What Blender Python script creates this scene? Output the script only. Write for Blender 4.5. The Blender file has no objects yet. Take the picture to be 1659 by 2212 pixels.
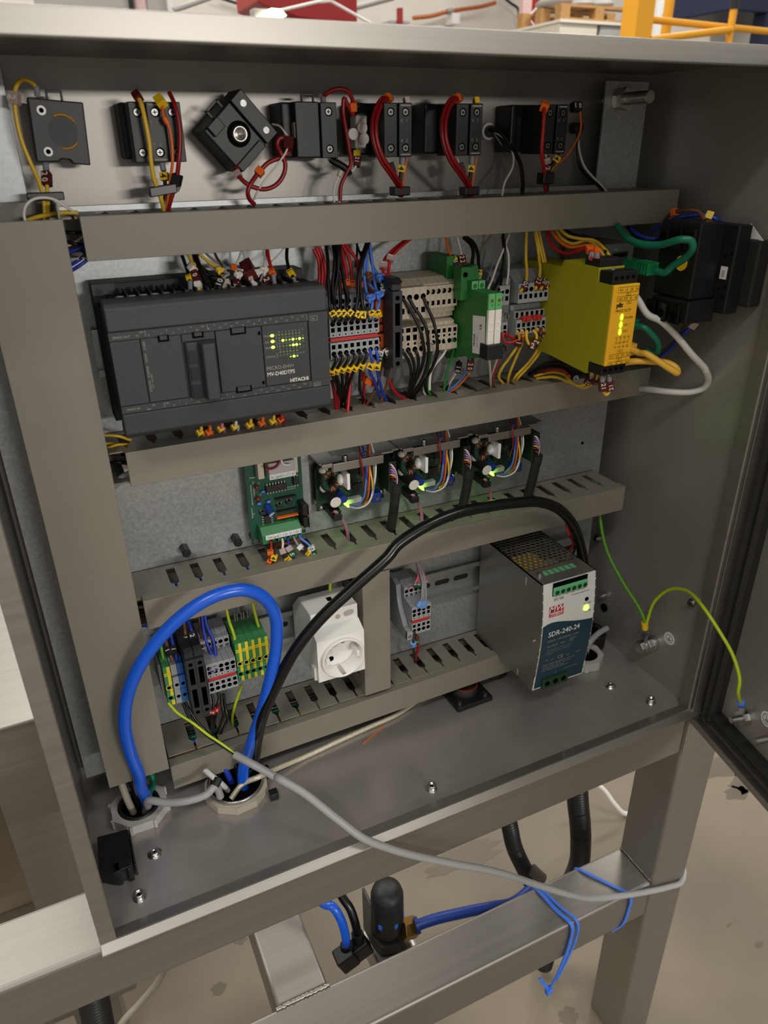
import bpy, math, random
from mathutils import Vector, Matrix
random.seed(7)
SC = bpy.context.scene
COL = SC.collection
S = 0.001                     # everything below is written in millimetres

# ------------------------------------------------------------------ camera
CAM = Vector((24.93, -579.82, 542.20)); PITCH, YAW, ROLL, FPX = 0.46341, 0.432358, -0.0134965, 1583.22
PW, PH = 1659.0, 2212.0
def _rot():
    a, b, c = PITCH, YAW, ROLL
    Rx = Matrix(((1,0,0),(0,math.cos(a),-math.sin(a)),(0,math.sin(a),math.cos(a))))
    Ry = Matrix(((math.cos(b),0,-math.sin(b)),(0,1,0),(math.sin(b),0,math.cos(b))))
    Rz = Matrix(((math.cos(c),-math.sin(c),0),(math.sin(c),math.cos(c),0),(0,0,1)))
    return Rz @ Rx @ Ry @ Matrix(((1,0,0),(0,0,-1),(0,1,0)))
RC = _rot()
cam_data = bpy.data.cameras.new('camera'); cam = bpy.data.objects.new('camera', cam_data); COL.objects.link(cam)
cam_data.sensor_fit = 'HORIZONTAL'; cam_data.sensor_width = 36.0; cam_data.lens = 36.0 * FPX / PW
cam_data.clip_start = 0.02; cam_data.clip_end = 60
M4 = Matrix.Identity(4)
for i in range(3):
    M4[i][0] = RC[0][i]; M4[i][1] = -RC[1][i]; M4[i][2] = -RC[2][i]; M4[i][3] = CAM[i] * S
cam.matrix_world = M4
cam_data.dof.use_dof = True; cam_data.dof.focus_distance = 0.66; cam_data.dof.aperture_fstop = 14.0
SC.camera = cam
def at(u, v, y=None, z=None, x=None):
    """point of the place seen at photo pixel (u, v) on the plane y / z / x (mm)"""
    d = RC.transposed() @ Vector(((u - PW/2)/FPX, (v - PH/2)/FPX, 1.0))
    if y is not None: t = (y - CAM[1]) / d[1]
    elif z is not None: t = (z - CAM[2]) / d[2]
    else: t = (x - CAM[0]) / d[0]
    return CAM + d * t

# ------------------------------------------------------------------ world, lamps, exposure
world = bpy.data.worlds.new('hall'); SC.world = world; world.use_nodes = True
bg = world.node_tree.nodes['Background']; bg.inputs[0].default_value = (1.0, 0.965, 0.91, 1); bg.inputs[1].default_value = 0.42
def area(name, loc, target, sx, sy, power, color=(1, .96, .90)):
    d = bpy.data.lights.new(name, 'AREA'); d.shape = 'RECTANGLE'; d.size = sx; d.size_y = sy; d.energy = power; d.color = color
    o = bpy.data.objects.new(name, d); COL.objects.link(o); o.location = Vector(loc)
    o.rotation_euler = (Vector(target) - Vector(loc)).to_track_quat('-Z', 'Y').to_euler()
    return o
area('work_lamp', (0.93, -4.0, 0.80), (0.25, 0, 0.30), 0.9, 0.10, 30)
for i, (x, y) in enumerate(((-1.6, -3.0), (2.2, -2.6), (-1.5, 1.6), (2.5, 2.0), (0.6, 5.0), (-3.5, 5.5), (5.5, 5.0))):
    area('hall_tube_lamp', (x, y, 4.2), (x, y + .01, 0), 1.6, 0.35, (52 if x < 0 else 36) if y < 3 else 90)
SC.view_settings.view_transform = 'Standard'; SC.view_settings.look = 'None'
SC.view_settings.exposure = 0.45; SC.view_settings.gamma = 1.0; SC.view_settings.use_curve_mapping = False

# ------------------------------------------------------------------ materials
MATS = {}
def srgb(h):
    if isinstance(h, str):
        h = h.lstrip('#'); c = [int(h[i:i+2], 16)/255 for i in (0, 2, 4)]
    else: c = h
    return tuple(((x/12.92) if x <= .04045 else ((x+.055)/1.055)**2.4) for x in c)
def mat(name, col, rough=.5, metal=0., spec=.5, emit=None, estr=0., noise=None, bump=None, coat=0., alpha=None, trans=0.):
    """noise=(scale_xyz, amount, detail): colour variation; bump=(scale, strength)"""
    if name in MATS: return MATS[name]
    m = bpy.data.materials.new(name); m.use_nodes = True; nt = m.node_tree; b = nt.nodes['Principled BSDF']
    c = srgb(col) + (1,)
    b.inputs['Base Color'].default_value = c; b.inputs['Roughness'].default_value = rough; b.inputs['Metallic'].default_value = metal
    b.inputs['Specular IOR Level'].default_value = spec
    if coat: b.inputs['Coat Weight'].default_value = coat; b.inputs['Coat Roughness'].default_value = .15
    if trans: b.inputs['Transmission Weight'].default_value = trans
    if emit: b.inputs['Emission Color'].default_value = srgb(emit) + (1,); b.inputs['Emission Strength'].default_value = estr
    if noise or bump:
        tc = nt.nodes.new('ShaderNodeTexCoord'); mp = nt.nodes.new('ShaderNodeMapping'); nt.links.new(tc.outputs['Object'], mp.inputs[0])
    if noise:
        sc_, amt, det = noise
        mp.inputs['Scale'].default_value = sc_
        n = nt.nodes.new('ShaderNodeTexNoise'); n.inputs['Scale'].default_value = 1; n.inputs['Detail'].default_value = det; nt.links.new(mp.outputs[0], n.inputs[0])
        r = nt.nodes.new('ShaderNodeValToRGB'); r.color_ramp.elements[0].position = .3; r.color_ramp.elements[1].position = .7
        r.color_ramp.elements[0].color = tuple(x*(1-amt) for x in c[:3]) + (1,); r.color_ramp.elements[1].color = tuple(min(1, x*(1+amt)) for x in c[:3]) + (1,)
        nt.links.new(n.outputs[0], r.inputs[0]); nt.links.new(r.outputs[0], b.inputs['Base Color'])
        rr = nt.nodes.new('ShaderNodeMapRange'); rr.inputs[3].default_value = max(0, rough - amt*.5); rr.inputs[4].default_value = min(1, rough + amt*.5)
        nt.links.new(n.outputs[0], rr.inputs[0]); nt.links.new(rr.outputs[0], b.inputs['Roughness'])
    if bump:
        n2 = nt.nodes.new('ShaderNodeTexNoise'); n2.inputs['Scale'].default_value = bump[0]; n2.inputs['Detail'].default_value = 4
        nt.links.new(tc.outputs['Object'], n2.inputs[0])
        bp = nt.nodes.new('ShaderNodeBump'); bp.inputs['Strength'].default_value = bump[1]; bp.inputs['Distance'].default_value = .0006
        nt.links.new(n2.outputs[0], bp.inputs['Height']); nt.links.new(bp.outputs[0], b.inputs['Normal'])
    MATS[name] = m
    return m
mat('steel', (.60,.585,.56), .42, .8, noise=((4,4,260), .06, 3))
mat('steel_x', (.62,.605,.58), .40, .8, noise=((4,260,260), .06, 3))
mat('steel_in', (.56,.545,.525), .40, .6, noise=((9,9,9), .08, 4))
mat('steel_lightened', (.63,.615,.59), .36, .5, noise=((8,8,8), .09, 4))  # cabinet steel lightened for right wall and door, colour replacing light they lack
mat('steel_floor', (.66,.64,.62), .27, .5, noise=((14,14,14), .12, 5))
mat('steel_tube', (.58,.565,.54), .45, .8, noise=((3,200,200), .05, 3))
mat('galv', (.66,.67,.67), .38, .5, noise=((420,420,420), .15, 3))
mat('galv_rail', (.66,.68,.68), .35, .85, noise=((90,20,20), .05, 3))
mat('zinc', (.75,.75,.74), .28, 1.0)
mat('duct', (.515,.495,.45), .45, 0, noise=((40,40,40), .02, 2))
mat('plc', (.205,.208,.215), .55, 0, noise=((300,300,300), .05, 2))
mat('plc_dark', (.10,.10,.105), .6)
mat('black', (.085,.085,.09), .45)
mat('black_gloss', (.06,.06,.065), .22)
mat('rubber', (.13,.125,.12), .6)
mat('void', (.02,.02,.02), .9, spec=.1)  # near black, shade inside holes and recesses put into the colour
mat('grey_tb', (.62,.63,.64), .45)
mat('grey_tb2', (.55,.56,.57), .45)
mat('beige_tb', (.76,.71,.63), .45)
mat('red_tb', (.72,.17,.16), .45)
mat('orange_tb', (.80,.35,.10), .45)
mat('blue_tb', (.16,.40,.70), .45)
mat('fuse', (.17,.17,.18), .45)
mat('green_relay', (.13,.42,.17), .45)
mat('green_lt', (.36,.66,.40), .45)
mat('green_conn', (.40,.72,.50), .4)
mat('pe_green', (.25,.55,.33), .45)
mat('pe_yellow', (.93,.83,.18), .45)
mat('white_pl', (.93,.925,.91), .35)
mat('white_rl', (.90,.88,.84), .4)
mat('label_white', (.90,.90,.89), .4)
mat('label_dark', (.10,.235,.30), .4)
mat('label_red', (.80,.16,.18), .4)
mat('ink', (.05,.05,.05), .6)
mat('ink_white', (.86,.85,.80), .6)
mat('ink_grey', (.60,.60,.58), .6)
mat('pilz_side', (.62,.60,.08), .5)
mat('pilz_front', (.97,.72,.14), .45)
mat('led_green', (.4,1,.1), .4, emit=(.50,1.0,.12), estr=6)
mat('led_drv', (.4,1,.1), .4, emit=(.55,1.0,.15), estr=14)
mat('led_lime', (.8,1,.2), .4, emit=(.80,1.0,.22), estr=5)
mat('led_dim', (.35,.50,.12), .4, emit=(.45,.62,.12), estr=.35)
mat('led_off', (.25,.27,.17), .4)
mat('led_red', (.50,.05,.06), .25, coat=.5)
mat('led_grn_off', (.25,.55,.25), .25, coat=.5)
mat('pcb', (.04,.30,.22), .45, noise=((900,900,900), .10, 2))
mat('pcb_dark', (.08,.22,.16), .45, noise=((600,600,600), .3, 4))
mat('chip', (.11,.105,.11), .5)
mat('solder', (.80,.79,.76), .3, .9)
mat('brass', (.62,.50,.26), .35, .9)
mat('copper', (.78,.45,.26), .35, .9)
mat('tan', (.80,.76,.70), .5)
mat('grey_nut', (.74,.73,.71), .5)
mat('grey_cable', (.62,.62,.62), .42)
mat('beige_cable', (.70,.67,.61), .45)
mat('braid', (.80,.77,.68), .4, .3, noise=((900,900,900), .25, 2))
mat('w_black', (.075,.072,.072), .32)
mat('w_red', (.72,.10,.12), .38)
mat('w_dred', (.55,.07,.09), .38)
mat('w_blue', (.14,.24,.68), .38)
mat('w_lblue', (.32,.50,.86), .38)
mat('w_yellow', (.90,.74,.22), .38)
mat('w_orange', (.90,.42,.10), .4)
mat('w_white', (.88,.86,.83), .4)
mat('w_grey', (.55,.55,.56), .4)
mat('w_brown', (.42,.27,.18), .4)
mat('w_pink', (.85,.45,.55), .4)
mat('w_green', (.15,.52,.24), .4)
mat('w_violet', (.50,.40,.68), .4)
mat('pe_wire', (.72,.80,.12), .4)
mat('pe_wire_g', (.36,.62,.16), .4)
mat('blue_cable', (.08,.36,.85), .30, coat=.3)
mat('black_cable', (.05,.05,.052), .25)
mat('green_cable', (.08,.45,.34), .35)
mat('yellow_cable', (.98,.76,.28), .38)
mat('white_cable', (.88,.87,.85), .4)
mat('green_plug', (.08,.50,.30), .25, coat=.4)
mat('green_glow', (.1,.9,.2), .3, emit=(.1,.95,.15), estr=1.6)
mat('tag_yellow', (.95,.78,.12), .45)
mat('tag_maroon', (.34,.06,.07), .45)
mat('tag_orange', (.92,.42,.12), .45)
mat('tag_white', (.90,.89,.87), .45)
mat('tag_green', (.10,.34,.20), .45)
mat('tag_clear', (.70,.62,.60), .3)
mat('ferrule_grey', (.55,.56,.60), .45)
mat('ferrule_blue', (.45,.62,.86), .45)
mat('tie_blue', (.25,.47,.88), .4)
mat('hose_blue', (.13,.27,.62), .4)
mat('conduit', (.07,.07,.07), .4)
mat('alu', (.72,.71,.69), .3, 1.0)
mat('cap_white', (.86,.85,.82), .4)
mat('cap_blue', (.10,.22,.52), .35)
mat('pot_blue', (.06,.22,.58), .4)
mat('concrete', (.46,.42,.355), .62, noise=((3.2,3.2,3.2), .24, 9), bump=(60, .25))
mat('stain', (.385,.35,.295), .6, noise=((8,8,8), .15, 4))
mat('wall_white', (.90,.88,.84), .7)
mat('hall_red', (.62,.13,.14), .5)
mat('hall_white', (.93,.93,.92), .5)
mat('hall_pink', (.88,.75,.74), .5)
mat('safety_yellow', (.93,.66,.12), .45)
mat('wood', (.72,.55,.34), .7, noise=((30,30,30), .15, 3))
mat('box_cream', (.85,.83,.76), .6)
mat('box_grey', (.66,.66,.65), .6)
mat('navy', (.05,.11,.25), .5)
mat('sheet_grey', (.70,.69,.68), .5)
mat('weld', (.66,.64,.60), .4, 1.0, noise=((200,200,200), .2, 3))

# ------------------------------------------------------------------ mesh helpers (mm)
class MB:
    def __init__(s): s.v = []; s.f = []; s.mi = []; s.sm = []; s.m = 0
    def face(s, pts, smooth=False):
        n = len(s.v); s.v += [tuple(p) for p in pts]; s.f.append(tuple(range(n, n+len(pts)))); s.mi.append(s.m); s.sm.append(smooth)
    def mesh(s, vs, fs, smooth=False):
        n = len(s.v); s.v += [tuple(p) for p in vs]
        for f in fs: s.f.append(tuple(i+n for i in f)); s.mi.append(s.m); s.sm.append(smooth)
    def box(s, x0, x1, y0, y1, z0, z1):
        if x0 > x1: x0, x1 = x1, x0
        if y0 > y1: y0, y1 = y1, y0
        if z0 > z1: z0, z1 = z1, z0
        v = [(x0,y0,z0),(x1,y0,z0),(x1,y1,z0),(x0,y1,z0),(x0,y0,z1),(x1,y0,z1),(x1,y1,z1),(x0,y1,z1)]
        s.mesh(v, [(0,3,2,1),(4,5,6,7),(0,1,5,4),(1,2,6,5),(2,3,7,6),(3,0,4,7)]); return s
    def obox(s, c, ax, ay, az, hx, hy, hz):
        c, ax, ay, az = Vector(c), Vector(ax).normalized(), Vector(ay).normalized(), Vector(az).normalized()
        v = [c + ax*hx*i + ay*hy*j + az*hz*k for k in (-1,1) for (i,j) in ((-1,-1),(1,-1),(1,1),(-1,1))]
        s.mesh(v, [(0,3,2,1),(4,5,6,7),(0,1,5,4),(1,2,6,5),(2,3,7,6),(3,0,4,7)]); return s
    def prism(s, poly, axis, a0, a1, smooth=False):
        """poly: 2d points; axis 'x' -> (y,z), 'y' -> (x,z), 'z' -> (x,y)"""
        def P(p, a): return (a, p[0], p[1]) if axis == 'x' else (p[0], a, p[1]) if axis == 'y' else (p[0], p[1], a)
        n = len(poly); A = [P(p, a0) for p in poly]; B = [P(p, a1) for p in poly]
        s.mesh(A+B, [tuple(range(n-1,-1,-1)), tuple(range(n, 2*n))])
        s.mesh(A+B, [(i, (i+1) % n, (i+1) % n + n, i+n) for i in range(n)], smooth); return s
    def cyl(s, p0, p1, r, n=16, r1=None, cap=True):
        p0, p1 = Vector(p0), Vector(p1); d = (p1-p0).normalized(); r1 = r if r1 is None else r1
        a = d.orthogonal().normalized(); b = d.cross(a)
        A = [p0 + (a*math.cos(t)+b*math.sin(t))*r for t in [2*math.pi*i/n for i in range(n)]]
        B = [p1 + (a*math.cos(t)+b*math.sin(t))*r1 for t in [2*math.pi*i/n for i in range(n)]]
        s.mesh(A+B, [(i, (i+1) % n, (i+1) % n + n, i+n) for i in range(n)], True)
        if cap: s.face(list(reversed(A))); s.face(B)
        return s
    def hexa(s, p0, p1, r): 
        n = 6; p0, p1 = Vector(p0), Vector(p1); d = (p1-p0).normalized(); a = d.orthogonal().normalized(); b = d.cross(a)
        A = [p0 + (a*math.cos(t)+b*math.sin(t))*r for t in [2*math.pi*i/n for i in range(n)]]; B = [q + (p1-p0) for q in A]
        s.mesh(A+B, [(i, (i+1) % n, (i+1) % n + n, i+n) for i in range(n)] + [tuple(range(n-1,-1,-1)), tuple(range(n, 2*n))]); return s
    def lathe(s, prof, c, axis=(0,0,1), n=24):
        """prof: (radius, height) list along axis"""
        c, d = Vector(c), Vector(axis).normalized(); a = d.orthogonal().normalized(); b = d.cross(a)
        vs = [c + d*h + (a*math.cos(2*math.pi*i/n)+b*math.sin(2*math.pi*i/n))*max(r, .001) for (r, h) in prof for i in range(n)]
        fs = [(k*n+i, k*n+(i+1) % n, (k+1)*n+(i+1) % n, (k+1)*n+i) for k in range(len(prof)-1) for i in range(n)]
        s.mesh(vs, fs, True); return s
    def ball(s, c, r, sz=(1,1,1), n=12):
        c = Vector(c); k = n//2; vs = []; fs = []
        for i in range(k+1):
            for j in range(n):
                th = math.pi*i/k; ph = 2*math.pi*j/n
                vs.append(c + Vector((r*sz[0]*math.sin(th)*math.cos(ph), r*sz[1]*math.sin(th)*math.sin(ph), r*sz[2]*math.cos(th))))
        for i in range(k):
            for j in range(n): fs.append((i*n+j, (i+1)*n+j, (i+1)*n+(j+1) % n, i*n+(j+1) % n))
        s.mesh(vs, fs, True); return s
    def tube(s, path, r, n=8, cap=True, rfun=None):
        P = [Vector(p) for p in path]; N = len(P); rings = []; a = None
        for i in range(N):
            d = (P[min(i+1, N-1)] - P[max(i-1, 0)])
            d = d.normalized() if d.length > 1e-9 else Vector((0,0,1))
            a = d.orthogonal().normalized() if a is None else (a - d*a.dot(d)).normalized()
            b = d.cross(a); rr = r if rfun is None else rfun(i/(N-1))
            rings += [P[i] + (a*math.cos(2*math.pi*j/n)+b*math.sin(2*math.pi*j/n))*rr for j in range(n)]
        s.mesh(rings, [(k*n+j, k*n+(j+1) % n, (k+1)*n+(j+1) % n, (k+1)*n+j) for k in range(N-1) for j in range(n)], True)
        if cap: s.face(list(reversed(rings[:n]))); s.face(rings[-n:])
        return s
    def holed(s, x0, x1, z0, z1, y, holes, depth, mh=None, into=1, fr=None, n=12):
        """front rectangle at y with real recesses; holes ('r',x0,x1,z0,z1) / ('c',cx,cz,r); recess goes to y+depth*into.
        fr = optional function mapping (x,y,z)->point; mh = material index of the recess"""
        F = fr or (lambda x, yy, z: (x, yy, z)); base = s.m; mh = base if mh is None else mh; H = []
        for h in holes: H.append(h if h[0] == 'r' else ('c', h[1], h[2], h[3]))
        xs = {x0, x1}; zs = {z0, z1}; B = []
        for h in H:
            b = (h[1], h[2], h[3], h[4]) if h[0] == 'r' else (h[1]-h[3], h[1]+h[3], h[2]-h[3], h[2]+h[3])
            B.append(b); xs |= {b[0], b[1]}; zs |= {b[2], b[3]}
        xs = sorted(xs); zs = sorted(zs); yb = y + depth*into
        for i in range(len(xs)-1):
            for k in range(len(zs)-1):
                cx, cz = (xs[i]+xs[i+1])/2, (zs[k]+zs[k+1])/2
                if any(b[0] < cx < b[1] and b[2] < cz < b[3] for b in B): continue
                s.face([F(xs[i],y,zs[k]), F(xs[i+1],y,zs[k]), F(xs[i+1],y,zs[k+1]), F(xs[i],y,zs[k+1])])
        for h, b in zip(H, B):
            if h[0] == 'r': ring = [(b[0],b[2]),(b[1],b[2]),(b[1],b[3]),(b[0],b[3])]
            else:
                ring = [(h[1]+h[3]*math.cos(t), h[2]+h[3]*math.sin(t)) for t in [2*math.pi*(j+.5)/n for j in range(n)]]
                cor = [(b[1],b[3]),(b[0],b[3]),(b[0],b[2]),(b[1],b[2])]
                q = n//4
                for c in range(4):
                    for j in range(q-1):
                        p, p2 = ring[c*q+j], ring[c*q+j+1]; s.face([F(cor[c][0],y,cor[c][1]), F(p2[0],y,p2[1]), F(p[0],y,p[1])])
                    p, p2 = ring[c*q+q-1], ring[(c*q+q) % n]; cn = cor[(c+1) % 4]
                    s.face([F(cor[c][0],y,cor[c][1]), F(cn[0],y,cn[1]), F(p2[0],y,p2[1]), F(p[0],y,p[1])])
            s.m = mh; m_ = len(ring)
            for j in range(m_):
                p, q_ = ring[j], ring[(j+1) % m_]
                s.face([F(p[0],y,p[1]), F(q_[0],y,q_[1]), F(q_[0],yb,q_[1]), F(p[0],yb,p[1])])
            s.face([F(p[0],yb,p[1]) for p in ring]); s.m = base
        return s
    def text(s, txt, o, size, right=(1,0,0), up=(0,0,1), align='l', sx=1.0, bold=0.0):
        vs, fs, w = glyphs(txt, bold); o, right, up = Vector(o), Vector(right), Vector(up)
        off = 0 if align == 'l' else (-w/2 if align == 'c' else -w)
        s.mesh([o + right*((p[0]+off)*size*sx) + up*(p[1]*size) for p in vs], fs); return s
_G = {}
def glyphs(txt, bold=0.0):
    k = (txt, bold)
    if k not in _G:
        cu = bpy.data.curves.new('t', 'FONT'); cu.body = txt; cu.size = 1.0; cu.resolution_u = 2; cu.offset = bold; cu.fill_mode = 'FRONT'
        o = bpy.data.objects.new('t', cu); me = o.to_mesh()
        vs = [(v.co.x, v.co.y) for v in me.vertices]; fs = [tuple(p.vertices) for p in me.polygons]
        x0 = min([v[0] for v in vs] or [0]); x1 = max([v[0] for v in vs] or [0])
        _G[k] = ([(a-x0, b) for a, b in vs], fs, x1-x0); o.to_mesh_clear()
        bpy.data.objects.remove(o); bpy.data.curves.remove(cu)
    return _G[k]
ORG = {}
def obj(name, mb, mats, parent=None, bevel=0., seg=2, local=False, label=None):
    o0 = Vector((0,0,0)) if (parent is None or local) else ORG[parent]
    me = bpy.data.meshes.new(name)
    me.from_pydata([((p[0]-o0[0])*S, (p[1]-o0[1])*S, (p[2]-o0[2])*S) for p in mb.v], [], mb.f)
    if isinstance(mats, str): mats = [mats]
    for m in mats: me.materials.append(MATS[m])
    me.polygons.foreach_set('material_index', mb.mi); me.polygons.foreach_set('use_smooth', mb.sm); me.update()
    o = bpy.data.objects.new(name, me); COL.objects.link(o)
    if parent is not None: o.parent = parent; ORG[o] = ORG[parent]
    else: ORG[o] = Vector((0,0,0))
    if bevel:
        md = o.modifiers.new('bevel', 'BEVEL'); md.width = bevel*S; md.segments = seg; md.limit_method = 'ANGLE'; md.angle_limit = math.radians(40)
        w = o.modifiers.new('weld', 'WELD'); w.merge_threshold = 1e-6
        o.modifiers.move(1, 0)
    if label: o['label'] = label
    return o
def tag(o, label, cat, group=None, kind=None):
    if label: o['label'] = label
    if cat: o['category'] = cat
    if group: o['group'] = group
    if kind: o['kind'] = kind
    return o
def thing(name, label, cat, loc=(0,0,0), group=None, rot=None):
    o = bpy.data.objects.new(name, None); COL.objects.link(o); o.empty_display_size = .01
    loc = Vector(loc); o.location = loc*S; ORG[o] = loc
    if rot: o.rotation_euler = rot
    return tag(o, label, cat, group)
def dup(root, loc, label, group=None, rot=None):
    r = root.copy(); COL.objects.link(r); r.location = Vector(loc)*S; ORG[r] = Vector(loc); r['label'] = label
    if group: r['group'] = group
    if rot: r.rotation_euler = rot
    for ch in list(root.children):
        c = ch.copy(); COL.objects.link(c); c.parent = r; ORG[c] = ORG[r]
        for g in list(ch.children):
            d = g.copy(); COL.objects.link(d); d.parent = c; ORG[d] = ORG[r]
    return r
def solo(name, mb, mats, label, cat, base, group=None, bevel=0.):
    """a thing that is one mesh, with its origin at base"""
    base = Vector(base); ORG['tmp'] = base
    o = obj(name, mb, mats, None, bevel); me = o.data
    for v in me.vertices: v.co -= base*S
    o.location = base*S; ORG[o] = base; del ORG['tmp']
    return tag(o, label, cat, group)
def spline(pts, n=8):
    P = [Vector(p) for p in pts]
    if len(P) == 2: P.insert(1, (P[0]+P[1])/2)
    out = []
    for i in range(len(P)-1):
        p0 = P[i-1] if i else P[0]*2-P[1]; p1, p2 = P[i], P[i+1]; p3 = P[i+2] if i+2 < len(P) else P[-1]*2-P[-2]
        def tj(t, a, b): return t + max((b-a).length, 1e-6)**.5
        t0 = 0; t1 = tj(t0, p0, p1); t2 = tj(t1, p1, p2); t3 = tj(t2, p2, p3)
        for k in range(n):
            t = t1 + (t2-t1)*k/n
            A1 = p0*((t1-t)/(t1-t0)) + p1*((t-t0)/(t1-t0)); A2 = p1*((t2-t)/(t2-t1)) + p2*((t-t1)/(t2-t1)); A3 = p2*((t3-t)/(t3-t2)) + p3*((t-t2)/(t3-t2))
            B1 = A1*((t2-t)/(t2-t0)) + A2*((t-t0)/(t2-t0)); B2 = A2*((t3-t)/(t3-t1)) + A3*((t-t1)/(t3-t1))
            out.append(B1*((t2-t)/(t2-t1)) + B2*((t-t1)/(t2-t1)))
    out.append(P[-1]); return out
def pts(*l):
    """(u, v, Y) photo pixels with a depth, or Vectors"""
    return [p if isinstance(p, Vector) else at(p[0], p[1], y=p[2]) for p in l]
def along(path, f):
    L = [0.]
    for i in range(1, len(path)): L.append(L[-1] + (path[i]-path[i-1]).length)
    t = f*L[-1]
    for i in range(1, len(path)):
        if L[i] >= t:
            k = (t-L[i-1])/max(L[i]-L[i-1], 1e-9); p = path[i-1].lerp(path[i], k); return p, (path[i]-path[i-1]).normalized()
    return path[-1], (path[-1]-path[-2]).normalized()
def wire(label, p, r, m, tags=(), cat='wire', group=None, name=None, n=7, seg=7, stripe=None):
    """insulated wire; tags: (fraction, material, length, radius, text) sleeves on it"""
    p = pts(*p); path = spline(p, seg); nm = name or 'wire'
    t = thing(nm, label, cat, path[0], group)
    obj('insulation', MB().tube(path, r, n), m, t)
    if stripe:
        sp = []; q = path
        for i in range(len(q)):
            d = (q[min(i+1, len(q)-1)]-q[max(i-1, 0)]).normalized(); a = d.cross(Vector((0,-1,.4))).normalized(); b = a.cross(d)
            sp.append(q[i] + (b*.62 + a*.78*0)*r*.75)
        obj('stripe', MB().tube(sp, r*.5, 6), stripe, t)
    for g in tags:
        f, tm, ln, tr = g[:4]; c, d = along(path, f)
        if len(g) > 4 and g[4] == 'cyl': obj('ferrule', MB().cyl(c-d*ln/2, c+d*ln/2, tr, 10), tm, t)
        else:
            fw = Vector((-.42, -.86, .30)); a = d.cross(fw).normalized(); b = d.cross(a).normalized()
            if b.dot(fw) < 0: b = -b
            up = b.cross(d)
            mk = obj('marker', MB().obox(c, a, b, d, tr, tr, ln/2), tm, t, bevel=.3)
            if len(g) > 4 and g[4]:
                tx = g[4]; sz = min(tr*2.1, ln/len(tx)*1.25); mb = MB()
                for i, ch in enumerate(tx):
                    mb.text(ch, c + b*(tr+.07) + d*((-(len(tx)-1)/2 + i)*ln/len(tx)*.9) - d*sz*.28 - up*sz*.35, sz, right=d, up=up, bold=.02)
                obj('digit', mb, 'ink' if tm in ('tag_yellow', 'tag_white', 'tag_orange') else 'ink_white', mk)
    return t
# ================================================================== hall
FZ = -617.0
def struct(name, mb, m, **k):
    o = obj(name, mb, m, None, **k); o['kind'] = 'structure'; return o
FLOOR = struct('floor', MB().box(-6000, 9000, -5000, 12000, FZ-40, FZ), 'concrete')
struct('wall_back', MB().box(-6000, 9000, 9000, 9100, FZ, 4200), 'wall_white')
struct('wall_left', MB().box(-6100, -6000, -5000, 9100, FZ, 4200), 'wall_white')

random.seed(21)
for k, (u, v, r_, e_) in enumerate(((1560, 1655, 55, .5), (1620, 1690, 40, .7), (1595, 1712, 26, .6), (1228, 2195, 14, .8), (520, 2030, 10, .8), (472, 2138, 12, .8), (930, 1880, 10, .5), (1005, 1850, 70, .35), (1640, 2040, 8, .5), (1575, 1998, 6, .3))):
    c = at(u, v, z=FZ); n = 18; m_ = MB(); m_.face([(c[0]+r_*(1+.35*random.uniform(-1, 1))*math.cos(2*math.pi*i/n), c[1]+r_*e_*(1+.35*random.uniform(-1, 1))*math.sin(2*math.pi*i/n), FZ+.3) for i in range(n)])
    q_ = obj('stain', m_, 'stain', FLOOR)
# ================================================================== machine frame of square steel tube
fr = thing('machine_frame', 'welded stainless steel tube frame carrying the cabinet', 'frame', (570, -140, FZ))
obj('front_rail', MB().box(-700, 569.6, -169, -110, -60, -2.6), 'steel_tube', fr, bevel=4, seg=3)
obj('leg', MB().box(570, 628, -170.5, -112, FZ, -2.6), 'steel', fr, bevel=4, seg=3)
obj('lower_rail', MB().box(-700, 569.8, -170.5, -113, -332, -272), 'steel_tube', fr, bevel=4, seg=3)
obj('cross_rail', MB().box(108, 166, -112.8, 420, -332, -272.4), 'steel_tube', fr, bevel=4, seg=3)
obj('rear_rail', MB().box(-700, 628, 210, 268, -60, -2.6), 'steel_tube', fr, bevel=4, seg=3)
obj('side_rail', MB().box(570, 628, -111.8, 209.8, -60, -2.6), 'steel_tube', fr, bevel=4, seg=3)
obj('rear_leg', MB().box(-560, -502, 210, 268, FZ, -60.2), 'steel', fr, bevel=4, seg=3)
wb = MB()
random.seed(3)
P_ = [Vector((107 + 60*i/26, -113.5 + random.uniform(-.6, .6), -271.8 + random.uniform(-.3, .3))) for i in range(27)]
wb.tube(P_, 2.2, 8, rfun=lambda t: 2.0 + .7*math.sin(t*90))
obj('weld_bead', wb, 'weld', fr)
obj('weld_seam', MB().tube([Vector((569.6, -170.8 + 0*i, -60 - 52*i/8)) for i in range(0)] or [Vector((570, -171, -6)), Vector((570, -171, -58))], .7, 6), 'weld', fr)
obj('weld_seam', MB().tube([Vector((569.6, -168, -271.4)), Vector((569.6, -114, -271.4))], 1.4, 6), 'weld', fr)

# ================================================================== cabinet shell
XL, XR, YF, YB, ZT = -25.0, 574.0, -170.0, 20.0, 597.0
cab = thing('control_cabinet', 'open stainless steel electrical control cabinet on the tube frame', 'cabinet', (275, -75, -2))
obj('back_panel', MB().box(XL-1.5, XR+1.5, YB, YB+1.5, -2, ZT+1.5), 'steel_in', cab)
obj('floor_panel', MB().box(XL, XR, YF+12, YB, -2, 0), 'steel_floor', cab)
obj('roof_panel', MB().box(XL, XR, YF+2, YB, ZT, ZT+1.5), 'steel_x', cab)
obj('side_panel', MB().box(XL-1.5, XL, YF+2, YB, -2, ZT), 'steel_in', cab)
obj('side_panel', MB().box(XR, XR+1.5, YF+2, YB, -2, ZT), 'steel_lightened', cab)
def lip(prof, axis, a0, a1):
    return MB().prism(prof, axis, a0, a1)
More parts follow.
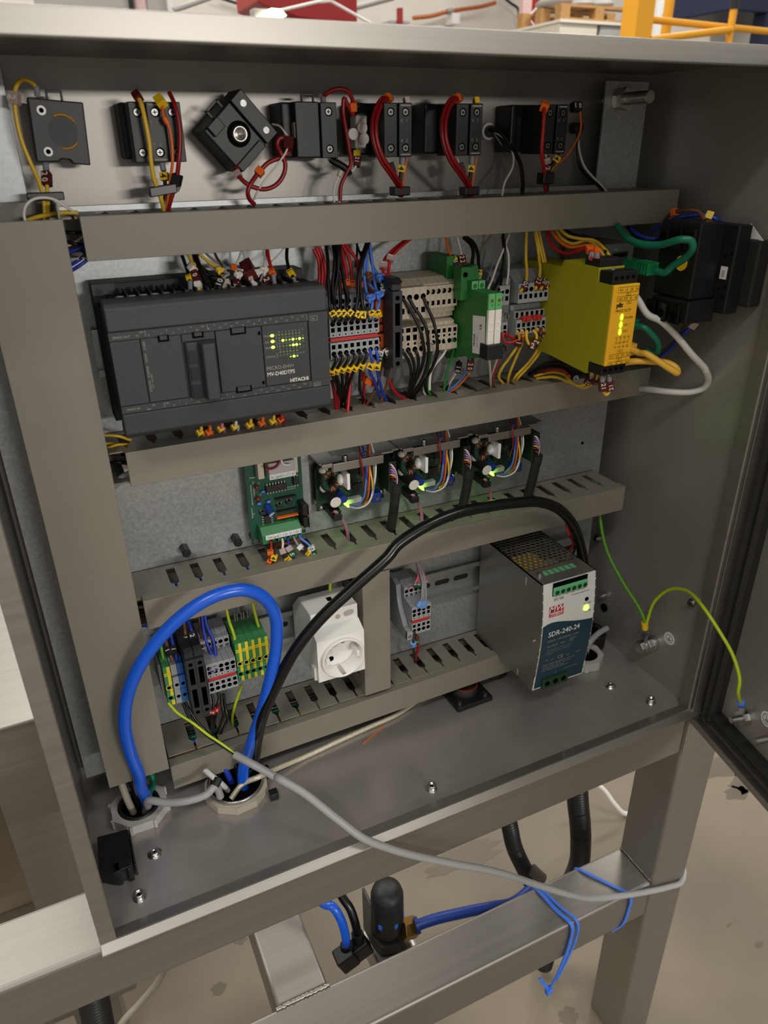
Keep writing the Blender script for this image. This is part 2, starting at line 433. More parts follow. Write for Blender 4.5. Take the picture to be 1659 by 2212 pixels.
# folded rain lip round the opening: front strip, return flange
obj('front_lip', MB().prism([(YF-7,-1.6),(YF-7,0),(YF-.6,4.4),(YF+.6,4.6),(YF+12,1.2),(YF+12,.2),(YF+1.2,3.0),(YF-.4,2.8),(YF-5.6,-.6),(YF-5.6,-1.6)], 'x', -27, 581), 'steel_x', cab, bevel=.5)
obj('front_lip', MB().prism([(YF,ZT+2),(YF,587.4),(YF+1.2,586.4),(YF+13,587.8),(YF+13,589),(YF+1.6,588),(YF+1.4,ZT+2)], 'x', -27, 581), 'steel_x', cab, bevel=.5)
obj('front_lip', MB().prism([(-27,YF),(-15.8,YF),(-14.8,YF+1),(-16,YF+12.5),(-17,YF+12.5),(-16.2,YF+1.6),(-27,YF+1.6)], 'z', -1.4, ZT+2), 'steel', cab, bevel=.5)
obj('front_lip', MB().prism([(581,YF-.1),(567.6,YF-.1),(566.4,YF+1),(566.8,YF+14),(568,YF+14),(568.2,YF+1.6),(581,YF+1.6)], 'z', -1.4, ZT+2), 'steel', cab, bevel=.5)
obj('outer_side', MB().box(-27, -25.6, YF+1.6, YB+1.5, -2, ZT+2), 'steel', cab)
# ------------------------------------------------------------------ door, swung open on the right
DD = Vector((-.206, -.9785, 0)); DN = Vector((-.9785, .206, 0)); DH = Vector((583.5, -175.0, 0))
def dpt(s_, n_, z): q = DH + DD*s_ + DN*n_; return Vector((q[0], q[1], z))
def dbox(mb, s0, s1, n0, n1, z0, z1):
    mb.obox((dpt(s0,n0,z0)+dpt(s1,n1,z1))/2, DD, DN, (0,0,1), abs(s1-s0)/2, abs(n1-n0)/2, abs(z1-z0)/2); return mb
door = obj('door', dbox(MB(), 0, 600, 0, 1.5, -12, ZT+2), 'steel_lightened', cab)
m = MB(); dbox(m, 0, 600, 1.5, 15, -12, -10.4); dbox(m, 0, 600, 1.5, 15, ZT, ZT+2); dbox(m, 0, 1.6, 1.5, 15, -10.4, ZT); dbox(m, 598, 600, 1.5, 15, -10.4, ZT)
dbox(m, 0, 600, 13.6, 15, -10.4, -4)
obj('edge_flange', m, 'steel_x', door, bevel=.4)
m = MB()
for a in ((8, 25, -2, ZT-4),): 
    m.prism([(0,0),(1,0)], 'z', 0, 0) if False else None
gk = [(0, 1.5), (0, 9), (4, 13), (8, 10), (10, 12), (14, 13), (17, 9), (17, 1.5)]
def gask(mb, horizontal, c0, a0, a1):
    P = []
    for a in (a0, a1):
        P.append([dpt(a, n_, c0+w) if horizontal else dpt(c0+w, n_, a) for (w, n_) in gk])
    k = len(gk); mb.mesh(P[0]+P[1], [(i, i+1, i+1+k, i+k) for i in range(k-1)] + [tuple(range(k)), tuple(range(k, 2*k))]); return mb
m = gask(MB(), False, 9, 4, ZT-20); gask(m, True, 4, 12, 580); gask(m, True, ZT-22, 12, 580); gask(m, False, 575, 4, ZT-20)
obj('gasket', m, 'rubber', door)
m = MB()
for z0, z1, rr in ((22, 46, 5), (47, 72, 4.4), (-6, 21, 4.8)): m.cyl((582.5, -176.5, z0), (582.5, -176.5, z1), rr*.8, 14)
m.cyl((582.5, -176.5, 72), (582.5, -176.5, 75), 2.2, 12)
obj('hinge', m, 'black', cab)
def stud_on_door(s_, z, ln, nut):
    m = MB(); m.cyl(dpt(s_, 1.5, z), dpt(s_, ln, z), 3.0, 14)
    for i in range(int((ln-6)/1.1)): m.cyl(dpt(s_, 5+i*1.1, z), dpt(s_, 5.5+i*1.1, z), 3.35, 12)
    if nut: m.hexa(dpt(s_, 3, z), dpt(s_, 8, z), 6.3); m.cyl(dpt(s_, 1.5, z), dpt(s_, 3, z), 8, 20)
    return m
obj('earth_stud', stud_on_door(58, 42, 19, True), 'zinc', door)
obj('threaded_stud', stud_on_door(91, 46, 19, False), 'zinc', door)
def earth_symbol(c, r_, up, n_, parent, R=7.5):
    """round white earth sticker: disc, ring and bars"""
    c, r_, up, n_ = Vector(c), Vector(r_), Vector(up), Vector(n_)
    st = obj('earth_sticker', MB().cyl(c, c+n_*.25, R, 32), 'label_white', parent)
    m = MB(); k = 32; q = c + n_*.32
    ring = []
    for rr in (R*.70, R*.62): ring += [q + (r_*math.cos(2*math.pi*i/k)+up*math.sin(2*math.pi*i/k))*rr for i in range(k)]
    m.mesh(ring, [(i, (i+1) % k, (i+1) % k + k, i+k) for i in range(k)])
    def bar(x0, x1, y0, y1): m.face([q+r_*x0+up*y0, q+r_*x1+up*y0, q+r_*x1+up*y1, q+r_*x0+up*y1])
    bar(-.35, .35, -.1*R, .48*R); bar(-.45*R, .45*R, -.16*R, -.08*R); bar(-.32*R, .32*R, -.30*R, -.22*R); bar(-.18*R, .18*R, -.44*R, -.36*R)
    obj('symbol', m, 'ink', st)
earth_symbol(dpt(81, 1.5, 60), DD*.9+Vector((0,0,.43)), Vector((0,0,.9))-DD*.43, DN, cab, 7.6)
earth_symbol((573.9, -122, 62), (0,-1,0), (0,0,1), (-1,0,0), cab, 7.2)
# bolts on the right wall
m = MB(); m.cyl((574, -102.3, 43.5), (568, -102.3, 43.5), 9, 22); m.hexa((568, -102.3, 43.5), (562, -102.3, 43.5), 8.2); m.cyl((562, -102.3, 43.5), (558, -102.3, 43.5), 7.2, 20); m.hexa((558, -102.3, 43.5), (552, -102.3, 43.5), 7.2)
obj('earth_bolt', m, 'zinc', cab, bevel=.4)
for (u, v) in ((1500, 1300), (1295, 1162), (1306, 1286)):
    p = at(u, v, x=573.5); m = MB(); m.cyl(p, p + Vector((-4, 0, 0)), 4.2, 18); m.cyl(p + Vector((-4, 0, 0)), p + Vector((-7, 0, 0)), 2.8, 14)
    obj('screw', m, 'zinc', cab)
p = at(1306, 1312, x=573.5); m = MB(); m.cyl(p, p + Vector((-2, 0, 0)), 5, 18); obj('plug', m, 'void', cab)

# ================================================================== mounting plate
plate = thing('mounting_plate', 'galvanised mounting plate fixed at the back of the cabinet', 'plate', (270, 1, 12))
m = MB(); m.prism([(-20,12),(557,12),(557,590),(510,590),(510,508),(35,508),(35,590),(-20,590)], 'y', 0, 2.5)
obj('plate', m, 'galv', plate, bevel=.3)
m = MB()
m.cyl((526.4, 19.5, 576.2), (526.4, -37, 576.2), 4.6, 18)
for i in range(24): m.cyl((526.4, -8-i*1.2, 576.2), (526.4, -8.6-i*1.2, 576.2), 5.0, 14)
m.hexa((526.4, -1.5, 576.2), (526.4, -10, 576.2), 9.2); m.cyl((526.4, 0, 576.2), (526.4, -1.5, 576.2), 10.5, 24)
obj('stud_bolt', m, 'zinc', plate)
m = MB(); p = at(1258, 957, y=0); m.cyl((p[0], .5, p[2]), (p[0], -.15, p[2]), 1.8, 12); obj('hole', m, 'void', plate)
for k, (u, v, lab) in enumerate(((397, 1182, 'black hexagonal spacer on the plate, the one further left'), (507, 1160, 'black hexagonal spacer on the plate, beside the green circuit board'))):
    p = at(u, v, y=0); m = MB(); m.hexa(p, p + Vector((0,-12,0)), 4.2); m.cyl(p + Vector((0,-12,0)), p + Vector((0,-14,0)), 3.2, 12)
    solo('spacer', m, 'black', lab, 'spacer', p, 'plate spacers', bevel=.3)

# ================================================================== wiring ducts
PIT, SLW = 20.18, 7.3
def fingers(mb, xs, n, z0, z1, dep, x0, x1, F=lambda p: p):
    """slotted side wall lying in x-y, between z0 and z1"""
    T = dep-7; t1 = T-14; t2 = T-10
    mb.prism([(x0, -.2), (x1, -.2), (x1, -7), (x0, -7)], 'z', z0, z1)
    for i in range(-1, n):
        a = xs+i*PIT+SLW; b = xs+(i+1)*PIT
        if i == -1:
            if b-x0 < 1: continue
            poly = [(x0,-7),(x0,-T),(b+2.65,-T),(b+2.65,-t2),(b,-t1),(b,-7)]
        elif i == n-1: poly = [(a,-7),(a,-t1),(a-2.65,-t2),(a-2.65,-T),(x1,-T),(x1,-7)]
        else: poly = [(a,-7),(a,-t1),(a-2.65,-t2),(a-2.65,-T),(b+2.65,-T),(b+2.65,-t2),(b,-t1),(b,-7)]
        mb.prism(poly, 'z', z0, z1)
def hduct(label, zb, h, dep, bx0, bx1, xs, n, cx0, cx1, cover_tilt=0., czb=None):
    t = thing('wiring_duct', label, 'cable duct', ((bx0+bx1)/2, 0, zb), 'horizontal wiring ducts')
    m = MB(); m.box(bx0, bx1, -1.2, -.05, zb+.8, zb+h-.8)
    obj('base', m, 'duct', t)
    m = MB(); fingers(m, xs, n, zb+h-2, zb+h-.8, dep, bx0, bx1); obj('slotted_side', m, 'duct', t)
    m = MB(); fingers(m, xs, n, zb+.8, zb+2, dep, bx0, bx1); obj('slotted_side', m, 'duct', t)
    c = zb if czb is None else czb
    poly = [(-dep, c), (-dep, c+h), (-dep+11.5, c+h), (-dep+11.5, c+h-.9), (-dep+1.4, c+h-.9), (-dep+1.4, c+.9), (-dep+11.5, c+.9), (-dep+11.5, c)]
    m = MB(); m.prism(poly, 'x', cx0, cx1)
    if cover_tilt: m.v = [(p[0], p[1], p[2] + (p[0]-cx0)*cover_tilt) for p in m.v]
    obj('cover', m, 'duct', t, bevel=.9, seg=3)
    return t
hduct('grey wiring duct just below the row of push-button blocks', 477.9, 27.1, 52.7, 44, 556, 54, 24, 61, 559.5)
hduct('grey wiring duct below the black controller and terminal rows', 318.5, 27.1, 52.7, 52, 556, 61.5, 24, 62.6, 558)
hduct('grey wiring duct under the motor driver boards', 192.3, 27.1, 52.7, 51.5, 546.5, 81.1, 23, 55.6, 547.7)
hduct('lowest grey wiring duct, its cover hanging loose at the left end', 22.5, 27.1, 52.7, 53, 440, 74.3, 18, 52.3, 440, .020, 15.2)
def vduct(label, x0, x1, dep, z0, z1, cz0, cz1, zs, n):
    t = thing('wiring_duct', label, 'cable duct', ((x0+x1)/2, 0, z0), 'upright wiring ducts')
    obj('base', MB().box(x0+.8, x1-.8, -1.2, -.05, z0, z1), 'duct', t)
    for (a, b) in ((x0+.8, x0+2), (x1-2, x1-.8)):
        m = MB(); fingers(m, zs, n, a, b, dep, z0, z1)
        m.v = [(p[2], p[1], p[0]) for p in m.v]; m.f = [tuple(reversed(f)) for f in m.f]
        obj('slotted_side', m, 'duct', t)
    poly = [(x0, -dep), (x1, -dep), (x1, -dep+11.5), (x1-.9, -dep+11.5), (x1-.9, -dep+1.4), (x0+.9, -dep+1.4), (x0+.9, -dep+11.5), (x0, -dep+11.5)]
    m = MB(); m.prism(poly, 'z', cz0, cz1); obj('cover', m, 'duct', t, bevel=.9, seg=3)
    return t
vduct('wide upright wiring duct along the left side of the cabinet', 0, 50.7, 62.2, 54, 512, 50.1, 504.5, 62, 22)
vduct('narrow upright wiring duct between the socket outlet and the power supply', 245.2, 273.2, 52.7, 50.5, 191.5, 52.4, 191.2, 66, 6)
# ================================================================== DIN rails
def rail(label, x0, x1, zc, slots, stand=0):
    t = thing('din_rail', label, 'rail', ((x0+x1)/2, 0, zc))
    a = stand
    poly = [(-a-7.5, zc+17.5), (-a-7.5, zc+12.5), (-a-1.2, zc+12.5), (-a-1.2, zc-12.5), (-a-7.5, zc-12.5), (-a-7.5, zc-17.5), (-a-6.4, zc-17.5), (-a-6.4, zc-13.5), (-a-.1, zc-13.5), (-a-.1, zc+13.5), (-a-6.4, zc+13.5), (-a-6.4, zc+17.5)]
    obj('profile', MB().prism(poly, 'x', x0, x1), 'galv_rail', t)
    for xs in slots:
        k = 8; ring = [(xs+12+3*math.sin(math.pi*i/k), zc+3*math.cos(math.pi*i/k)) for i in range(k+1)] + [(xs-3*math.sin(math.pi*i/k), zc-3*math.cos(math.pi*i/k)) for i in range(k+1)]
        obj('slot', MB().prism([(a_, b_) for a_, b_ in ring], 'y', -a-1.25, -a-1.15), 'plc_dark', t)
    return t
rail('steel mounting rail behind the black controller and middle terminal rows', 58, 545, 408, [])
rail('steel mounting rail at the lower left, behind the socket outlet', 58, 244, 125.5, [172, 197])
rail('steel mounting rail at the lower right, behind the silver power supply', 274, 545, 125.5, [330, 353, 376, 520])
# ================================================================== programmable controller
plc = thing('plc_controller', 'dark grey programmable controller with lit green indicator lamps', 'controller', (138, -40, 362))
PF = -80.0
m = MB(); m.box(62, 214, -28, -8, 362, 460); m.box(63.5, 213, -62, -28, 374, 447)
obj('housing', m, 'plc_dark', plc, bevel=.8)
m = MB()
m.prism([(62,460),(62,448),(70,448),(77,455),(77,460)], 'y', -30, -28); m.cyl((66.6,-30,454.6),(66.6,-31.5,454.6), 2.6, 14)
obj('mounting_ear', m, 'plc', plc)
for x in (66.6,): obj('screw', MB().cyl((x,-31.5,454.6),(x,-32.6,454.6), 1.7, 12), 'plc_dark', plc)
for zt, sgn in ((447.2, 1), (366.5, -1)):
    obj('terminal_strip', MB().box(70, 212, -62, -34, zt, zt+6.5), 'plc_dark', plc, bevel=.5)
for i in range(17):
    x = 77.1 + i*7.62
    if x > 206: break
    ms = MB(); ms.cyl((x, -55, 453.7), (x, -55, 455.0), 2.6, 12); ms.box(x-3, x+3, -58.5, -51.5, 453.65, 454.3)
    obj('terminal_screw', ms, 'zinc', plc)
    if i: obj('divider', MB().box(x-4.2, x-3.4, -62, -36, 453.6, 457.5), 'plc_dark', plc)
# front panels, each a piece with real gaps between
xa, xb = 63.4, 213.0
m = MB(); m.prism([(PF+20,455.4),(PF+3,455.0),(PF+.3,452),(PF,437.6),(PF+2.5,437.6),(PF+17,446)], 'x', xa, xb); obj('terminal_cover', m, 'plc', plc, bevel=.8)
m = MB(); m.prism([(PF+20,364.6),(PF+3,365.0),(PF+.3,368),(PF,382.6),(PF+2.5,382.6),(PF+17,374)], 'x', xa, xb); obj('terminal_cover', m, 'plc', plc, bevel=.8)
obj('front_body', MB().box(xa+.5, xb-.5, PF+1.6, PF+18.5, 374, 446), 'plc_dark', plc)
for (x0, x1, z0, z1) in ((xa, 197.9, 431.9, 437.1), (198.4, xb, 431.2, 437.1), (xa, 197.7, 383.1, 388.1), (198.2, xb, 383.1, 388.6)):
    obj('label_strip', MB().box(x0, x1, PF, PF+1.7, z0, z1), 'plc', plc)
for (x0, x1, y0) in ((xa, 81.8, 0), (82.6, 108.3, 0), (131.6, 163.4, -.6), (164.2, 197.6, 0), (198.5, xb, 0)):
    obj('front_panel', MB().box(x0, x1, PF+y0, PF+1.7, 388.6, 431.4), 'plc', plc, bevel=.2)
obj('slot_frame', MB().box(109.2, 130.8, PF, PF+1.7, 426.8, 431.4), 'plc', plc)
m = MB(); m.prism([(109.6,PF+1.5),(110.8,PF-2),(118,PF-3),(119.6,PF-11.5),(128.4,PF-11.5),(130.6,PF+1.5)], 'z', 387.2, 426.2)
md = obj('port_module', m, 'plc', plc, bevel=1.2, seg=3)
for z in (392.5, 404.5, 416): obj('port', MB().box(111.6, 117.6, PF-3.4, PF-2.2, z-4, z+4.6), mat('port_blue', (.05,.07,.14), .3) and 'port_blue', md)
for (x0, x1, z0, z1) in ((93.5, 100.7, 428.4, 432.6), (116.0, 123.6, 428.4, 432.4), (141.6, 152.7, 427.6, 432.6), (141.5, 153, 386.7, 391.3)):
    mm = MB(); mm.box(x0, x1, PF-.75, PF-.3, z0, z1); lt_ = obj('latch', mm, 'void', plc)
    obj('tab', MB().box(x0+1.3, x1-1.3, PF-1.2, PF-.8, z0+1.3, z1-.2), 'plc', lt_)
for (x, z) in ((161.8, 427), (161.8, 391.8)): obj('latch', MB().box(x-.9, x+.9, PF-.85, PF-.65, z-1.2, z+1.2), 'void', plc)
# indicator lamps
rows = [(424.0, [1]*7+[0]), (419.95, [1,3,2,2,3,2,3,2]), (415.9, [1,1,1,2,3,3,2,0]), (411.85, [1]*6+[0,0]), (407.8, [0,0,0,2,3,2,0,0])]
LM = ['led_off', 'led_dim', 'led_dim', 'led_lime']
for z, st in rows:
    for i, k in enumerate(st):
        x = 176.1 + i*2.5; r = (.45, .55, .62, .95)[k]
        obj('indicator', MB().ball((x, PF-.1, z), r, (1.0, .35, .85), 10), mat('led_mid', (.5,.75,.15), .4, emit=(.55,.85,.15), estr=1.2) and ('led_mid' if k == 2 else LM[k]), plc)
for z in (424.1, 420.05, 415.95): obj('indicator', MB().ball((171.1, PF-.1, z), 1.35, (1, .3, .72), 12), 'led_lime', plc)
obj('indicator', MB().ball((171.1, PF-.1, 412.1), .8, (1, .3, .7), 10), 'led_off', plc)
t = MB(); yy = PF-.12
for txt, x, z, sz in (('POW',165.2,423.3,2.1),('OK',165.5,419.1,2.1),('RUN',165.7,415.1,2.1),('STATUS',165.4,408.6,2.0)): t.text(txt, (x,yy,z), sz)
for r_, (z0, n0) in enumerate(((425.3,0),(421.3,8),(417.3,16),(413.2,0),(409.1,8))):
    for i in range(8): t.text(str(n0+i), (176.1+i*2.5, yy, z0), 1.9, align='c', sx=.85)
t.text('IN', (174.0, yy, 418.9), 1.6, right=(0,0,1), up=(-1,0,0)); t.text('OUT', (174.3, yy, 408.2), 1.7, right=(0,0,1), up=(-1,0,0))
for (a0, a1, b0, b1) in ((173.9,174.15,421.3,424.7),(173.9,174.9,424.5,424.75),(173.9,174.15,415.3,418.2),(173.9,174.9,415.3,415.55)): t.face([(a0,yy,b0),(a1,yy,b0),(a1,yy,b1),(a0,yy,b1)])
ztop = ('0','1','2','3','4','5','6','7','C0','C0','8','9','10','11','12','13','14','15','16','17','18','19','20','21','22','23','C1','C1')
t.text('24VDC OUT', (65.6,yy,433.3), 2.0); t.text('0V', (80.2,yy,433.2), 1.7); t.text('24V', (82.5,yy,435.3), 1.7)
for i, c in enumerate(ztop): t.text(c, (88.2 + i*3.93, yy, 434.9 if i % 2 else 433.0), 1.7, align='c')
zbot = ('NC','0','1','2','3','C10','V10','4','5','6','7','8','9','10','11','12','13','14','15','C11','C11','V11','V11','NC','NC')
t.text('24VDC IN', (66.6,yy,385.0), 2.0); t.text('24V', (79.6,yy,383.6), 1.7); t.text('0V', (83.6,yy,386.0), 1.7)
for i, c in enumerate(zbot): t.text(c, (93.6 + i*4.14, yy, 385.9 if i % 2 == 0 else 383.8), 1.7, align='c')
def lrect(mb, x0, x1, z0, z1, y, w=.22):
    for (a0,a1,b0,b1) in ((x0,x1,z0,z0+w),(x0,x1,z1-w,z1),(x0,x0+w,z0,z1),(x1-w,x1,z0,z1)): mb.face([(a0,y,b0),(a1,y,b0),(a1,y,b1),(a0,y,b1)])
lrect(t, 199.9, 205.4, 431.6, 434.7, yy); t.text('IN', (201.2,yy,432.3), 2.0); lrect(t, 199.8, 205.4, 383.4, 386.3, yy); t.text('OUT', (200.4,yy,384.0), 2.0)
for (x, z0, z1) in ((197.4,383.4,387.6),(197.5,432.2,436.4),(91.3,383.6,387.4),(86,433.2,436.8),(126.6,433,436.6)): t.face([(x,yy,z0),(x+.25,yy,z0),(x+.25,yy,z1),(x,yy,z1)])
obj('lettering', t, 'ink_grey', plc)
t = MB(); t.text('MV-D40DTPS', (165.4,yy,395.6), 4.0, bold=.012, sx=.9); t.text('HITACHI', (182.0,yy,389.2), 3.7, bold=.03, sx=.98); obj('lettering', t, 'ink_white', plc)
t = MB(); t.text('MICRO-EHV+', (165.3,yy,399.9), 3.9, sx=.9, bold=-.002); obj('lettering', t, 'ink_grey', plc)
t = MB(); t.text('INPUT    24VDC    SOURCE    OUTPUT', (83.6,yy,429.5), 1.9, right=(0,0,-1), up=(1,0,0), sx=1.05)
t.text('24VDC IN   0.6A', (85.6,yy,408), 1.4, right=(0,0,-1), up=(1,0,0)); obj('lettering', t, 'ink_grey', plc)

# ================================================================== rail mounted terminal blocks
def ordn(i): return ('first','second','third','fourth','fifth','sixth','seventh','eighth','ninth','tenth')[i]
def slab(mb, x0, x1, z0, z1, yf, yb, holes, dep, mh):
    mb.holed(x0, x1, z0, z1, yf, holes, dep, mh)
    mb.face([(x0,yf,z0),(x0,yf,z1),(x0,yb,z1),(x0,yb,z0)]); mb.face([(x1,yf,z0),(x1,yb,z0),(x1,yb,z1),(x1,yf,z1)])
    mb.face([(x0,yf,z1),(x1,yf,z1),(x1,yb,z1),(x0,yb,z1)]); mb.face([(x0,yf,z0),(x0,yb,z0),(x1,yb,z0),(x1,yf,z0)])
def tblock(x, c, w, label, group, body, slabs, bm, name='terminal_block', extra=None):
    """one terminal block; polygon and slabs are relative to the rail centre height c"""
    t = thing(name, label, 'terminal', (x, 0, c), group)
    obj('body', MB().prism(body, 'x', .1, w-.1), bm, t, local=True)
    for (z0, z1, yf, yb, holes, sm) in slabs:
        mb = MB(); slab(mb, .1, w-.1, z0, z1, yf, yb, holes, 6, 1); obj('clamp_face', mb, [sm, 'void'], t, local=True)
    if extra: extra(t, w)
    return t
def rowof(n, x, c, w, lab, group, body, slabs, bm, extra=None, name='terminal_block'):
    first = tblock(x, c, w, lab(0), group, body, slabs, bm, name, extra)
    for i in range(1, n): dup(first, (x+i*w, 0, c), lab(i), group)
W = 5.2; h = W/2
GB = [(-8,-20),(-30,-22),(-44,-18.5),(-46,-15.8),(-46,16),(-38,17.5),(-30,18),(-30,28),(-24,32),(-8,32)]
GS = [(-15.8,-3.0,-52,-46,[('c',h,-11.6,2.1),('r',h-1.55,h+1.55,-8,-4.6)],'grey_tb'), (1.2,16,-52,-46,[('c',h,11.4,2.1),('r',h-1.55,h+1.55,5.0,8.4),('r',h-.5,h+.7,2.3,3.4)],'grey_tb'),
      (16.8,29.2,-35,-30,[('c',h,24.4,2.0),('r',h-1.5,h+1.5,17.4,20.6)],'grey_tb')]
def strip(label, x0, x1, z0, z1, y, m='red_tb', name='marker_strip'):
    solo(name, MB().box(x0, x1, y, y+3.5, z0, z1), m, label, 'strip', (x0, y, z0), 'red marker strips', bevel=.4)
def GX(t, w): obj('joint_web', MB().box(.1, w-.1, -48.5, -46, -3, 1.2), 'grey_tb2', t, local=True)
rowof(8, 224.9, 409.5, W, lambda i: 'grey three-level terminal block beside the controller, %s from the controller' % ordn(i), 'grey terminals beside the controller', GB, GS, 'grey_tb2', GX)
strip('red marker strip across the grey terminals beside the controller', 225, 264.8, 407.2, 410.0, -52.2)
strip('dull red marker strip behind the wires beside the controller', 225, 266.4, 422.6, 425.6, -35.8)
rowof(5, 96.4, 125.6, W, lambda i: 'grey three-level terminal block beside the black fuse holders, %s from the fuse holders' % ordn(i), 'grey terminals beside the fuse holders', GB, GS, 'grey_tb2', GX)
strip('lower red marker strip on the lower left grey terminals', 97, 121.5, 123.4, 126.4, -52.2)
strip('upper red marker strip on the lower left grey terminals', 97, 121.8, 138.6, 141.4, -35.8)
rowof(4, 297.0, 125.3, W, lambda i: 'grey three-level terminal block right of the narrow upright duct, %s from that duct' % ordn(i), 'grey terminals near the power supply', GB, GS, 'grey_tb2', GX)
strip('lower red marker strip on the grey terminals near the power supply', 297.4, 316.4, 123.2, 126.6, -52.2)
strip('upper red marker strip on the grey terminals near the power supply', 297.6, 316.4, 138.2, 141.4, -35.8)
EB = [(-8,-20),(-40,-22),(-52,-20),(-52,-11),(-44,-9),(-34,6),(-30,16),(-28,30),(-20,33),(-8,33)]
e = tblock(291.4, 125.3, 5.4, 'grey earth-side terminal at the left end of the group near the power supply', None, EB, [(-20,-10.8,-53,-50,[('c',2.6,-15.8,2.0)],'grey_tb')], 'grey_tb2')
# orange terminals beside the grey ones
OB = [(-8,-20),(-36,-20),(-38,-14),(-38,24),(-30,34),(-8,34)]
OS = [(-13.5,-2.5,-44,-38,[('r',h-1.5,h+1.5,-8.4,-4.2),('c',h,-11.3,1.2)],'orange_tb'), (12.6,24.2,-44,-38,[('r',h-1.5,h+1.5,14.6,18.8)],'orange_tb'), (-.5,4.5,-42.5,-38,[],'orange_tb'), (6.5,10,-41.5,-38,[],'orange_tb')]
rowof(2, 267.2, 409.5, 5.3, lambda i: ('orange disconnect terminal directly beside the grey terminals', 'orange disconnect terminal against the black fuse holder')[i], 'orange terminals', OB, OS, 'orange_tb')
# black fuse holders
FB = [(-8,-22),(-30,-28),(-50,-30),(-56,-27),(-56,33),(-46,36),(-8,36)]
def FX(t, w):
    mb = MB(); mb.prism([(-60,33.4),(-40,36),(-40,42.5),(-57,42.5),(-63,40),(-60,38)], 'x', .2, w-.2); obj('hinge_cap', mb, 'fuse', t, local=True, bevel=.4)
    mb = MB(); mb.prism([(-56,-27),(-44,-27),(-40,-38),(-50,-38)], 'x', 1.2, w-1.2); obj('foot_lever', mb, mat('foot_grey', (.33,.33,.32), .5) and 'foot_grey', t, local=True)
FS = lambda w: [(-26.5,33,-62,-56,[('c',w/2,28,1.9),('r',w/2-2.1,w/2+2.1,7,24),('r',w/2-2.1,w/2+2.1,-18,2),('c',w/2,-23,1.9)],'fuse')]
tblock(273.6, 409.5, 8.4, 'black fuse terminal between the orange and the beige terminals', 'black fuse holders', FB, FS(8.4), 'fuse', 'fuse_holder', FX)
tblock(78.9, 125.6, 7.9, 'black fuse terminal beside the blue terminal, lower left', 'black fuse holders', FB, FS(7.9), 'fuse', 'fuse_holder', FX)
tblock(86.8, 125.6, 7.9, 'black fuse terminal beside the grey terminals, lower left', 'black fuse holders', FB, FS(7.9), 'fuse', 'fuse_holder', FX)
# beige terminals: four wide then six narrow
W1 = 6.1; h1 = W1/2
BB = [(-8,-26),(-36,-26),(-44,-22),(-44,2),(-36,4),(-34,9),(-44,10),(-44,33),(-34,37),(-8,38)]
BL = [(9.0,33,-52,-44,[('c',h1,25.4,2.4),('r',h1-1.7,h1+1.7,13,17.4)],'beige_tb'), (-23,2.0,-50,-44,[('c',h1,-16.6,2.4),('c',h1,-11.8,1.2),('r',h1-1.7,h1+1.7,-9,-4.6),('r',h1-2,h1+2,-2.4,1.2)],'beige_tb')]
rowof(4, 284.0, 409.5, W1, lambda i: 'wide beige terminal beside the black fuse terminal, %s from it' % ordn(i), 'wide beige terminals', BB, BL, 'beige_tb')
BR = [(14.6,32,-48,-44,[('c',h,27.4,2.1),('r',h-1.5,h+1.5,16.6,20.4)],'beige_tb'), (5.5,12,-41,-34,[],'beige_tb'), (-20,-.6,-50,-44,[('c',h,-13,2.1),('c',h,-8.2,1.1),('r',h-1.5,h+1.5,-5.8,-2.4)],'beige_tb')]
rowof(6, 308.6, 409.5, 5.05, lambda i: 'narrow beige terminal towards the green relays, %s from the wide beige ones' % ordn(i), 'narrow beige terminals', BB, BR, 'beige_tb')
# green relays
RB = [(-8,-28),(-30,-34),(-44,-30),(-58,-24),(-66,-26),(-80,-16),(-90,-10),(-90,30),(-66,29.6),(-66,36),(-58,36),(-54,46),(-34,46),(-34,42),(-24,42),(-24,50),(-8,50)]
def relay(x, label):
    t = thing('relay_module', label, 'relay', (x, 0, 409.5), 'slim green relays')
    w = 6.2
    obj('body', MB().prism(RB, 'x', .1, w-.1), 'green_relay', t, local=True)
    obj('lever_face', MB().box(.2, w-.2, -92, -90, 18, 30), 'green_lt', t, local=True, bevel=.3)
    obj('lamp', MB().cyl((w/2,-92,25),(w/2,-92.6,25), 1.2, 12), 'brass', t, local=True)
    mb = MB(); mb.text('24', (w/2,-92.1,20.6), 2.4, align='c'); obj('lettering', mb, 'green_relay', t, local=True)['kind'] = 'stuff'
    obj('relay_capsule', MB().box(.3, w-.3, -92.6, -88, -9, 17.8), 'white_rl', t, local=True, bevel=.4)
    mb = MB()
    for z in (8, 2): mb.ball((w/2,-92.6,z), 1.0, (1,.4,1), 8)
    obj('pip', mb, 'white_pl', t, local=True)
    mb = MB(); mb.holed(.2, w-.2, 29.8, 36, -66.3, [('c',w/2,32.2,1.9)], 3, 1); obj('clamp_face', mb, ['green_lt', 'void'], t, local=True)
    obj('clamp_screw', MB().cyl((w/2-.3,-64.6,32.2),(w/2-.3,-65.6,32.2), 1.5, 12), 'zinc', t, local=True)
    return t
r1 = relay(341.0, 'slim green relay with the side label, nearer to the beige terminals')
r2 = dup(r1, (347.4, 0, 409.5), 'slim green relay further right, beside the grey terminals')
m = MB(); X0 = 341.0
m.face([(X0-.05,-90,417),(X0-.05,-70,421),(X0-.05,-68,388),(X0-.05,-88,394)]); m.face([(X0-.05,-90,417),(X0-.05,-88,394),(X0-.05,-68,388),(X0-.05,-70,421)])
lb = obj('side_label', MB().obox((X0-.15,-80,406), (1,0,0), (0,1,-.12), (0,.05,1), .12, 9.0, 15), 'label_white', r1)
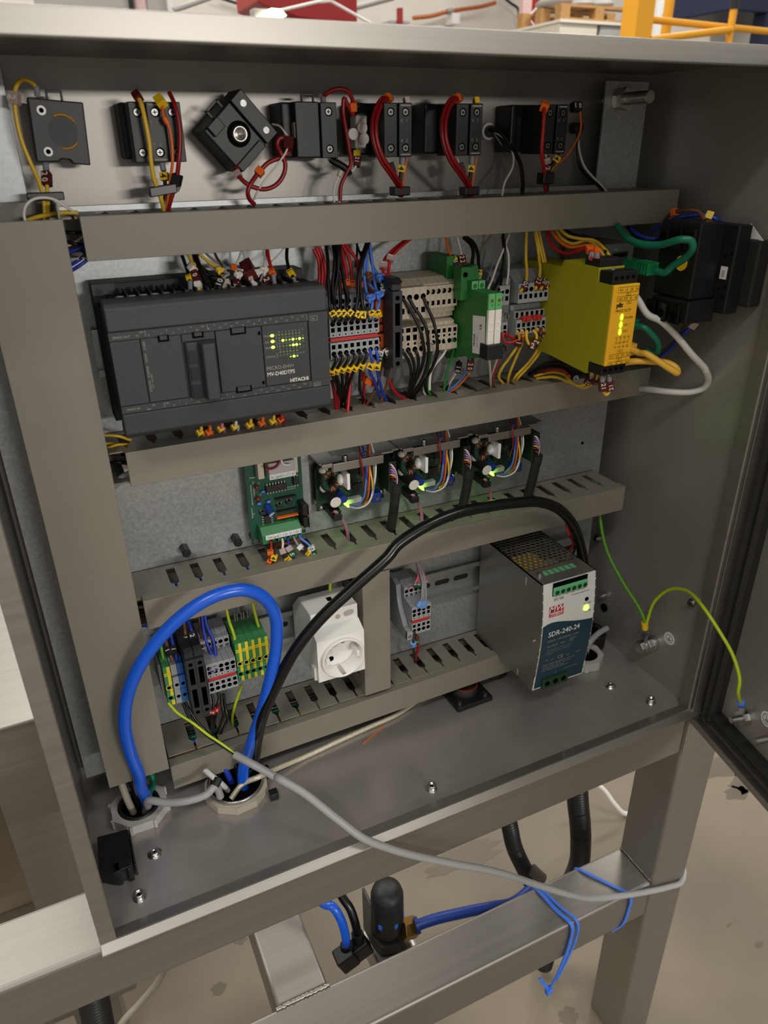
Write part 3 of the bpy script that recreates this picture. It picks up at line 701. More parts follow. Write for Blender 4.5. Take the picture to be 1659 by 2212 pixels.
t = MB(); t.text('FINDER', (X0-.35,-75,396), 3.0, right=(0,0,1), up=(0,1,0), bold=.03); t.text('38.51.7.024', (X0-.35,-79,396), 2.0, right=(0,0,1), up=(0,1,0)); t.text('UL', (X0-.35,-84,411), 4.0, right=(0,0,1), up=(0,1,0), bold=.03)
obj('lettering', t, 'ink', lb)
m = MB(); m.box(335.0, 347.5, -60, -48, 430, 455.5); m.box(333, 341, -40, -8, 440, 462)
obj('input_socket', m, 'green_relay', r1, bevel=.5)
m = MB(); m.cyl((338.5,-60,450),(338.5,-61,450), 2.0, 12); obj('clamp_hole', m, 'void', r1)
pl = at(905+0*1, 0, y=0)
m = MB(); m.box(339.6, 354.6, -96, -84, 389, 401); solo('plug_block', m, 'black', 'black ribbed plug hanging under the green relays', 'plug', (347, -90, 389), bevel=.8)
# grey pair and six grey bridging terminals
G2 = [(-8,-22),(-40,-22),(-44,-18),(-44,3),(-34,4),(-32,9),(-44,11),(-44,27),(-30,36),(-8,36)]
GS2 = [(11,27,-50,-44,[('c',h,22.0,2.05),('r',h-1.5,h+1.5,14.4,18.2)],'grey_tb'), (-15.5,-3.5,-50,-44,[('c',h,-12.6,2.05),('r',h-1.5,h+1.5,-9.6,-6)],'grey_tb'), (3.6,8,-40,-34,[],'grey_tb')]
rowof(2, 378.2, 409.5, W, lambda i: ('grey two-level terminal just behind the green relays', 'grey two-level terminal with the slotted brass screw')[i], 'grey terminals behind the relays', G2, GS2, 'grey_tb2')
m = MB(); m.cyl((386.2,-50.2,411.5),(386.2,-52,411.5), 2.6, 16); m.m = 1; m.box(385.9, 386.5, -52.2, -52, 409.2, 413.8)
q = solo('screw', m, ['zinc', 'void'], 'slotted screw head on the grey terminal beside the relays', 'screw', (386, -50, 411))
obj('spacer_block', MB().box(388.8, 396.8, -38, -8, 392, 440), 'grey_tb2', plate)
def G6X(t, w):
    mb = MB(); slab(mb, .1, w-.1, -2.6, 3.2, -46.5, -44, [('r',h-1.4,h+1.4,-2,2.6)], 2.2, 1); obj('jumper_slot', mb, ['grey_tb', 'void'], t, local=True)
rowof(6, 397.4, 409.5, W, lambda i: 'grey bridging terminal with yellow wires, %s from the relays' % ordn(i), 'grey terminals with yellow wires', G2, GS2, 'grey_tb2', G6X)
for k, (x0, x1) in enumerate(((403.2, 412.2), (414, 423))):
    m = MB(); m.box(x0, x1, -52, -44.5, 404.6, 408.6); m.box(x0+2.5, x1-2.5, -54, -52, 405.2, 408)
    solo('jumper', m, 'red_tb', ('red jumper plug in the bridging terminals, left one', 'red jumper plug in the bridging terminals, right one')[k], 'jumper', (x0, -48, 404.6), 'red jumper plugs', bevel=.6)
# lower left terminals: PE, grey, blue
def PEX(zs):
    def f(t, w):
        for (z0, z1, y) in zs: obj('yellow_band', MB().box(w*.5, w*.93, y-.25, y+1.5, z0, z1), 'pe_yellow', t, local=True)
        mb = MB()
        for z in (13.5, 11.6): mb.box(.1, w-.1, -46.6, -44, z, z+.9)
        obj('rib', mb, 'pe_yellow', t, local=True)
    return f
W2 = 6.05
PB = [(-8,-20),(-26,-24),(-38,-24),(-38,-6),(-40,-4),(-40,18),(-34,21),(-20,22),(-8,22)]
PS = [(-4.4,21,-46,-40,[('c',W2*.42,-1.2,1.9)],'pe_green'), (-22,-5.6,-44,-38,[('c',W2*.42,-14.2,1.8)],'pe_green')]
PG = PEX([(1.2,20.8,-46),(-4.2,-3.3,-46),(-21.8,-16.6,-44),(-11.8,-5.8,-44)])
def PG2(t, w):
    PG(t, w); k = 18; c = (w*.42, -46.2, -1.2); mb = MB(); ring = []
    for rr in (2.5, 1.8): ring += [(c[0]+rr*math.cos(2*math.pi*i/k), c[1], c[2]+rr*math.sin(2*math.pi*i/k)) for i in range(k)]
    mb.mesh(ring, [(i, (i+1) % k, (i+1) % k + k, i+k) for i in range(k)]); obj('hole_rim', mb, 'pe_yellow', t, local=True)
tblock(61.4, 125.6, W2, 'green and yellow earth terminal at the far left of the lower rail', 'green and yellow earth terminals', PB, PS, 'pe_green', extra=PG2)
rowof(5, 124.4, 129.6, W2, lambda i: 'green and yellow earth terminal beside the lower grey terminals, %s from them' % ordn(i), 'green and yellow earth terminals', PB, PS, 'pe_green', PG2)
for k in range(3):
    m = MB(); x = 133.4 + k*W2
    m.box(x, x+.9, -14, -13.2, 152.2, 160); m.box(x+2.2, x+3.1, -14, -13.2, 152.2, 160)
    solo('marker_tab', m, 'tag_clear', 'clear marker tab standing on the earth terminals, %s one' % ordn(k), 'tab', (x, -14, 152), 'clear marker tabs')
PN = [(-4.6,8,-46,-40,[('c',2.9,-.6,1.7)],None), (-22,-6,-44,-38,[('c',2.9,-14.6,1.7)],None), (9,20,-44,-40,[],None)]
tblock(67.9, 125.6, 5.2, 'plain grey terminal between the earth and the blue terminal', None, PB, [(a,b,c,d,e_,'grey_tb') for a,b,c,d,e_,_ in PN], 'grey_tb2')
tblock(73.3, 125.6, 5.3, 'blue neutral terminal beside the black fuse holder', None, PB, [(a,b,c,d,e_,'blue_tb') for a,b,c,d,e_,_ in PN], 'blue_tb')
m = MB(); m.box(58.6, 61.2, -34, -8, 108, 142); solo('end_bracket', m, 'grey_tb', 'thin grey end bracket left of the lower left earth terminal', 'bracket', (60, -20, 108), bevel=.5)

# ================================================================== yellow safety relay
sr = thing('safety_relay', 'yellow safety relay with printed front and green lamps', 'relay', (442, -70, 370))
SX0, SX1 = 429.0, 454.6
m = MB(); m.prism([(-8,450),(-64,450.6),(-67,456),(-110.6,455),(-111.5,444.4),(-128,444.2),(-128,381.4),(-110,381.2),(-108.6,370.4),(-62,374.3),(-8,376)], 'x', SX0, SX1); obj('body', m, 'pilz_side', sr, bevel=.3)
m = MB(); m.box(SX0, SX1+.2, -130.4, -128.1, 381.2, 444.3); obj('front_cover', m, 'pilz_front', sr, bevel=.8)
for (y0, y1, z0, z1) in ((-127, -111.7, 444.5, 453.6), (-127, -110.6, 372.6, 381)):
    mt = obj('plug_terminal', MB().box(SX0+.6, SX1-.4, y0, y1, z0, z1), 'black', sr, bevel=.4)
    for i in range(4):
        x = SX0+4 + i*5.6; obj('clamp_hole', MB().cyl((x, y0-.1, (z0+z1)/2), (x, y0-.35, (z0+z1)/2), 1.5, 12), 'void', mt)
m = MB(); m.box(SX0+1, SX1-1, -110.4, -92, 455.3, 461); mt = obj('plug_terminal', m, 'black', sr, bevel=.4)
for z in (419.6, 413.6, 408.0): obj('lamp', MB().ball((440.2,-130.5,z), 1.5, (.9,.35,1.7), 12), 'led_green', sr)
t = MB(); yy = -130.55
def row_(s_, x0, x1, z, sz):
    for i, q in enumerate(s_): t.text(q, (x0+(x1-x0)*i/(len(s_)-1), yy, z), sz, align='c')
row_(('A1','13','23','33'), 436.2, 451.8, 439.4, 2.9); row_(('S52','S34','41','42'), 436.6, 451.8, 432.9, 2.7)
t.text('P1', (443.6,yy,436.4), 2.4, align='c'); t.text('P2', (445.6,yy,429.9), 2.4, align='c')
lrect(t, 433.4, 454, 438.4, 442.6, yy); lrect(t, 433.2, 454, 432.0, 436.0-.3, yy); lrect(t, 441.6, 446, 435.8, 438.6, yy); lrect(t, 443.2, 448, 429.4, 432.2, yy)
t.text('pilz', (433.4,yy,427.6), 4.6, bold=.05); t.text('PNOZ X2.7P', (433.3,yy,423.6), 2.95, sx=.95)
t.text('POWER', (443.0,yy,417.8), 2.5); t.text('CH.1', (443.0,yy,412.4), 2.5); t.text('CH.2', (442.8,yy,407.4), 2.5)
row_(('13','23','33','41'), 437.4, 449.6, 402.6, 2.5); row_(('14','24','34','42'), 437.2, 449.4, 395.2, 2.5)
for i in range(4):
    x = 437.4+i*4.05; t.face([(x-.15,yy,398),(x+.15,yy,398),(x+.15,yy,400),(x-.15,yy,400)]); t.face([(x-.15,yy,400),(x+.15,yy,400),(x+1,yy,402),(x+.7,yy,402)])
t.face([(437,yy,399.3),(450,yy,399.3),(450,yy,399.5),(437,yy,399.5)])
row_(('S11','S12','S21','S22'), 435.6, 451.6, 387.9, 2.6); row_(('A2','14','24','34'), 435.4, 451.2, 381.9, 2.5)
lrect(t, 432.6, 454.2, 386.9, 390.6, yy); lrect(t, 440.6, 445.6, 390.4, 393.6, yy); t.text('P2', (443.1,yy,391.1), 2.3, align='c'); lrect(t, 440.4, 445.4, 383.9, 386.9, yy); t.text('P1', (442.9,yy,384.4), 2.3, align='c'); lrect(t, 432.4, 453.6, 381.4, 384.3, yy)
obj('lettering', t, 'ink', sr)

# ================================================================== ethernet switch behind the safety relay
sw = thing('network_switch', 'grey network switch mostly hidden behind the yellow safety relay', 'switch', (490, -30, 355))
obj('body', MB().box(474, 511, -58, -8, 352, 464), mat('switch_grey', (.42,.42,.40), .45) and 'switch_grey', sw, bevel=1)
for i, z in enumerate((449, 421, 399, 378)):
    p_ = obj('port', MB().box(486, 504, -58.6, -57.8, z-7, z+8.5), 'zinc', sw)
    obj('opening', MB().box(487.4, 502.6, -58.9, -58.5, z-5.8, z+7), 'void', p_)
obj('lettering', MB().text('LINK', (487,-58.7,458.6), 2.2), 'ink_white', sw)

# ================================================================== main switch on the right wall
ms = thing('load_switch', 'black rotary main switch fixed to the right wall', 'switch', (574, -105, 400))
def wbox(x0, x1, tl, br):
    a, b = at(*tl, x=x0), at(*br, x=x0); return MB().box(x0, x1, a[1], b[1], b[2], a[2])
a = at(1441, 492, x=518); b = at(1508, 700, x=518)
b1 = obj('contact_block', MB().box(518, 545, -80, -122, 424, 484), 'black', ms, bevel=1.2)
obj('contact_block', MB().box(514, 545, -84, -126, 405, 423.6), 'black', ms, bevel=1.2)
for k in range(3):
    y = -87 - k*14; z1 = 402.5 + 0*k
    obj('terminal', MB().box(510, 514, y-5.4, y+5.4, 404, 420), 'black_gloss', ms, bevel=.8)
    obj('terminal', MB().box(514, 518, y-5.4, y+5.4, 462, 480), 'black_gloss', ms, bevel=.8)
    m = MB(); m.cyl((513.9,y,472),(513.6,y,472), 3.6, 14); m.cyl((509.9,y,411),(509.6,y,411), 3.6, 14); obj('clamp_hole', m, 'void', ms)
obj('mechanism', MB().box(545.2, 560, -78, -136, 412, 482), 'black', ms, bevel=1.2)
obj('base', MB().box(560.2, 573.8, -84, -146, 418, 470), 'rubber', ms, bevel=1.5)
m = MB(); m.box(544.6, 545.1, -131.6, -125, 440, 450); w_ = obj('window', m, 'label_white', ms); obj('window_mark', MB().box(544.2, 544.5, -130, -127, 442, 447), 'sheet_grey', w_)
m = MB()
for (y, z) in ((-127,458),(-133,460),(-126,432),(-132,434),(-131,426)): m.cyl((545.15,y,z),(544.9,y,z), 1.3, 10)
obj('hole', m, 'void', ms)
m = MB(); m.prism([(-122,470.5),(-138,470.5),(-146,468),(-128,482)], 'x', 566, 566.4); obj('paper_label', m, 'label_white', ms)
m = MB(); m.cyl((517.9,-108,452),(517,-108,452), 6, 20); obj('yellow_dot', m, 'tag_yellow', ms)
# ================================================================== green interface board
pc = thing('interface_board', 'green circuit board with terminal strip, left of the motor drivers', 'circuit board', (182, -6, 227))
PY = -13.0
obj('board', MB().box(157.3, 207.6, PY+.2, PY+1.8, 226.8, 318), 'pcb', pc)
obj('back_shield', MB().box(204, 216, -8, -.2, 246, 306), 'galv', pc)
for (x, z) in ((160.5, 230), (204.8, 233.6)):
    obj('standoff', MB().hexa((x, PY+1.9, z), (x, -.1, z), 3), 'black', pc); obj('screw', MB().cyl((x, PY+.2, z), (x, PY-1.4, z), 2.4, 14), 'zinc', pc)
for (x, z) in ((169, 299), (199, 299)): obj('resistor_pack', MB().box(x-2.6, x+2.6, PY-9, PY+.2, z-7.5, z+10), 'tan', pc, bevel=.3)
for (x, z) in ((169.8, 291.4), (199.6, 292)): obj('test_pin', MB().ball((x, PY-7, z), 1.1, (1,1,1), 8), 'brass', pc)
m = MB(); m.box(174.5, 197.5, PY-14, PY+.2, 291.5, 306); cn = obj('terminal_strip', m, 'sheet_grey', pc, bevel=.4)
obj('strip_label', MB().box(174.5, 197.5, PY-14.6, PY-14.1, 291.6, 296.4), 'label_white', cn)
t = MB(); yy = PY-14.75
for i, q in enumerate(('5v', 'gnd', '1 1', '1 2')): t.text(q, (177+i*5.6, yy, 292.8), 2.9, align='c')
for i in range(4): t.face([(179.8+i*5.4,yy,291.8),(179.95+i*5.4,yy,291.8),(179.95+i*5.4,yy,296.2),(179.8+i*5.4,yy,296.2)])
obj('lettering', t, 'ink', cn)
def dip(name, x0, x1, z0, z1, n, vertical=False):
    c = obj(name, MB().box(x0, x1, PY-3.6, PY-.4, z0, z1), 'chip', pc, bevel=.3)
    for i in range(n):
        f = (i+.5)/n
        for s_ in (0, 1):
            m = MB()
            if vertical: z = z0+(z1-z0)*f; x = (x0-1 if s_ == 0 else x1+1); m.box(x-.9, x+.9, PY-2, PY+.1, z-.55, z+.55)
            else: x = x0+(x1-x0)*f; z = (z0-1 if s_ == 0 else z1+1); m.box(x-.55, x+.55, PY-2, PY+.1, z-.9, z+.9)
            obj('pin', m, 'solder', c)
    return c
dip('logic_chip', 173.6, 192, 275.2, 281, 7); dip('driver_chip', 169.6, 175.6, 244.4, 253.4, 4, True); dip('dip_switch', 198.6, 203.6, 277.5, 284.5, 2)
for (x, z, mm) in ((165.1, 282.6, 'led_red'), (165.4, 271.4, 'led_red'), (182.2, 243.8, 'led_grn_off'), (187.2, 243.8, 'led_red'), (192.2, 243.8, 'led_grn_off'), (197.3, 243.8, 'led_red')):
    obj('lamp', MB().cyl((x, PY, z), (x, PY-4.5, z), 1.9, 12).ball((x, PY-4.5, z), 1.9, (1, .9, 1), 10), mm, pc)
for (x0, z0, x1, z1, mm) in ((181, 266.4, 200, 267.8, 'black'), (181.5, 254.2, 199.6, 255.4, 'black'), (180.6, 248.6, 200.4, 249.8, 'tag_orange')):
    obj('resistor_array', MB().box(x0, x1, PY-5, PY+.1, z0, z1), mm, pc, bevel=.2)
for (x, z) in ((166.5, 266), (175, 266), (170.8, 276.5)): obj('disc_capacitor', MB().ball((x, PY-2.2, z), 2.1, (1.1, .7, .7), 10), 'w_lblue', pc)
m = MB(); m.cyl((173.6, PY, 261.4), (175.2, PY-9, 256.6), 3.2, 16); cp = obj('capacitor', m, 'cap_blue', pc); obj('capacitor_top', MB().cyl((175.2, PY-9, 256.6), (175.25, PY-9.15, 256.5), 2.9, 16), 'cap_white', cp)
for (x, z) in ((169, 257.2), (184.5, 261), (193.5, 262.2)): 
    q = obj('transistor', MB().box(x-2.5, x+2.5, PY-4, PY+.1, z-2.2, z+1), 'chip', pc, bevel=.3)
    obj('pin', MB().box(x-2.2, x-1.4, PY-1.6, PY+.1, z+1, z+2.4), 'solder', q); obj('pin', MB().box(x+1.4, x+2.2, PY-1.6, PY+.1, z+1, z+2.4), 'solder', q)
for z in (256.5, 244.4):
    q = obj('power_transistor', MB().box(201.8, 206.2, PY-14, PY+.1, z-5, z+5), 'black', pc, bevel=.3)
    obj('heat_tab', MB().box(206.2, 207.6, PY-17, PY+.1, z-5, z+5.5), 'alu', q)
m = MB(); m.prism([(PY+.1,245.6),(PY-7,245.4),(PY-13,239.6),(PY-13,231.2),(PY+.1,229.2)], 'x', 163.6, 199.6); cn = obj('terminal_strip', m, mat('conn_green', (.20,.47,.28), .4) and 'conn_green', pc, bevel=.3)
obj('strip_label', MB().box(166.6, 199.6, PY-13.5, PY-13.05, 235.2, 239.6), 'label_white', cn)
t = MB(); yy = PY-13.65
for i, q in enumerate(('24v', 'gnd', '1 1', 'O 1', '1 2', 'O 2')): t.text(q, (170.8+i*5.2, yy, 236.2), 2.9, align='c')
for i in range(7): t.face([(168.2+i*5.2,yy,235.4),(168.35+i*5.2,yy,235.4),(168.35+i*5.2,yy,239.4),(168.2+i*5.2,yy,239.4)])
obj('lettering', t, 'ink', cn)
m = MB()
for i in range(6): m.cyl((171+i*5.2, PY-13, 233.2), (171+i*5.2, PY-13.3, 233.2), 1.5, 12)
obj('wire_hole', m, 'void', cn)
t = MB(); yy = PY+.1
for (q, x, z, sz, r_) in (('Pulse', 161, 289.6, 2.3, 0), ('TECHNIK AS DURIVAMPE', 160.6, 284, 1.7, 1), ('VECTOR INTERFACE', 163, 287, 1.7, 1), ('SV CONTROL', 159.6, 262, 1.6, 1), ('Stromach 1', 193.4, 274.6, 1.7, 0), ('Stromach 2', 193.2, 272.6, 1.7, 0), ('T1', 167.6, 283.6, 1.7, 0), ('T2', 168, 272.6, 1.7, 0), ('IC1', 160.5, 255.6, 1.6, 0)):
    if r_: t.text(q, (x, yy, z), sz, right=(0,0,-1), up=(1,0,0))
    else: t.text(q, (x, yy, z), sz)
obj('lettering', t, 'ink_white', pc)
t = MB(); t.text('PR3.1', (181, yy, 286.6), 3.6, bold=.02); obj('handwriting', t, 'pot_blue', pc)

# ================================================================== three motor driver boards
dr = thing('motor_driver', 'motor driver board with coil and green lamp, nearest the green interface board', 'circuit board', (218.0, 0, 244), 'motor driver boards')
L = dict(local=True)
obj('backplate', MB().box(0, 70, -3, -.2, -1, 56), 'alu', dr, **L)
m = MB(); m.prism([(2,1),(69,1),(69,40),(64,46),(64,54),(6,54),(6,46),(2,40)], 'y', -12, -10.4); obj('board', m, 'pcb_dark', dr, **L)
for (x, z) in ((6, 4.5), (66, 8)): obj('screw', MB().hexa((x,-10.4,z),(x,-3,z), 2.6).cyl((x,-12,z),(x,-14,z), 2.6, 14).ball((x,-14,z), 2.2, (1,.5,1), 10), 'zinc', dr, **L)
m = MB(); m.box(-1, 69, -34, -3, 54.6, 56.2); m.box(9.4, 57, -39, -34, 48.6, 56.2); m.box(0, 20, -37, -34, 52.6, 56.2)
br = obj('bracket', m, 'alu', dr, bevel=.4, **L)
obj('bracket_slot', MB().box(16, 56, -22, -10, 56.25, 56.5), 'galv', br, **L)
obj('heatsink_bar', MB().box(14, 58, -33, -12, 48.8, 54.4), 'alu', dr, bevel=.4, **L)
for x in (24, 42): obj('screw', MB().cyl((x,-30,56.3),(x,-30,58), 2.8, 14).ball((x,-30,58), 2.6, (1,1,.6), 10), 'zinc', dr, **L)
obj('bracket_arm', MB().box(60, 76, -30, -3, 54.4, 56), 'alu', dr, **L)
# toroid coil
c = Vector((13, -22, 34)); Rr, rr = 7.6, 3.6
m = MB(); ringp = [c + Vector((-.35*Rr*math.cos(a)*0 + Rr*.85*math.sin(a)*.5, -Rr*.55*math.sin(a)*0 + Rr*.3*math.cos(a)*0, 0)) for a in ()]
def torpt(a): return c + Vector((-Rr*math.cos(a)*.9, 0, Rr*math.sin(a)*1.15))
m.tube([torpt(2*math.pi*i/24) for i in range(25)], rr, 10, cap=False); cl = obj('coil_core', m, 'pcb_dark', dr, **L)
for i in range(13):
    a = 2*math.pi*(i-.5)/15 + .5
    if 5 <= i <= 6: continue
    p = torpt(a); d = (torpt(a+.01)-p).normalized(); a1 = d.orthogonal().normalized(); b1 = d.cross(a1)
    obj('winding', MB().tube([p + (a1*math.cos(2*math.pi*k/12)+b1*math.sin(2*math.pi*k/12))*(rr+.5) for k in range(13)], .62, 6, cap=False), 'copper' if i % 3 else 'chip', cl, **L)
obj('coil_tie', MB().ball((8, -20, 44), 4.5, (1.2, 1, .8), 10).ball((7.5, -20, 27), 4.5, (1.1, 1, 1), 10), 'tan', dr, **L)
m = MB(); m.box(22.5, 25.4, -37, -12, 28.5, 43.5); m.ball((20.5, -26, 35), 3.6, (.9, 1.2, 1.6), 10); obj('white_clamp', m, 'white_pl', dr, bevel=.5, **L)
m = MB(); m.cyl((10.5,-12,21.5),(11.3,-36,18.8), 5.4, 20); cp = obj('capacitor', m, 'black', dr, **L)
q = obj('capacitor_top', MB().cyl((11.3,-36,18.8),(11.3,-36.2,18.78), 5.1, 20), 'cap_white', cp, **L)
obj('vent_mark', MB().box(7.4, 15.2, -36.35, -36.22, 18.5, 19.0).box(11.05, 11.55, -36.35, -36.22, 15, 22.6), 'sheet_grey', q, **L) if False else None
m = MB(); m.cyl((20,-12,19),(20.7,-32,17.6), 3.7, 18); obj('capacitor', m, 'cap_blue', dr, **L)
for (x0, x1, z0, z1, d_) in ((34, 42, 32, 41, 3), (44, 51, 30, 38, 3), (30, 35, 18, 25, 6), (37, 48, 14, 22, 3), (28, 33, 27, 30, 3), (52, 57, 34, 40, 3), (53, 58, 22, 28, 3)):
    obj('chip', MB().box(x0, x1, -12-d_, -12, z0, z1), 'chip', dr, bevel=.2, **L)
random.seed(11); m = MB()
for i in range(90):
    x, z = random.uniform(27, 60), random.uniform(12, 46); w_ = random.uniform(.5, 1.1)
    m.box(x, x+w_, -12.7, -12, z, z+w_*.7)
st_ = obj('small_components', m, 'solder', dr, **L); st_['kind'] = 'stuff'
obj('connector', MB().box(26, 44, -18, -12, 4.5, 9.5), 'sheet_grey', dr, bevel=.4, **L)
m = MB(); m.prism([(26.2,9.4),(29.4,6),(30.2,3.2),(28.2,3.6),(25.4,7.4)], 'y', -21, -15); obj('lamp', m, 'led_drv', dr, **L)
m = MB(); m.box(53.4, 62, -22, -12, 2.4, 12); q = obj('trimmer', m, 'pot_blue', dr, bevel=.5, **L); obj('trimmer_screw', MB().cyl((57.6,-22,6.6),(57.6,-22.6,6.6), 1.7, 12), 'brass', q, **L)
obj('power_plug', MB().box(8, 18, -32, -12, 2, 8).box(9, 17, -36, -30, 0, 6.4), 'black', dr, bevel=.5, **L)
obj('motor_plug', MB().box(64, 72, -34, -12, 16, 46), 'black', dr, bevel=.6, **L)
dup(dr, (295.2, 0, 245), 'motor driver board with coil and green lamp, the middle one of three', 'motor driver boards')
dup(dr, (373.6, 0, 244.6), 'motor driver board with coil and green lamp, the rightmost of three', 'motor driver boards')

# ================================================================== white socket outlet
WI = at(711.2, 1294, z=170.5); WIX, WIY = WI[0], WI[1]
so = thing('socket_outlet', 'white rail-mounted mains socket outlet with round recess', 'socket', (213, -40, 104))
SXA, SXB = 190.6, 236.2
m = MB(); m.prism([(-8,150),(-28,170.4),(-62,170.6),(-62,156),(-62,149.8),(-62,106),(-60,104.6),(-40,101),(-20,98),(-8,98)], 'x', SXA, SXB); obj('body', m, 'white_pl', so, bevel=1.2, seg=3)
cc = Vector((214.2, -77, 127.4)); R1 = 20.4
m = MB(); n = 40; 
m.holed(SXA, SXB, 105.4, 149.8, -75, [('c', cc[0], cc[2], R1-1.6)], 12.4, n=40)
for (q_) in ([(SXA,-75,149.8),(SXB,-75,149.8),(SXB,-62,156),(SXA,-62,156)], [(SXA,-75,105.4),(SXA,-62,103),(SXB,-62,103),(SXB,-75,105.4)], [(SXA,-75,105.4),(SXA,-75,149.8),(SXA,-62,156),(SXA,-62,103)], [(SXB,-75,105.4),(SXB,-62,103),(SXB,-62,156),(SXB,-75,149.8)]): m.face(q_)
obj('front_block', m, 'white_pl', so)
m = MB(); m.lathe([(R1+.4, 2.0), (R1+.4, -1.0), (R1-.4, -2.0), (R1-1.8, -1.6), (R1-2.4, 14)], cc, (0,1,0), 44); obj('round_rim', m, 'white_pl', so)
for sx in (-1, 1):
    obj('guide_rib', MB().box(cc[0]+sx*14.6-1.6, cc[0]+sx*14.6+1.6, cc[1]-1, cc[1]+13, cc[2]-3, cc[2]+3), 'white_pl', so, bevel=.4)
for (dx, dz) in ((6, 9.5), (-6.5, -9)): obj('pin_hole', MB().cyl(cc+Vector((dx, 14.3, dz)), cc+Vector((dx, 14.0, dz)), 2.6, 16), 'void' if dx < 0 else 'sheet_grey', so)
for dz in (17.6, -17.4): obj('earth_clip', MB().box(cc[0]-1.6, cc[0]+1.6, cc[1]-1.2, cc[1]+12, cc[2]+dz-.6, cc[2]+dz+.6), 'zinc', so)
t = MB()
for (q, dx, dz, sz, b) in (('Schneider', -15, 5.4, 4.6, .02), ('Electric', -7.5, 2.6, 2.8, 0), ('16A  250V~', -14.6, -.6, 2.4, 0), ('A9A15310', -14.2, -3.2, 2.2, 0)): t.text(q, cc+Vector((dx, 14.1, dz)), sz, bold=b)
obj('lettering', t, 'sheet_grey', so)
obj('screw_hole', MB().cyl((216.5,-62.1,162.2),(216.5,-62.3,162.2), 2.4, 16), 'sheet_grey', so)
k = 10; ring = [(229.2+2.9*math.sin(math.pi*i/k), 163.6+2.9*math.cos(math.pi*i/k)) for i in range(k+1)] + [(225-2.9*math.sin(math.pi*i/k), 163.2-2.9*math.cos(math.pi*i/k)) for i in range(k+1)]
obj('label_recess', MB().prism(ring, 'y', -62.3, -62.1), 'sheet_grey', so)
obj('wire_inlet', MB().box(WIX-2.4, WIX+2.4, WIY-3, WIY+3, 170.5, 170.8), 'void', so)
obj('release_lever', MB().box(188.4, 191, -70, -62, 104.5, 118), 'white_pl', so, bevel=.6)

# ================================================================== power supply
ps = thing('power_supply', 'silver power supply with white and dark blue printed front', 'power supply', (433, -60, 48.4))
A0, A1, Z0, Z1, YF_, YB2 = 401.4, 464.4, 48.4, 173.6, -114.7, -8.0
def bulge(z): 
    f = (z-Z0)/(Z1-Z0); return YF_ - 5.0*math.sin(math.pi*min(1, max(0, f))**1.15)*1.0
zs = [Z0 + (Z1-Z0)*i/24 for i in range(25)]
side = [(bulge(z), z) for z in zs]
m = MB()
for (x0, x1) in ((A0, A0+1), (A1-1, A1)): m.prism([(YB2, Z0)] + side + [(YB2, Z1)], 'x', x0, x1)
m.box(A0+1, A1-1, YB2-1, YB2, Z0, Z1); m.box(A0+1, A1-1, YF_, YB2-1, Z0, Z0+1)
obj('case', m, mat('psu_steel', (.60,.59,.565), .34, .75, noise=((40,4,4), .05, 3)) and 'psu_steel', ps)
# perforated top: hexagonal holes cut through
m = MB(); pit = 5.8; hr = 2.55
nx = 11; ny = 15; zt = Z1-1
def hexcell(cx, cy, solid):
    R_ = pit/math.sqrt(3)
    o_ = [(cx+R_*math.cos(math.pi/6+math.pi/3*i), cy+R_*math.sin(math.pi/6+math.pi/3*i)) for i in range(6)]
    if solid: m.prism(o_, 'z', zt, Z1)
    else:
        i_ = [(cx+hr*math.cos(math.pi/6+math.pi/3*i), cy+hr*math.sin(math.pi/6+math.pi/3*i)) for i in range(6)]
        for i in range(6):
            j = (i+1) % 6
            m.face([o_[i]+(Z1,), o_[j]+(Z1,), i_[j]+(Z1,), i_[i]+(Z1,)]); m.face([i_[i]+(Z1,), i_[j]+(Z1,), i_[j]+(zt,), i_[i]+(zt,)])
for r_ in range(ny):
    cy = YB2-7 - r_*pit*math.sqrt(3)/2
    for k in range(nx):
        cx = A0+3.2+pit/2*(r_ % 2) + k*pit
        if cx > A1-3: continue
        hexcell(cx, cy, cy < -92 and cx < A1-20)
yl = YB2-7-(ny-1)*pit*math.sqrt(3)/2-2.4
m.box(A0, A1, YB2-5, YB2, zt, Z1); m.box(A0, A1, YF_, yl+1.5, zt, Z1); m.box(A0, A0+1.2, yl, YB2, zt, Z1); m.box(A1-2.6, A1, yl, YB2, zt, Z1)
obj('perforated_top', m, 'psu_steel', ps)
m = MB(); m.box(412, 438, -76, -48, 140, 166); obj('transformer', m, 'w_yellow', ps, bevel=1)
obj('inner_board', MB().box(403, 463, -110, -10, 120, 122), 'pcb_dark', ps)
obj('inner_capacitor', MB().cyl((450,-66,122),(450,-66,160), 8, 16), 'tan', ps); obj('inner_choke', MB().cyl((424,-24,122),(424,-24,158), 9, 16), 'chip', ps)
# curved front label
def fpatch(mb, x0, x1, z0, z1, off, n=14, top=None):
    nxp = 12 if top else 1
    for i in range(n):
        for j in range(nxp):
            xa_, xb_ = x0+(x1-x0)*j/nxp, x0+(x1-x0)*(j+1)/nxp
            def zz(x, f): zt_ = top(x) if top else z1; return z0 + (zt_-z0)*f
            q = []
            for (x, f) in ((xa_, i/n), (xb_, i/n), (xb_, (i+1)/n), (xa_, (i+1)/n)):
                z = zz(x, f); q.append((x, bulge(z)-off, z))
            mb.face(q, True)
    return mb
obj('front_label', fpatch(MB(), A0, A1, Z0, Z1, .0), 'label_white', ps)
WV = [(0,127.6),(.08,129.8),(.17,130.8),(.28,130.3),(.40,128.7),(.54,126.3),(.68,124.2),(.84,122.6),(1,121.6)]
def wave(x):
    f = (x-A0)/63
    for (f0, z0), (f1, z1) in zip(WV, WV[1:]):
        if f <= f1: return z0 + (z1-z0)*(f-f0)/(f1-f0)
    return WV[-1][1]
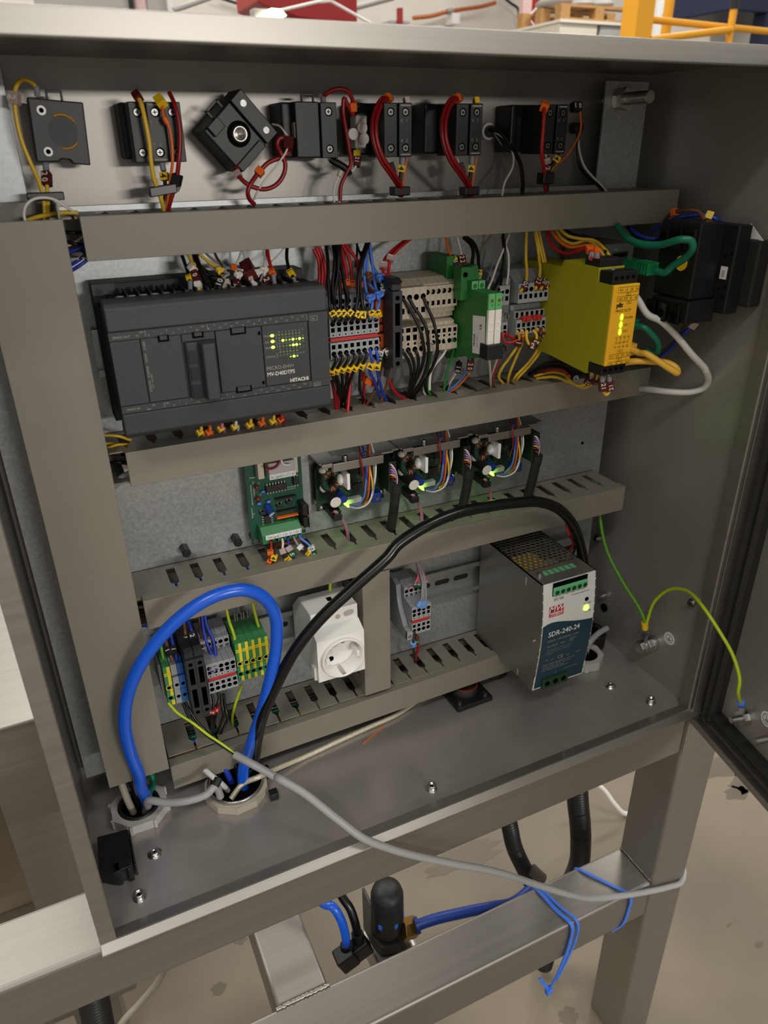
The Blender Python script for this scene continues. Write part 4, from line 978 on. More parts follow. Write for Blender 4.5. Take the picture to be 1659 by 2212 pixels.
obj('dark_field', fpatch(MB(), A0+1.6, A1-1.2, Z0+1.4, 0, .15, 12, wave), 'label_dark', ps)
def fp(u, v): 
    p = at(u, v, y=YF_-4); return p
t = MB()
def ft(mb, q, u, v, sz, **k):
    p = at(u, v, y=-118.5); y = bulge(p[2]); p = at(u, v, y=y)
    dz = .01; sl = (bulge(p[2]+1)-bulge(p[2]-1))/2
    mb.text(q, (p[0], y-.35, p[2]), sz, right=(1,0,0), up=Vector((0, sl, 1)).normalized(), **k)
Z = lambda x, y: (1000+x/4.879, 1120+y/4.879)
ft(t, 'SDR-240-24', *Z(897, 1255), 8.2, bold=.012, sx=.93); obj('lettering', t, 'label_white', ps)
t = MB()
for (q, x, y, sz) in (('INPUT:  100-240VAC  2.8A', 890, 1312, 3.3), ('50/60Hz', 1125, 1268, 2.4), ('OUTPUT:   24V     10A', 882, 1368, 3.3), ('Tma range 60C for 100% load, consult', 880, 1402, 1.9), ('User manual for derating UL508 listed', 876, 1425, 1.9), ('instruction.', 872, 1446, 1.9),
    ('MEAN WELL ENTERPRISES CO.,LTD.', 840, 1560, 2.5), ('No.28, Wuquan 3rd Rd., Wugu Dist.,', 836, 1580, 2.3), ('New Taipei City 248, Taiwan', 832, 1600, 2.3), ('Mean Well (GuangZhou) Electronics', 826, 1618, 2.2), ('MADE IN CHINA', 1060, 1580, 2.3)):
    ft(t, q, *Z(x, y), sz)
ft(t, 'N', *Z(965, 1625), 2.6); ft(t, 'L', *Z(1050, 1600), 2.6); ft(t, 'CE', *Z(990, 1478), 6.4); ft(t, 'UL', *Z(925, 1492), 3.0); ft(t, 'GL', *Z(866, 1508), 3.0); ft(t, 'us', *Z(1090, 1440), 3.4); ft(t, 'TUV', *Z(1182, 1410), 3.0)
obj('lettering', t, 'ink_grey', ps)
t = MB(); ft(t, 'DC OK', *Z(960, 870), 3.6, bold=.01); ft(t, '+V ADJ', *Z(1272, 905), 2.8); ft(t, 'DC OK', *Z(1272, 990), 2.8)
for (q, x, y) in (('+V', 1080, 800), ('+V', 1145, 778), ('-V', 1205, 758), ('-V', 1262, 738)): ft(t, q, *Z(x, y), 2.7)
ft(t, 'Terminal torque:7 Lb-in', *Z(1140, 812), 2.3); ft(t, 'd  o', *Z(975, 825), 3.4)
obj('lettering', t, 'ink', ps)
a, b = at(*Z(903, 1046), y=-118.5), at(*Z(1056, 985), y=-118.5)
lg0 = at(*Z(903, 945), y=-118.5); zl0, zl1 = a[2], lg0[2]; xl0, xl1 = a[0], b[0]
lg = obj('logo', fpatch(MB(), xl0, xl1, zl0, zl1, .2, 4), 'label_red', ps)
m = fpatch(MB(), xl0+1, xl1-1, zl0+1, zl0+4.4, .28, 2); obj('logo_band', m, 'label_white', lg)
t = MB(); yl_ = bulge((zl0+zl1)/2)-.4; t.text('MW', ((xl0+xl1)/2, yl_, zl0+5.4), 9.4, align='c', bold=.02, up=(.18,0,1)); obj('logo_letters', t, 'label_white', lg)
t = MB(); t.text('MEAN WELL', ((xl0+xl1)/2, bulge(zl0+2)-.45, zl0+1.5), 2.9, align='c', bold=.03); obj('logo_letters', t, 'label_red', lg)
# connectors
m = MB(); m.box(412.6, 452.6, YF_-2.2, YF_-1.5, 159, 173.2); obj('connector_opening', m, 'void', ps)
for i in range(6):
    x = 416.2 + i*6.5; mm = MB(); mm.prism([(YF_-4.4,160.4),(YF_-4.4,166.8),(YF_+4,173.4),(YF_+12,173.4),(YF_+12,160.4)], 'x', x-3.2, x+3.2)
    tc_ = obj('output_terminal', mm, 'green_conn', ps, bevel=.4); obj('clamp_hole', MB().cyl((x, YF_-4.5, 163.8), (x, YF_-4.8, 163.8), 2.2, 14), mat('conn_dk', (.08,.22,.13), .5) and 'conn_dk', tc_)
    obj('wire_port', MB().box(x-2.4, x+2.4, YF_+13, YF_+20, Z1, Z1+.4), 'green_conn', tc_)
m = MB(); m.box(411.5, 443, YF_-3.4, YF_+1, Z0-.2, 60.4); ic = obj('input_connector', m, mat('conn_dkgreen', (.10,.24,.13), .5) and 'conn_dkgreen', ps, bevel=.4)
for i in range(3): obj('clamp_hole', MB().cyl((417+i*10, YF_-3.5, 54.4), (417+i*10, YF_-3.8, 54.4), 3.0, 14), 'void', ic)
p = at(*Z(1295, 938), y=-118.6); obj('lamp', MB().cyl((p[0], bulge(p[2])+.2, p[2]), (p[0], bulge(p[2])-.6, p[2]), 2.9, 18), 'led_lime', ps)
p = at(*Z(1307, 850), y=-118.6); obj('adjust_hole', MB().cyl((p[0], bulge(p[2])+.2, p[2]), (p[0], bulge(p[2])-.25, p[2]), 2.3, 16), 'void', ps)
p = at(*Z(735, 1295), x=A0); obj('screw', MB().cyl(p, p+Vector((-1.2,0,0)), 3.0, 16), 'zinc', ps)
p = at(*Z(810, 600), z=Z1); obj('screw', MB().cyl(p, p+Vector((0,0,3)), 2.6, 14), 'zinc', ps)
for (za, zb, y_) in ((134, 150, -103), (66, 82, -98)):
    pass
for q in (((670, 620), (690, 720)), ((578, 1590), (590, 1660))):
    a, b = at(*Z(*q[0]), x=A0), at(*Z(*q[1]), x=A0); obj('vent_slit', MB().box(A0-.15, A0, a[1]-.8, a[1]+.8, b[2], a[2]), 'sheet_grey', ps)

mat('screw_dull', (.50,.50,.49), .35, .9, noise=((900,900,900), .4, 2))
# ================================================================== push-button contact blocks on the back wall
def button(label, loc): return thing('contact_block', label, 'switch block', loc, 'push-button contact blocks on the back wall')
def pscrew(mb, x, y, z, r=2.4): mb.cyl((x,y,z),(x,y-1,z), r, 14); return mb
def cblock(t, x0, x1, z0, z1, y0, y1, marks=True, num=True):
    w = (x1-x0)/2; xc = (x0+x1)/2
    b = obj('contact_element', MB().box(x0+.1, x1-.1, y1, y0, z0, z1), 'black', t, bevel=.6)
    for z in (z0+6, z1-6):
        obj('screw_well', MB().cyl((xc,y1-.05,z),(xc,y1-.15,z), 3.0, 14), 'void', b); obj('screw', MB().cyl((xc-.4,y1-.2,z),(xc-.4,y1-.7,z), 2.1, 12), 'screw_dull', b); obj('screw_socket', MB().box(xc-1.7,xc+.9,y1-.8,y1-.7,z-.3,z+.3).box(xc-.7,xc-.1,y1-.8,y1-.7,z-1.3,z+1.3), 'void', b)
    if marks:
        t_ = MB()
        for z in (z0+1.2, z1-2.2): t_.face([(x0+1.4,y1-.1,z),(x1-1.4,y1-.1,z),(x1-1.4,y1-.1,z+.9),(x0+1.4,y1-.1,z+.9)])
        if num: t_.text('X   1', (x0+1.2,y1-.1,z1-12.4), 2.9); t_.text('X   2', (x0+1.2,y1-.1,z0+10), 2.9)
        obj('lettering', t_, 'ink_grey', b)
    return b
def collar(t, x0, x1, z0, z1, y1=0.):
    obj('collar', MB().box(x0, x1, y1, 19.9, z0, z1), 'black', t, bevel=1.5)
def clip(t, xc, z, y): 
    m = MB(); m.box(xc-5, xc+5, y-2, y, z+4.5, z+6); m.box(xc-5, xc-3.6, y-2, y, z, z+5); m.box(xc+3.6, xc+5, y-2, y, z, z+5); obj('clip_loop', m, 'black', t, bevel=.4)
# 1: bare collar with yellow ring
b1 = button('black contact block collar with yellow ring, at the far left', (62, 20, 532))
m = MB(); m.prism([(44,535.5),(57,535.5),(59,537),(64,536.5),(66,534),(76,533),(78,569),(64,570),(46,571.6)], 'y', -20, 0); obj('collar', m, 'black', b1, bevel=.8)
obj('mount_ring', MB().cyl((62,19.9,552),(62,0,552), 13, 26), 'black', b1)
clip(b1, 62, 570, -12)
for (x, z) in ((52.6, 564.4), (52.0, 541.4)): obj('screw', MB().cyl((x,-20,z),(x,-21,z), 2.7, 16), 'screw_dull', b1); obj('screw_socket', MB().cyl((x,-21,z),(x,-21.1,z), 1.5, 10), 'void', b1)
k = 14
m = MB(); m.tube([Vector((63+9.4*math.cos(a), -20.4, 552.6+9.6*math.sin(a))) for a in [math.radians(115-10*i) for i in range(9)]], .8, 6); obj('yellow_ring', m, mat('ring_y', (.72,.52,.10), .5) and 'ring_y', b1)
m = MB(); m.tube([Vector((63+9.4*math.cos(a), -20.4, 552.6+9.6*math.sin(a))) for a in [math.radians(-105+9*i) for i in range(8)]], .8, 6); obj('yellow_ring', m, 'ring_y', b1)
obj('bore', MB().cyl((63,-20.05,552.6),(63,-20.2,552.6), 8.8, 26), mat('bore', (.11,.115,.12), .5) and 'bore', b1)
# 2: three elements
b2 = button('black block of three contact elements, second from the left', (120, 20, 534))
collar(b2, 101, 136, 536, 570, -4); 
for i in range(3): cblock(b2, 104+i*11.2, 115.2+i*11.2, 534, 569.5, -4, -25, i == 1)
# 3: tilted, with lamp socket
b3 = button('tilted black contact block with silver lamp socket, third from the left', (178, 20, 552))
R3 = Matrix.Rotation(math.radians(-42), 3, 'Y'); c3 = Vector((178, 0, 552))
def rot3(mb): mb.v = [tuple(c3 + R3 @ (Vector(p))) for p in mb.v]; return mb
obj('collar', rot3(MB().box(-19, 8, -20, 19, -18, 18)), 'black', b3, bevel=1.2)
obj('contact_element', rot3(MB().box(8.2, 19, -22, 10, -18, 18)), 'black', b3, bevel=.6)
obj('fin', rot3(MB().box(-16, -6, -24, -20, 10, 18).box(-18, 6, -22, -20, -18, -12)), 'black', b3, bevel=.5)
m = MB(); m.box(-3.5, 3.5, -24, -22, 18, 19.4); m.box(-3.5, -2.3, -24, -22, 14, 18); m.box(2.3, 3.5, -24, -22, 14, 18)
m = MB().box(-8, -6.8, -16, -14, 18, 24).box(2, 3.2, -16, -14, 18, 24).box(-8, 3.2, -16, -14, 23, 24.4); obj('clip_loop', rot3(m), 'black', b3)
obj('socket_bore', rot3(MB().cyl((-2,-20.1,0),(-2,-20.3,0), 8.4, 24)), 'void', b3)
m = MB(); m.lathe([(6.2,-20.4),(5.6,-23),(4.4,-24.4),(3.4,-21),(.01,-20.6)], (-2,0,0), (0,1,0), 18); obj('lamp_socket', rot3(m), 'alu', b3)
for z in (-11, 11): obj('screw', rot3(MB().cyl((13.6,-22,z),(13.6,-22.8,z), 2.2, 14)), 'screw_dull', b3)
# 4: seen from its side
b4 = button('black contact block with side window and one element, fourth from the left', (233, 20, 535))
collar(b4, 212, 236, 535, 571, -8)
obj('housing', MB().box(219, 237.2, -18, -8, 535, 571), 'black', b4, bevel=.8)
cblock(b4, 237.4, 250, 534.5, 570.5, 2, -20, False)
obj('window', MB().box(218.6, 218.95, -16, -10, 548, 558), 'sheet_grey', b4)
clip(b4, 232, 570.4, -8)
# 5, 6, 7
for i, (x, lab) in enumerate(((281, 'black contact block with two elements, fifth from the left'), (341.5, 'black contact block with two elements beside the small black grommet'), (422, 'black contact block with two elements, at the far right of the row'))):
    b = button(lab, (x+6, 20, 534)); collar(b, x-11, x+18, 536, 571, -4)
    cblock(b, x, x+11, 534.5, 570, -4, -34, False); cblock(b, x+11.2, x+22, 534.5, 570, -4, -36)
m = MB(); p = at(1052, 284, y=19.5); m.cyl(p, p+Vector((0,-3,0)), 6.6, 22); gm = solo('grommet', m, 'w_white', 'small white cable grommet on the back wall', 'grommet', p)
obj('insert', MB().cyl(p+Vector((0,-3,0)), p+Vector((0,-8,0)), 4.6, 18), 'black', gm).location = -p*S if False else (0,0,0)
m = MB(); p = at(1238, 277, y=19.5); m.cyl(p, p+Vector((0,-9,0)), 4.6, 18); solo('grommet', m, 'black', 'small black cable grommet at the right end of the button row', 'grommet', p)

# ================================================================== cabinet floor: glands, screws, connector
g1 = thing('cable_gland', 'light grey plastic locknut gland in the left floor corner', 'gland', (20, -50, 0))
def ngon_ring(mb, c, r_out, r_in, z0, z1, n=8, ph=.39):
    O = [(c[0]+r_out*math.cos(2*math.pi*i/n+ph), c[1]+r_out*math.sin(2*math.pi*i/n+ph)) for i in range(n)]; k = 32
    I = [(c[0]+r_in*math.cos(2*math.pi*i/k+ph), c[1]+r_in*math.sin(2*math.pi*i/k+ph)) for i in range(k)]; q = k//n
    for i in range(n):
        j = (i+1) % n; mb.face([O[i]+(z0,), O[j]+(z0,), O[j]+(z1,), O[i]+(z1,)])
        for t_ in range(q):
            a_, b_ = I[i*q+t_], I[(i*q+t_+1) % k]
            fa, fb = t_/q, (t_+1)/q
            oa = (O[i][0]*(1-fa)+O[j][0]*fa, O[i][1]*(1-fa)+O[j][1]*fa); ob = (O[i][0]*(1-fb)+O[j][0]*fb, O[i][1]*(1-fb)+O[j][1]*fb)
            mb.face([oa+(z1,), ob+(z1,), b_+(z1,), a_+(z1,)]); mb.face([a_+(z1,), b_+(z1,), b_+(z0,), a_+(z0,)], True)
    return mb
m = ngon_ring(MB(), (20,-50), 26, 18.5, .2, 9.5)
obj('locknut', m, 'grey_nut', g1, bevel=.5)
for i in range(8):
    a = 2*math.pi*i/8+.39; obj('lug', MB().obox((20+26*math.cos(a), -50+26*math.sin(a), 5), (math.cos(a),math.sin(a),0), (-math.sin(a),math.cos(a),0), (0,0,1), 1.4, 1.2, 4.6), 'grey_nut', g1)
m = MB(); m.lathe([(18.4,.2),(18.4,10.5),(16.8,11.2),(15.6,10.4),(15.6,.2)], (20,-50,0)); obj('seal', m, 'black', g1)
obj('bore', MB().cyl((20,-50,.1),(20,-50,.6), 15.6, 28), 'void', g1)
g2 = thing('cable_gland', 'metal ring gland in the floor with the blue and black cables', 'gland', (106, -66, 0))
obj('locknut', ngon_ring(MB(), (106,-64), 30, 25.5, .2, 8, 10, .1), 'beige_cable', g2, bevel=.4)
m = MB(); m.lathe([(25.5,.2),(25.5,10),(26.4,11.6),(25.4,12.6),(24,11.8),(24,.2)], (106,-64,0), n=40); obj('rim', m, 'zinc', g2)
obj('bore', MB().cyl((106,-64,.1),(106,-64,.6), 24, 30), 'void', g2)
obj('lug', MB().box(131, 139, -92, -84, .2, 8).box(133, 140, -64, -54, .2, 9), 'black', g2, bevel=.6)
g3 = thing('cable_gland', 'black and grey gland behind the silver power supply', 'gland', (519, -45, 0))
obj('locknut', ngon_ring(MB(), (523,-52), 22, 15, .2, 12, 8, .2), 'grey_nut', g3, bevel=.5)
obj('bore', MB().cyl((523,-52,.2),(523,-52,9), 15, 26), 'void', g3)
g4 = thing('cable_grommet', 'round black rubber grommet low on the right behind the power supply', 'grommet', (548, -28, 0))
m = MB(); m.lathe([(20,.2),(20,17),(17,20),(13,20),(12,14),(12,.2)], (550,-26,0), n=30); obj('ring', m, 'black_gloss', g4)
obj('bore', MB().cyl((550,-26,.2),(550,-26,4), 12, 26), 'void', g4)
sq = thing('flange_connector', 'square black flange connector on the cabinet floor', 'connector', (368, -42, 0))
m = MB(); m.obox((368,-42,3.2), (1,.02,0), (-.02,1,0), (0,0,1), 22, 22, 3); obj('flange', m, 'black', sq, bevel=.8)
m = MB(); m.lathe([(15,6.2),(15,14),(13.6,14.6),(12.6,13.6),(12.6,6.3)], (368,-40,0), n=30); obj('collar', m, 'rubber', sq)
m = MB(); m.lathe([(13.8,14.2),(14.4,15),(13.6,15.6),(13,15)], (368,-40,0), n=30); obj('seal_ring', m, 'w_dred', sq)
obj('insert', MB().cyl((368,-40,6.3),(368,-40,11), 12.4, 24), 'brass', sq)
for (x, y) in ((352,-58),(384,-58),(352,-26),(384,-26)): obj('screw', MB().cyl((x,y,6.2),(x,y,9), 2.6, 14), 'zinc', sq)
m = MB(); m.lathe([(17,.2),(17,7),(14,11),(13,7),(13,.2)], (418,-20,0), n=26); solo('rubber_plug', m, 'black', 'round black plug on the floor below the lowest duct', 'plug', (418, -20, .2))
def capscrew(p, label, head='cap'):
    t = thing('floor_screw', label, 'screw', p, 'screws in the cabinet floor'); x, y, z = p
    if head == 'cap':
        m = MB(); m.lathe([(5.2,0),(5.2,.6),(4.2,.8),(4.2,5.6),(3.8,6.2),(2.4,6.2),(2.2,3.6),(.01,3.6)], (x,y,.1), n=22); obj('head', m, 'zinc', t); obj('socket', MB().hexa((x,y,3.9),(x,y,4.0), 2.1), 'void', t)
    else:
        m = MB(); m.lathe([(6,0),(6,.6),(4.8,.8),(4.6,1.8),(3.2,3.2),(1.6,3.5),(1.5,2.2),(.01,2.2)], (x,y,.1), n=22); obj('head', m, 'zinc', t); obj('socket', MB().hexa((x,y,2.4),(x,y,2.5), 1.4), 'void', t)
capscrew((24,-102,0), 'round headed floor screw near the left gland', 'b'); capscrew((6,-139,0), 'socket head screw in the front left corner of the cabinet floor')
capscrew((272,-143,0), 'socket head screw near the middle of the front floor edge'); capscrew((521,-101,0), 'round headed floor screw right of the power supply', 'b')
capscrew((542,-141,0), 'socket head screw in the front right corner of the cabinet floor'); capscrew((516,-66,0), 'bright screw head just behind the power supply', 'b')
lt2 = thing('corner_block', 'rough black block stuck in the left floor corner', 'block', (-6, -98, 0))
m = MB(); m.prism([(-18,-76),(7,-79),(6,-116),(-9,-120),(-20,-112)], 'z', .2, 15); obj('body', m, 'black', lt2, bevel=.8)
obj('latch_fin', MB().box(-8, 5, -120, -112, 15.1, 17).box(-8, -4, -121, -110, .3, 17).box(1, 5, -121, -110, .3, 15.5), 'black', lt2, bevel=.6)
obj('clear_tape', MB().box(7.2, 8.2, -117, -80, .2, 14), 'rubber', lt2)
m = MB(); a, b = at(783, 1608, z=.6), at(830, 1568, z=1.4); m.tube([a, (a+b)/2+Vector((0,0,.6)), b], .5, 6); solo('wire_offcut', m, 'w_orange', 'thin orange wire offcut lying on the cabinet floor', 'wire', a)
a = at(1216, 1628, z=.5); m = MB(); m.tube([a, a+Vector((.4,0,6)), a+Vector((0,.5,11))], .5, 6); solo('wire_offcut', m, 'zinc', 'short bare wire offcut standing at the front lip', 'wire', a)
# ================================================================== wiring
ZA = (370, 530, 5.352); ZB = (690, 520, 8.73); ZC = (690, 690, 8.73); ZD = (840, 560, 9.217); ZE = (840, 690, 9.217); ZF = (960, 540, 8.507); ZG = (1050, 560, 7.9)
ZH = (1080, 420, 2.865); ZI = (1280, 380, 4.377); ZJ = (670, 950, 8.732); ZK = (520, 980, 9.217); ZL = (330, 1310, 5.925); ZM = (240, 1180, 2.676); ZN = (780, 1080, 2.9625); ZO = (1000, 1120, 4.879)
ZP = (600, 1600, 2.37); ZQ = (1000, 1600, 2.517); ZR = (1200, 1000, 2.765); ZS = (1240, 780, 3.96)
Z1_ = (60, 180, 7.372); Z2_ = (260, 180, 7.372); Z3_ = (420, 190, 7.541); Z4_ = (620, 180, 8.194); Z5_ = (790, 190, 8.85); Z7_ = (1120, 190, 7.9); Z0_ = (0, 0, 2.0); ZX = (830, 0, 2.0); Z8_ = (840, 1210, 9.617)
def path_of(Zm, pl, ys):
    n = len(pl); out = []
    for i, p in enumerate(pl):
        if isinstance(p, Vector): out.append(p); continue
        if len(ys) == n: y = ys[i]
        else:
            f = i/(n-1)*(len(ys)-1); k = min(int(f), len(ys)-2); y = ys[k]+(ys[k+1]-ys[k])*(f-k)
        out.append(at(Zm[0]+p[0]/Zm[2], Zm[1]+p[1]/Zm[2], y=y))
    return out
def w(label, m, r, Zm, pl, ys, tags=(), group=None, **k):
    return wire(label, path_of(Zm, pl, ys), r, m, tags, group=group, **k)
def knot(t, p, r, m, R=2.6):
    """a wire loop pulled into a knot"""
    p = Vector(p); k = R*.36; q = [p + Vector((k*(math.sin(a)+2*math.sin(2*a)), -1.2 - k*1.1*math.sin(3*a), k*(math.cos(a)-2*math.cos(2*a)))) for a in [2*math.pi*i/30 for i in range(31)]]
    obj('knot', MB().tube(q, r, 7), m, t)
V3 = Vector
Y_, MR, OR, FG = 'tag_yellow', 'tag_maroon', 'tag_orange', 'ferrule_grey'
ga = 'wires on top of the controller'
# ---- controller, upper terminals
w('black wire with yellow marker at the left of the controller top', 'w_black', 1.25, ZA, [(105,60),(150,190),(195,320),(215,420),(222,540)], (-30,-55), [(.66,Y_,4,2.0,'1'),(.86,FG,7,1.7,'cyl')], ga)
t = w('yellow wire with white marker at the controller top', 'w_yellow', 1.2, ZA, [(185,60),(232,190),(225,240),(260,290),(300,400),(320,540)], (-30,-55), [(.48,'tag_white',5,2.4,''),(.68,MR,8,2.2,'0'),(.86,'tag_white',4,2.4,'')], ga)
knot(t, at(370+238/5.352, 530+240/5.352, y=-36), 1.1, 'w_yellow', 2.4)
w('black sleeved wire crossing the controller top', 'w_black', 2.2, ZA, [(255,60),(300,200),(360,320),(430,470),(470,560)], (-30,-56), [], ga)
w('second black wire looping over the controller markers', 'w_black', 1.2, ZA, [(280,60),(340,240),(430,310),(540,350),(600,330)], (-32,-46), [], ga)
t = w('yellow wire slanting to the right at the controller top', 'w_yellow', 1.2, ZA, [(285,60),(430,190),(530,260),(560,310),(600,360),(635,440),(640,540)], (-30,-55), [(.86,'tan',6,2.6,'')], ga)
knot(t, at(370+560/5.352, 530+290/5.352, y=-42), 1.1, 'w_yellow', 2.4)
w('grey wire slanting down at the controller top', 'w_grey', .9, ZA, [(370,60),(430,120),(520,190),(600,225),(640,270)], (-28,-44), [], ga)
w('dark brown wire with dark sleeve at the controller top', 'w_brown', 1.0, ZA, [(490,60),(530,150),(570,210),(600,260)], (-28,-44), [], ga)
w('grey wire loop with numbered dark marker at the controller top', 'w_grey', 1.25, ZA, [(690,270),(640,260),(615,300),(660,330),(620,360),(575,420),(545,490),(535,560)], (-40,-56), [(.78,'chip',9,2.5,'01')], ga)
t = w('white wire curling beside the orange knot at the controller top', 'w_white', .8, ZA, [(678,50),(690,160),(715,240),(770,275),(825,288)], (-28,-46), [], ga)
w('second white wire crossing behind the white knot', 'w_white', .8, ZA, [(815,50),(790,130),(755,205),(720,262)], (-28,-44), [(.95,OR,3,1.8,'')], ga)
w('third white wire going down to the maroon marker block', 'w_white', .8, ZA, [(822,50),(845,130),(880,245),(900,300)], (-26,-42), [(.92,MR,16,4.2,'')], ga)
t = w('white knotted wire with maroon marker at the controller top', 'w_white', 1.0, ZA, [(735,280),(770,345),(758,430),(775,480),(790,560)], (-42,-56), [(.72,MR,9,2.6,'2')], ga)
knot(t, at(370+770/5.352, 530+345/5.352, y=-46), 1.0, 'w_white', 2.4)
t = w('white knotted wire over the blue sleeve at the controller top', 'w_white', 1.0, ZA, [(1075,50),(1085,170),(1065,270),(1060,330),(1030,420),(960,495),(930,540)], (-28,-56), [(.93,'ferrule_blue',6,2.2,'cyl')], ga)
knot(t, at(370+1065/5.352, 530+290/5.352, y=-42), 1.1, 'w_white', 2.6); knot(t, at(370+990/5.352, 530+315/5.352, y=-44), 1.0, 'w_white', 2.4)
t = w('white wire ending in a numbered maroon marker at the controller top', 'w_white', 1.0, ZA, [(1090,240),(1080,370),(1110,410),(1135,470),(1145,560)], (-44,-56), [(.68,MR,11,2.7,'22')], ga)
w('red wire with orange marker at the controller top', 'w_red', 1.3, ZA, [(1105,20),(1125,150),(1155,270),(1180,360),(1205,540)], (-28,-56), [(.58,OR,5,2.3,'1'),(.78,FG,8,1.7,'cyl')], ga)
w('thin white wire slanting behind the red wire', 'w_white', .6, ZA, [(1310,20),(1240,110),(1160,190)], (-26,-30), [], ga)
w('black wire with yellow marker at the right of the controller top', 'w_black', 1.3, ZA, [(1340,10),(1335,150),(1360,270),(1400,350),(1430,470),(1440,560)], (-28,-56), [(.56,Y_,5,2.4,'1'),(.78,FG,9,1.8,'cyl')], ga)
w('grey ferrule lead between the maroon markers', 'w_grey', 1.0, ZA, [(880,320),(920,380),(930,430),(980,470),(1020,540)], (-44,-56), [(.3,'tan',4,1.6,''),(.62,'tag_white',5,2.2,'')], ga)
# ---- controller, lower terminals peeping out under the controller
gb = 'wires under the controller'
for i, (u, v, c, tg) in enumerate(((433, 930, 'w_yellow', Y_), (452, 930, 'w_orange', OR), (478, 922, 'w_pink', Y_), (508, 918, 'w_white', Y_), (540, 914, 'w_yellow', Y_), (566, 910, 'w_orange', OR), (590, 906, 'w_yellow', Y_), (607, 903, 'w_red', OR))):
    wire(('yellow','orange','pink','white','yellow','orange','yellow','red')[i] + ' wire with knotted marker under the controller, %s from the left' % ordn(i), [at(u-2, v-22, y=-60), at(u+2, v-4, y=-66), at(u-3, v+6, y=-58), at(u+6, v+2, y=-50), at(u+4, v+22, y=-36)], 1.2, c, [(.30, tg, 5, 2.2, '1')], group=gb)
# ---- left duct crossing wires seen in the gaps
gl = 'wires in the gaps of the left duct'
for i, (c, p0, p1) in enumerate((('w_blue', (140,580), (205,535)), ('w_blue', (142,592), (208,545)), ('w_white', (142,532), (178,512)), ('w_black', (135,500), (190,500)), ('w_black', (138,520), (195,530)), ('w_blue', (140,548), (200,520)))):
    wire(('blue wire in the gap above the controller, lowest', 'blue wire in the gap above the controller, second lowest', 'thin white wire in the gap above the controller', 'black wire at the top of the gap above the controller', 'black wire in the middle of the gap above the controller', 'blue wire in the gap above the controller, highest')[i], [at(*p0, y=-24-i), at((p0[0]+p1[0])/2, (p0[1]+p1[1])/2+3, y=-26-i), at(*p1, y=-22-i)], 1.2 if c != 'w_white' else .9, c, group=gl)
for i, (c, p0, p1, r) in enumerate((('w_yellow', (225,940), (285,952), 1.2), ('w_yellow', (225,958), (285,970), 1.2), ('w_black', (228,980), (290,990), 1.4), ('w_black', (230,1000), (290,1005), 1.4), ('grey_cable', (243,1050), (290,1020), 3.2), ('w_yellow', (225,970), (280,960), 1.0))):
    wire(('upper yellow wire left of the middle duct', 'lower yellow wire left of the middle duct', 'upper black wire left of the middle duct', 'lower black wire left of the middle duct', 'pale grey cable left of the middle duct', 'thin yellow wire left of the middle duct')[i], [at(*p0, y=-26-i), at((p0[0]+p1[0])/2, (p0[1]+p1[1])/2-4, y=-30-i), at(*p1, y=-24-i)], r, c, group=gl)
for i, (c, p0, p1) in enumerate((('w_blue', (285,1270), (340,1262)), ('w_blue', (285,1276), (345,1272)), ('pe_wire', (292,1300), (345,1280)), ('w_white', (298,1312), (330,1305)), ('w_brown', (296,1325), (330,1330)), ('w_blue', (305,1352), (335,1348)), ('w_white', (303,1345), (335,1338)))):
    wire(('upper blue wire left of the duct under the drivers', 'lower blue wire left of the duct under the drivers', 'green yellow wire left of the duct under the drivers', 'white wire left of the duct under the drivers', 'brown wire left of the duct under the drivers', 'blue wire at the low left corner of that duct', 'white wire at the low left corner of that duct')[i], [at(*p0, y=-22-2*i), at((p0[0]+p1[0])/2, (p0[1]+p1[1])/2+2, y=-24-2*i), at(*p1, y=-20-2*i)], 1.2, c, group=gl)
# wires lying inside the ducts, seen through the slots
gd = 'wires lying inside the ducts'
for i, (c, z, y, x0, x1) in enumerate((('w_blue', 199, -14, 60, 190), ('w_blue', 202, -22, 60, 170), ('pe_wire', 206, -30, 100, 230), ('pe_wire', 203, -36, 80, 210), ('w_blue', 207, -18, 60, 150), ('w_dred', 203, -30, 190, 300), ('w_black', 199, -12, 200, 500), ('w_brown', 206, -34, 260, 540), ('w_black', 203, -26, 60, 540))):
    wire('%s wire inside the duct under the drivers, %s from the back' % ({'w_blue':'blue','pe_wire':'green yellow','w_dred':'red','w_black':'black','w_brown':'brown'}[c], ordn(i)), [V3((x0,y,z)), V3(((x0*2+x1)/3,y-2,z+3)), V3(((x0+x1*2)/3,y+2,z-2)), V3((x1,y,z+1))], 1.5, c, group=gd)
for i, (c, z, y, x0, x1, r) in enumerate((('green_cable', 36, -16, 60, 190, 3.0), ('yellow_cable', 34, -30, 60, 190, 3.0), ('w_black', 38, -12, 60, 420, 2.0), ('w_blue', 40, -26, 60, 140, 1.5), ('pe_wire_g', 33, -22, 280, 430, 1.4), ('w_black', 33, -34, 240, 430, 1.6))):
    wire('%s inside the lowest duct, %s from the left' % ({'green_cable':'green network cable','yellow_cable':'yellow network cable','w_black':'black wire','w_blue':'blue wire','pe_wire_g':'green earth wire'}[c], ordn(i)), [V3((x0,y,z)), V3(((x0*2+x1)/3,y-3,z+2)), V3(((x0+x1*2)/3,y+2,z-2)), V3((x1,y,z+1))], r, c, group=gd)
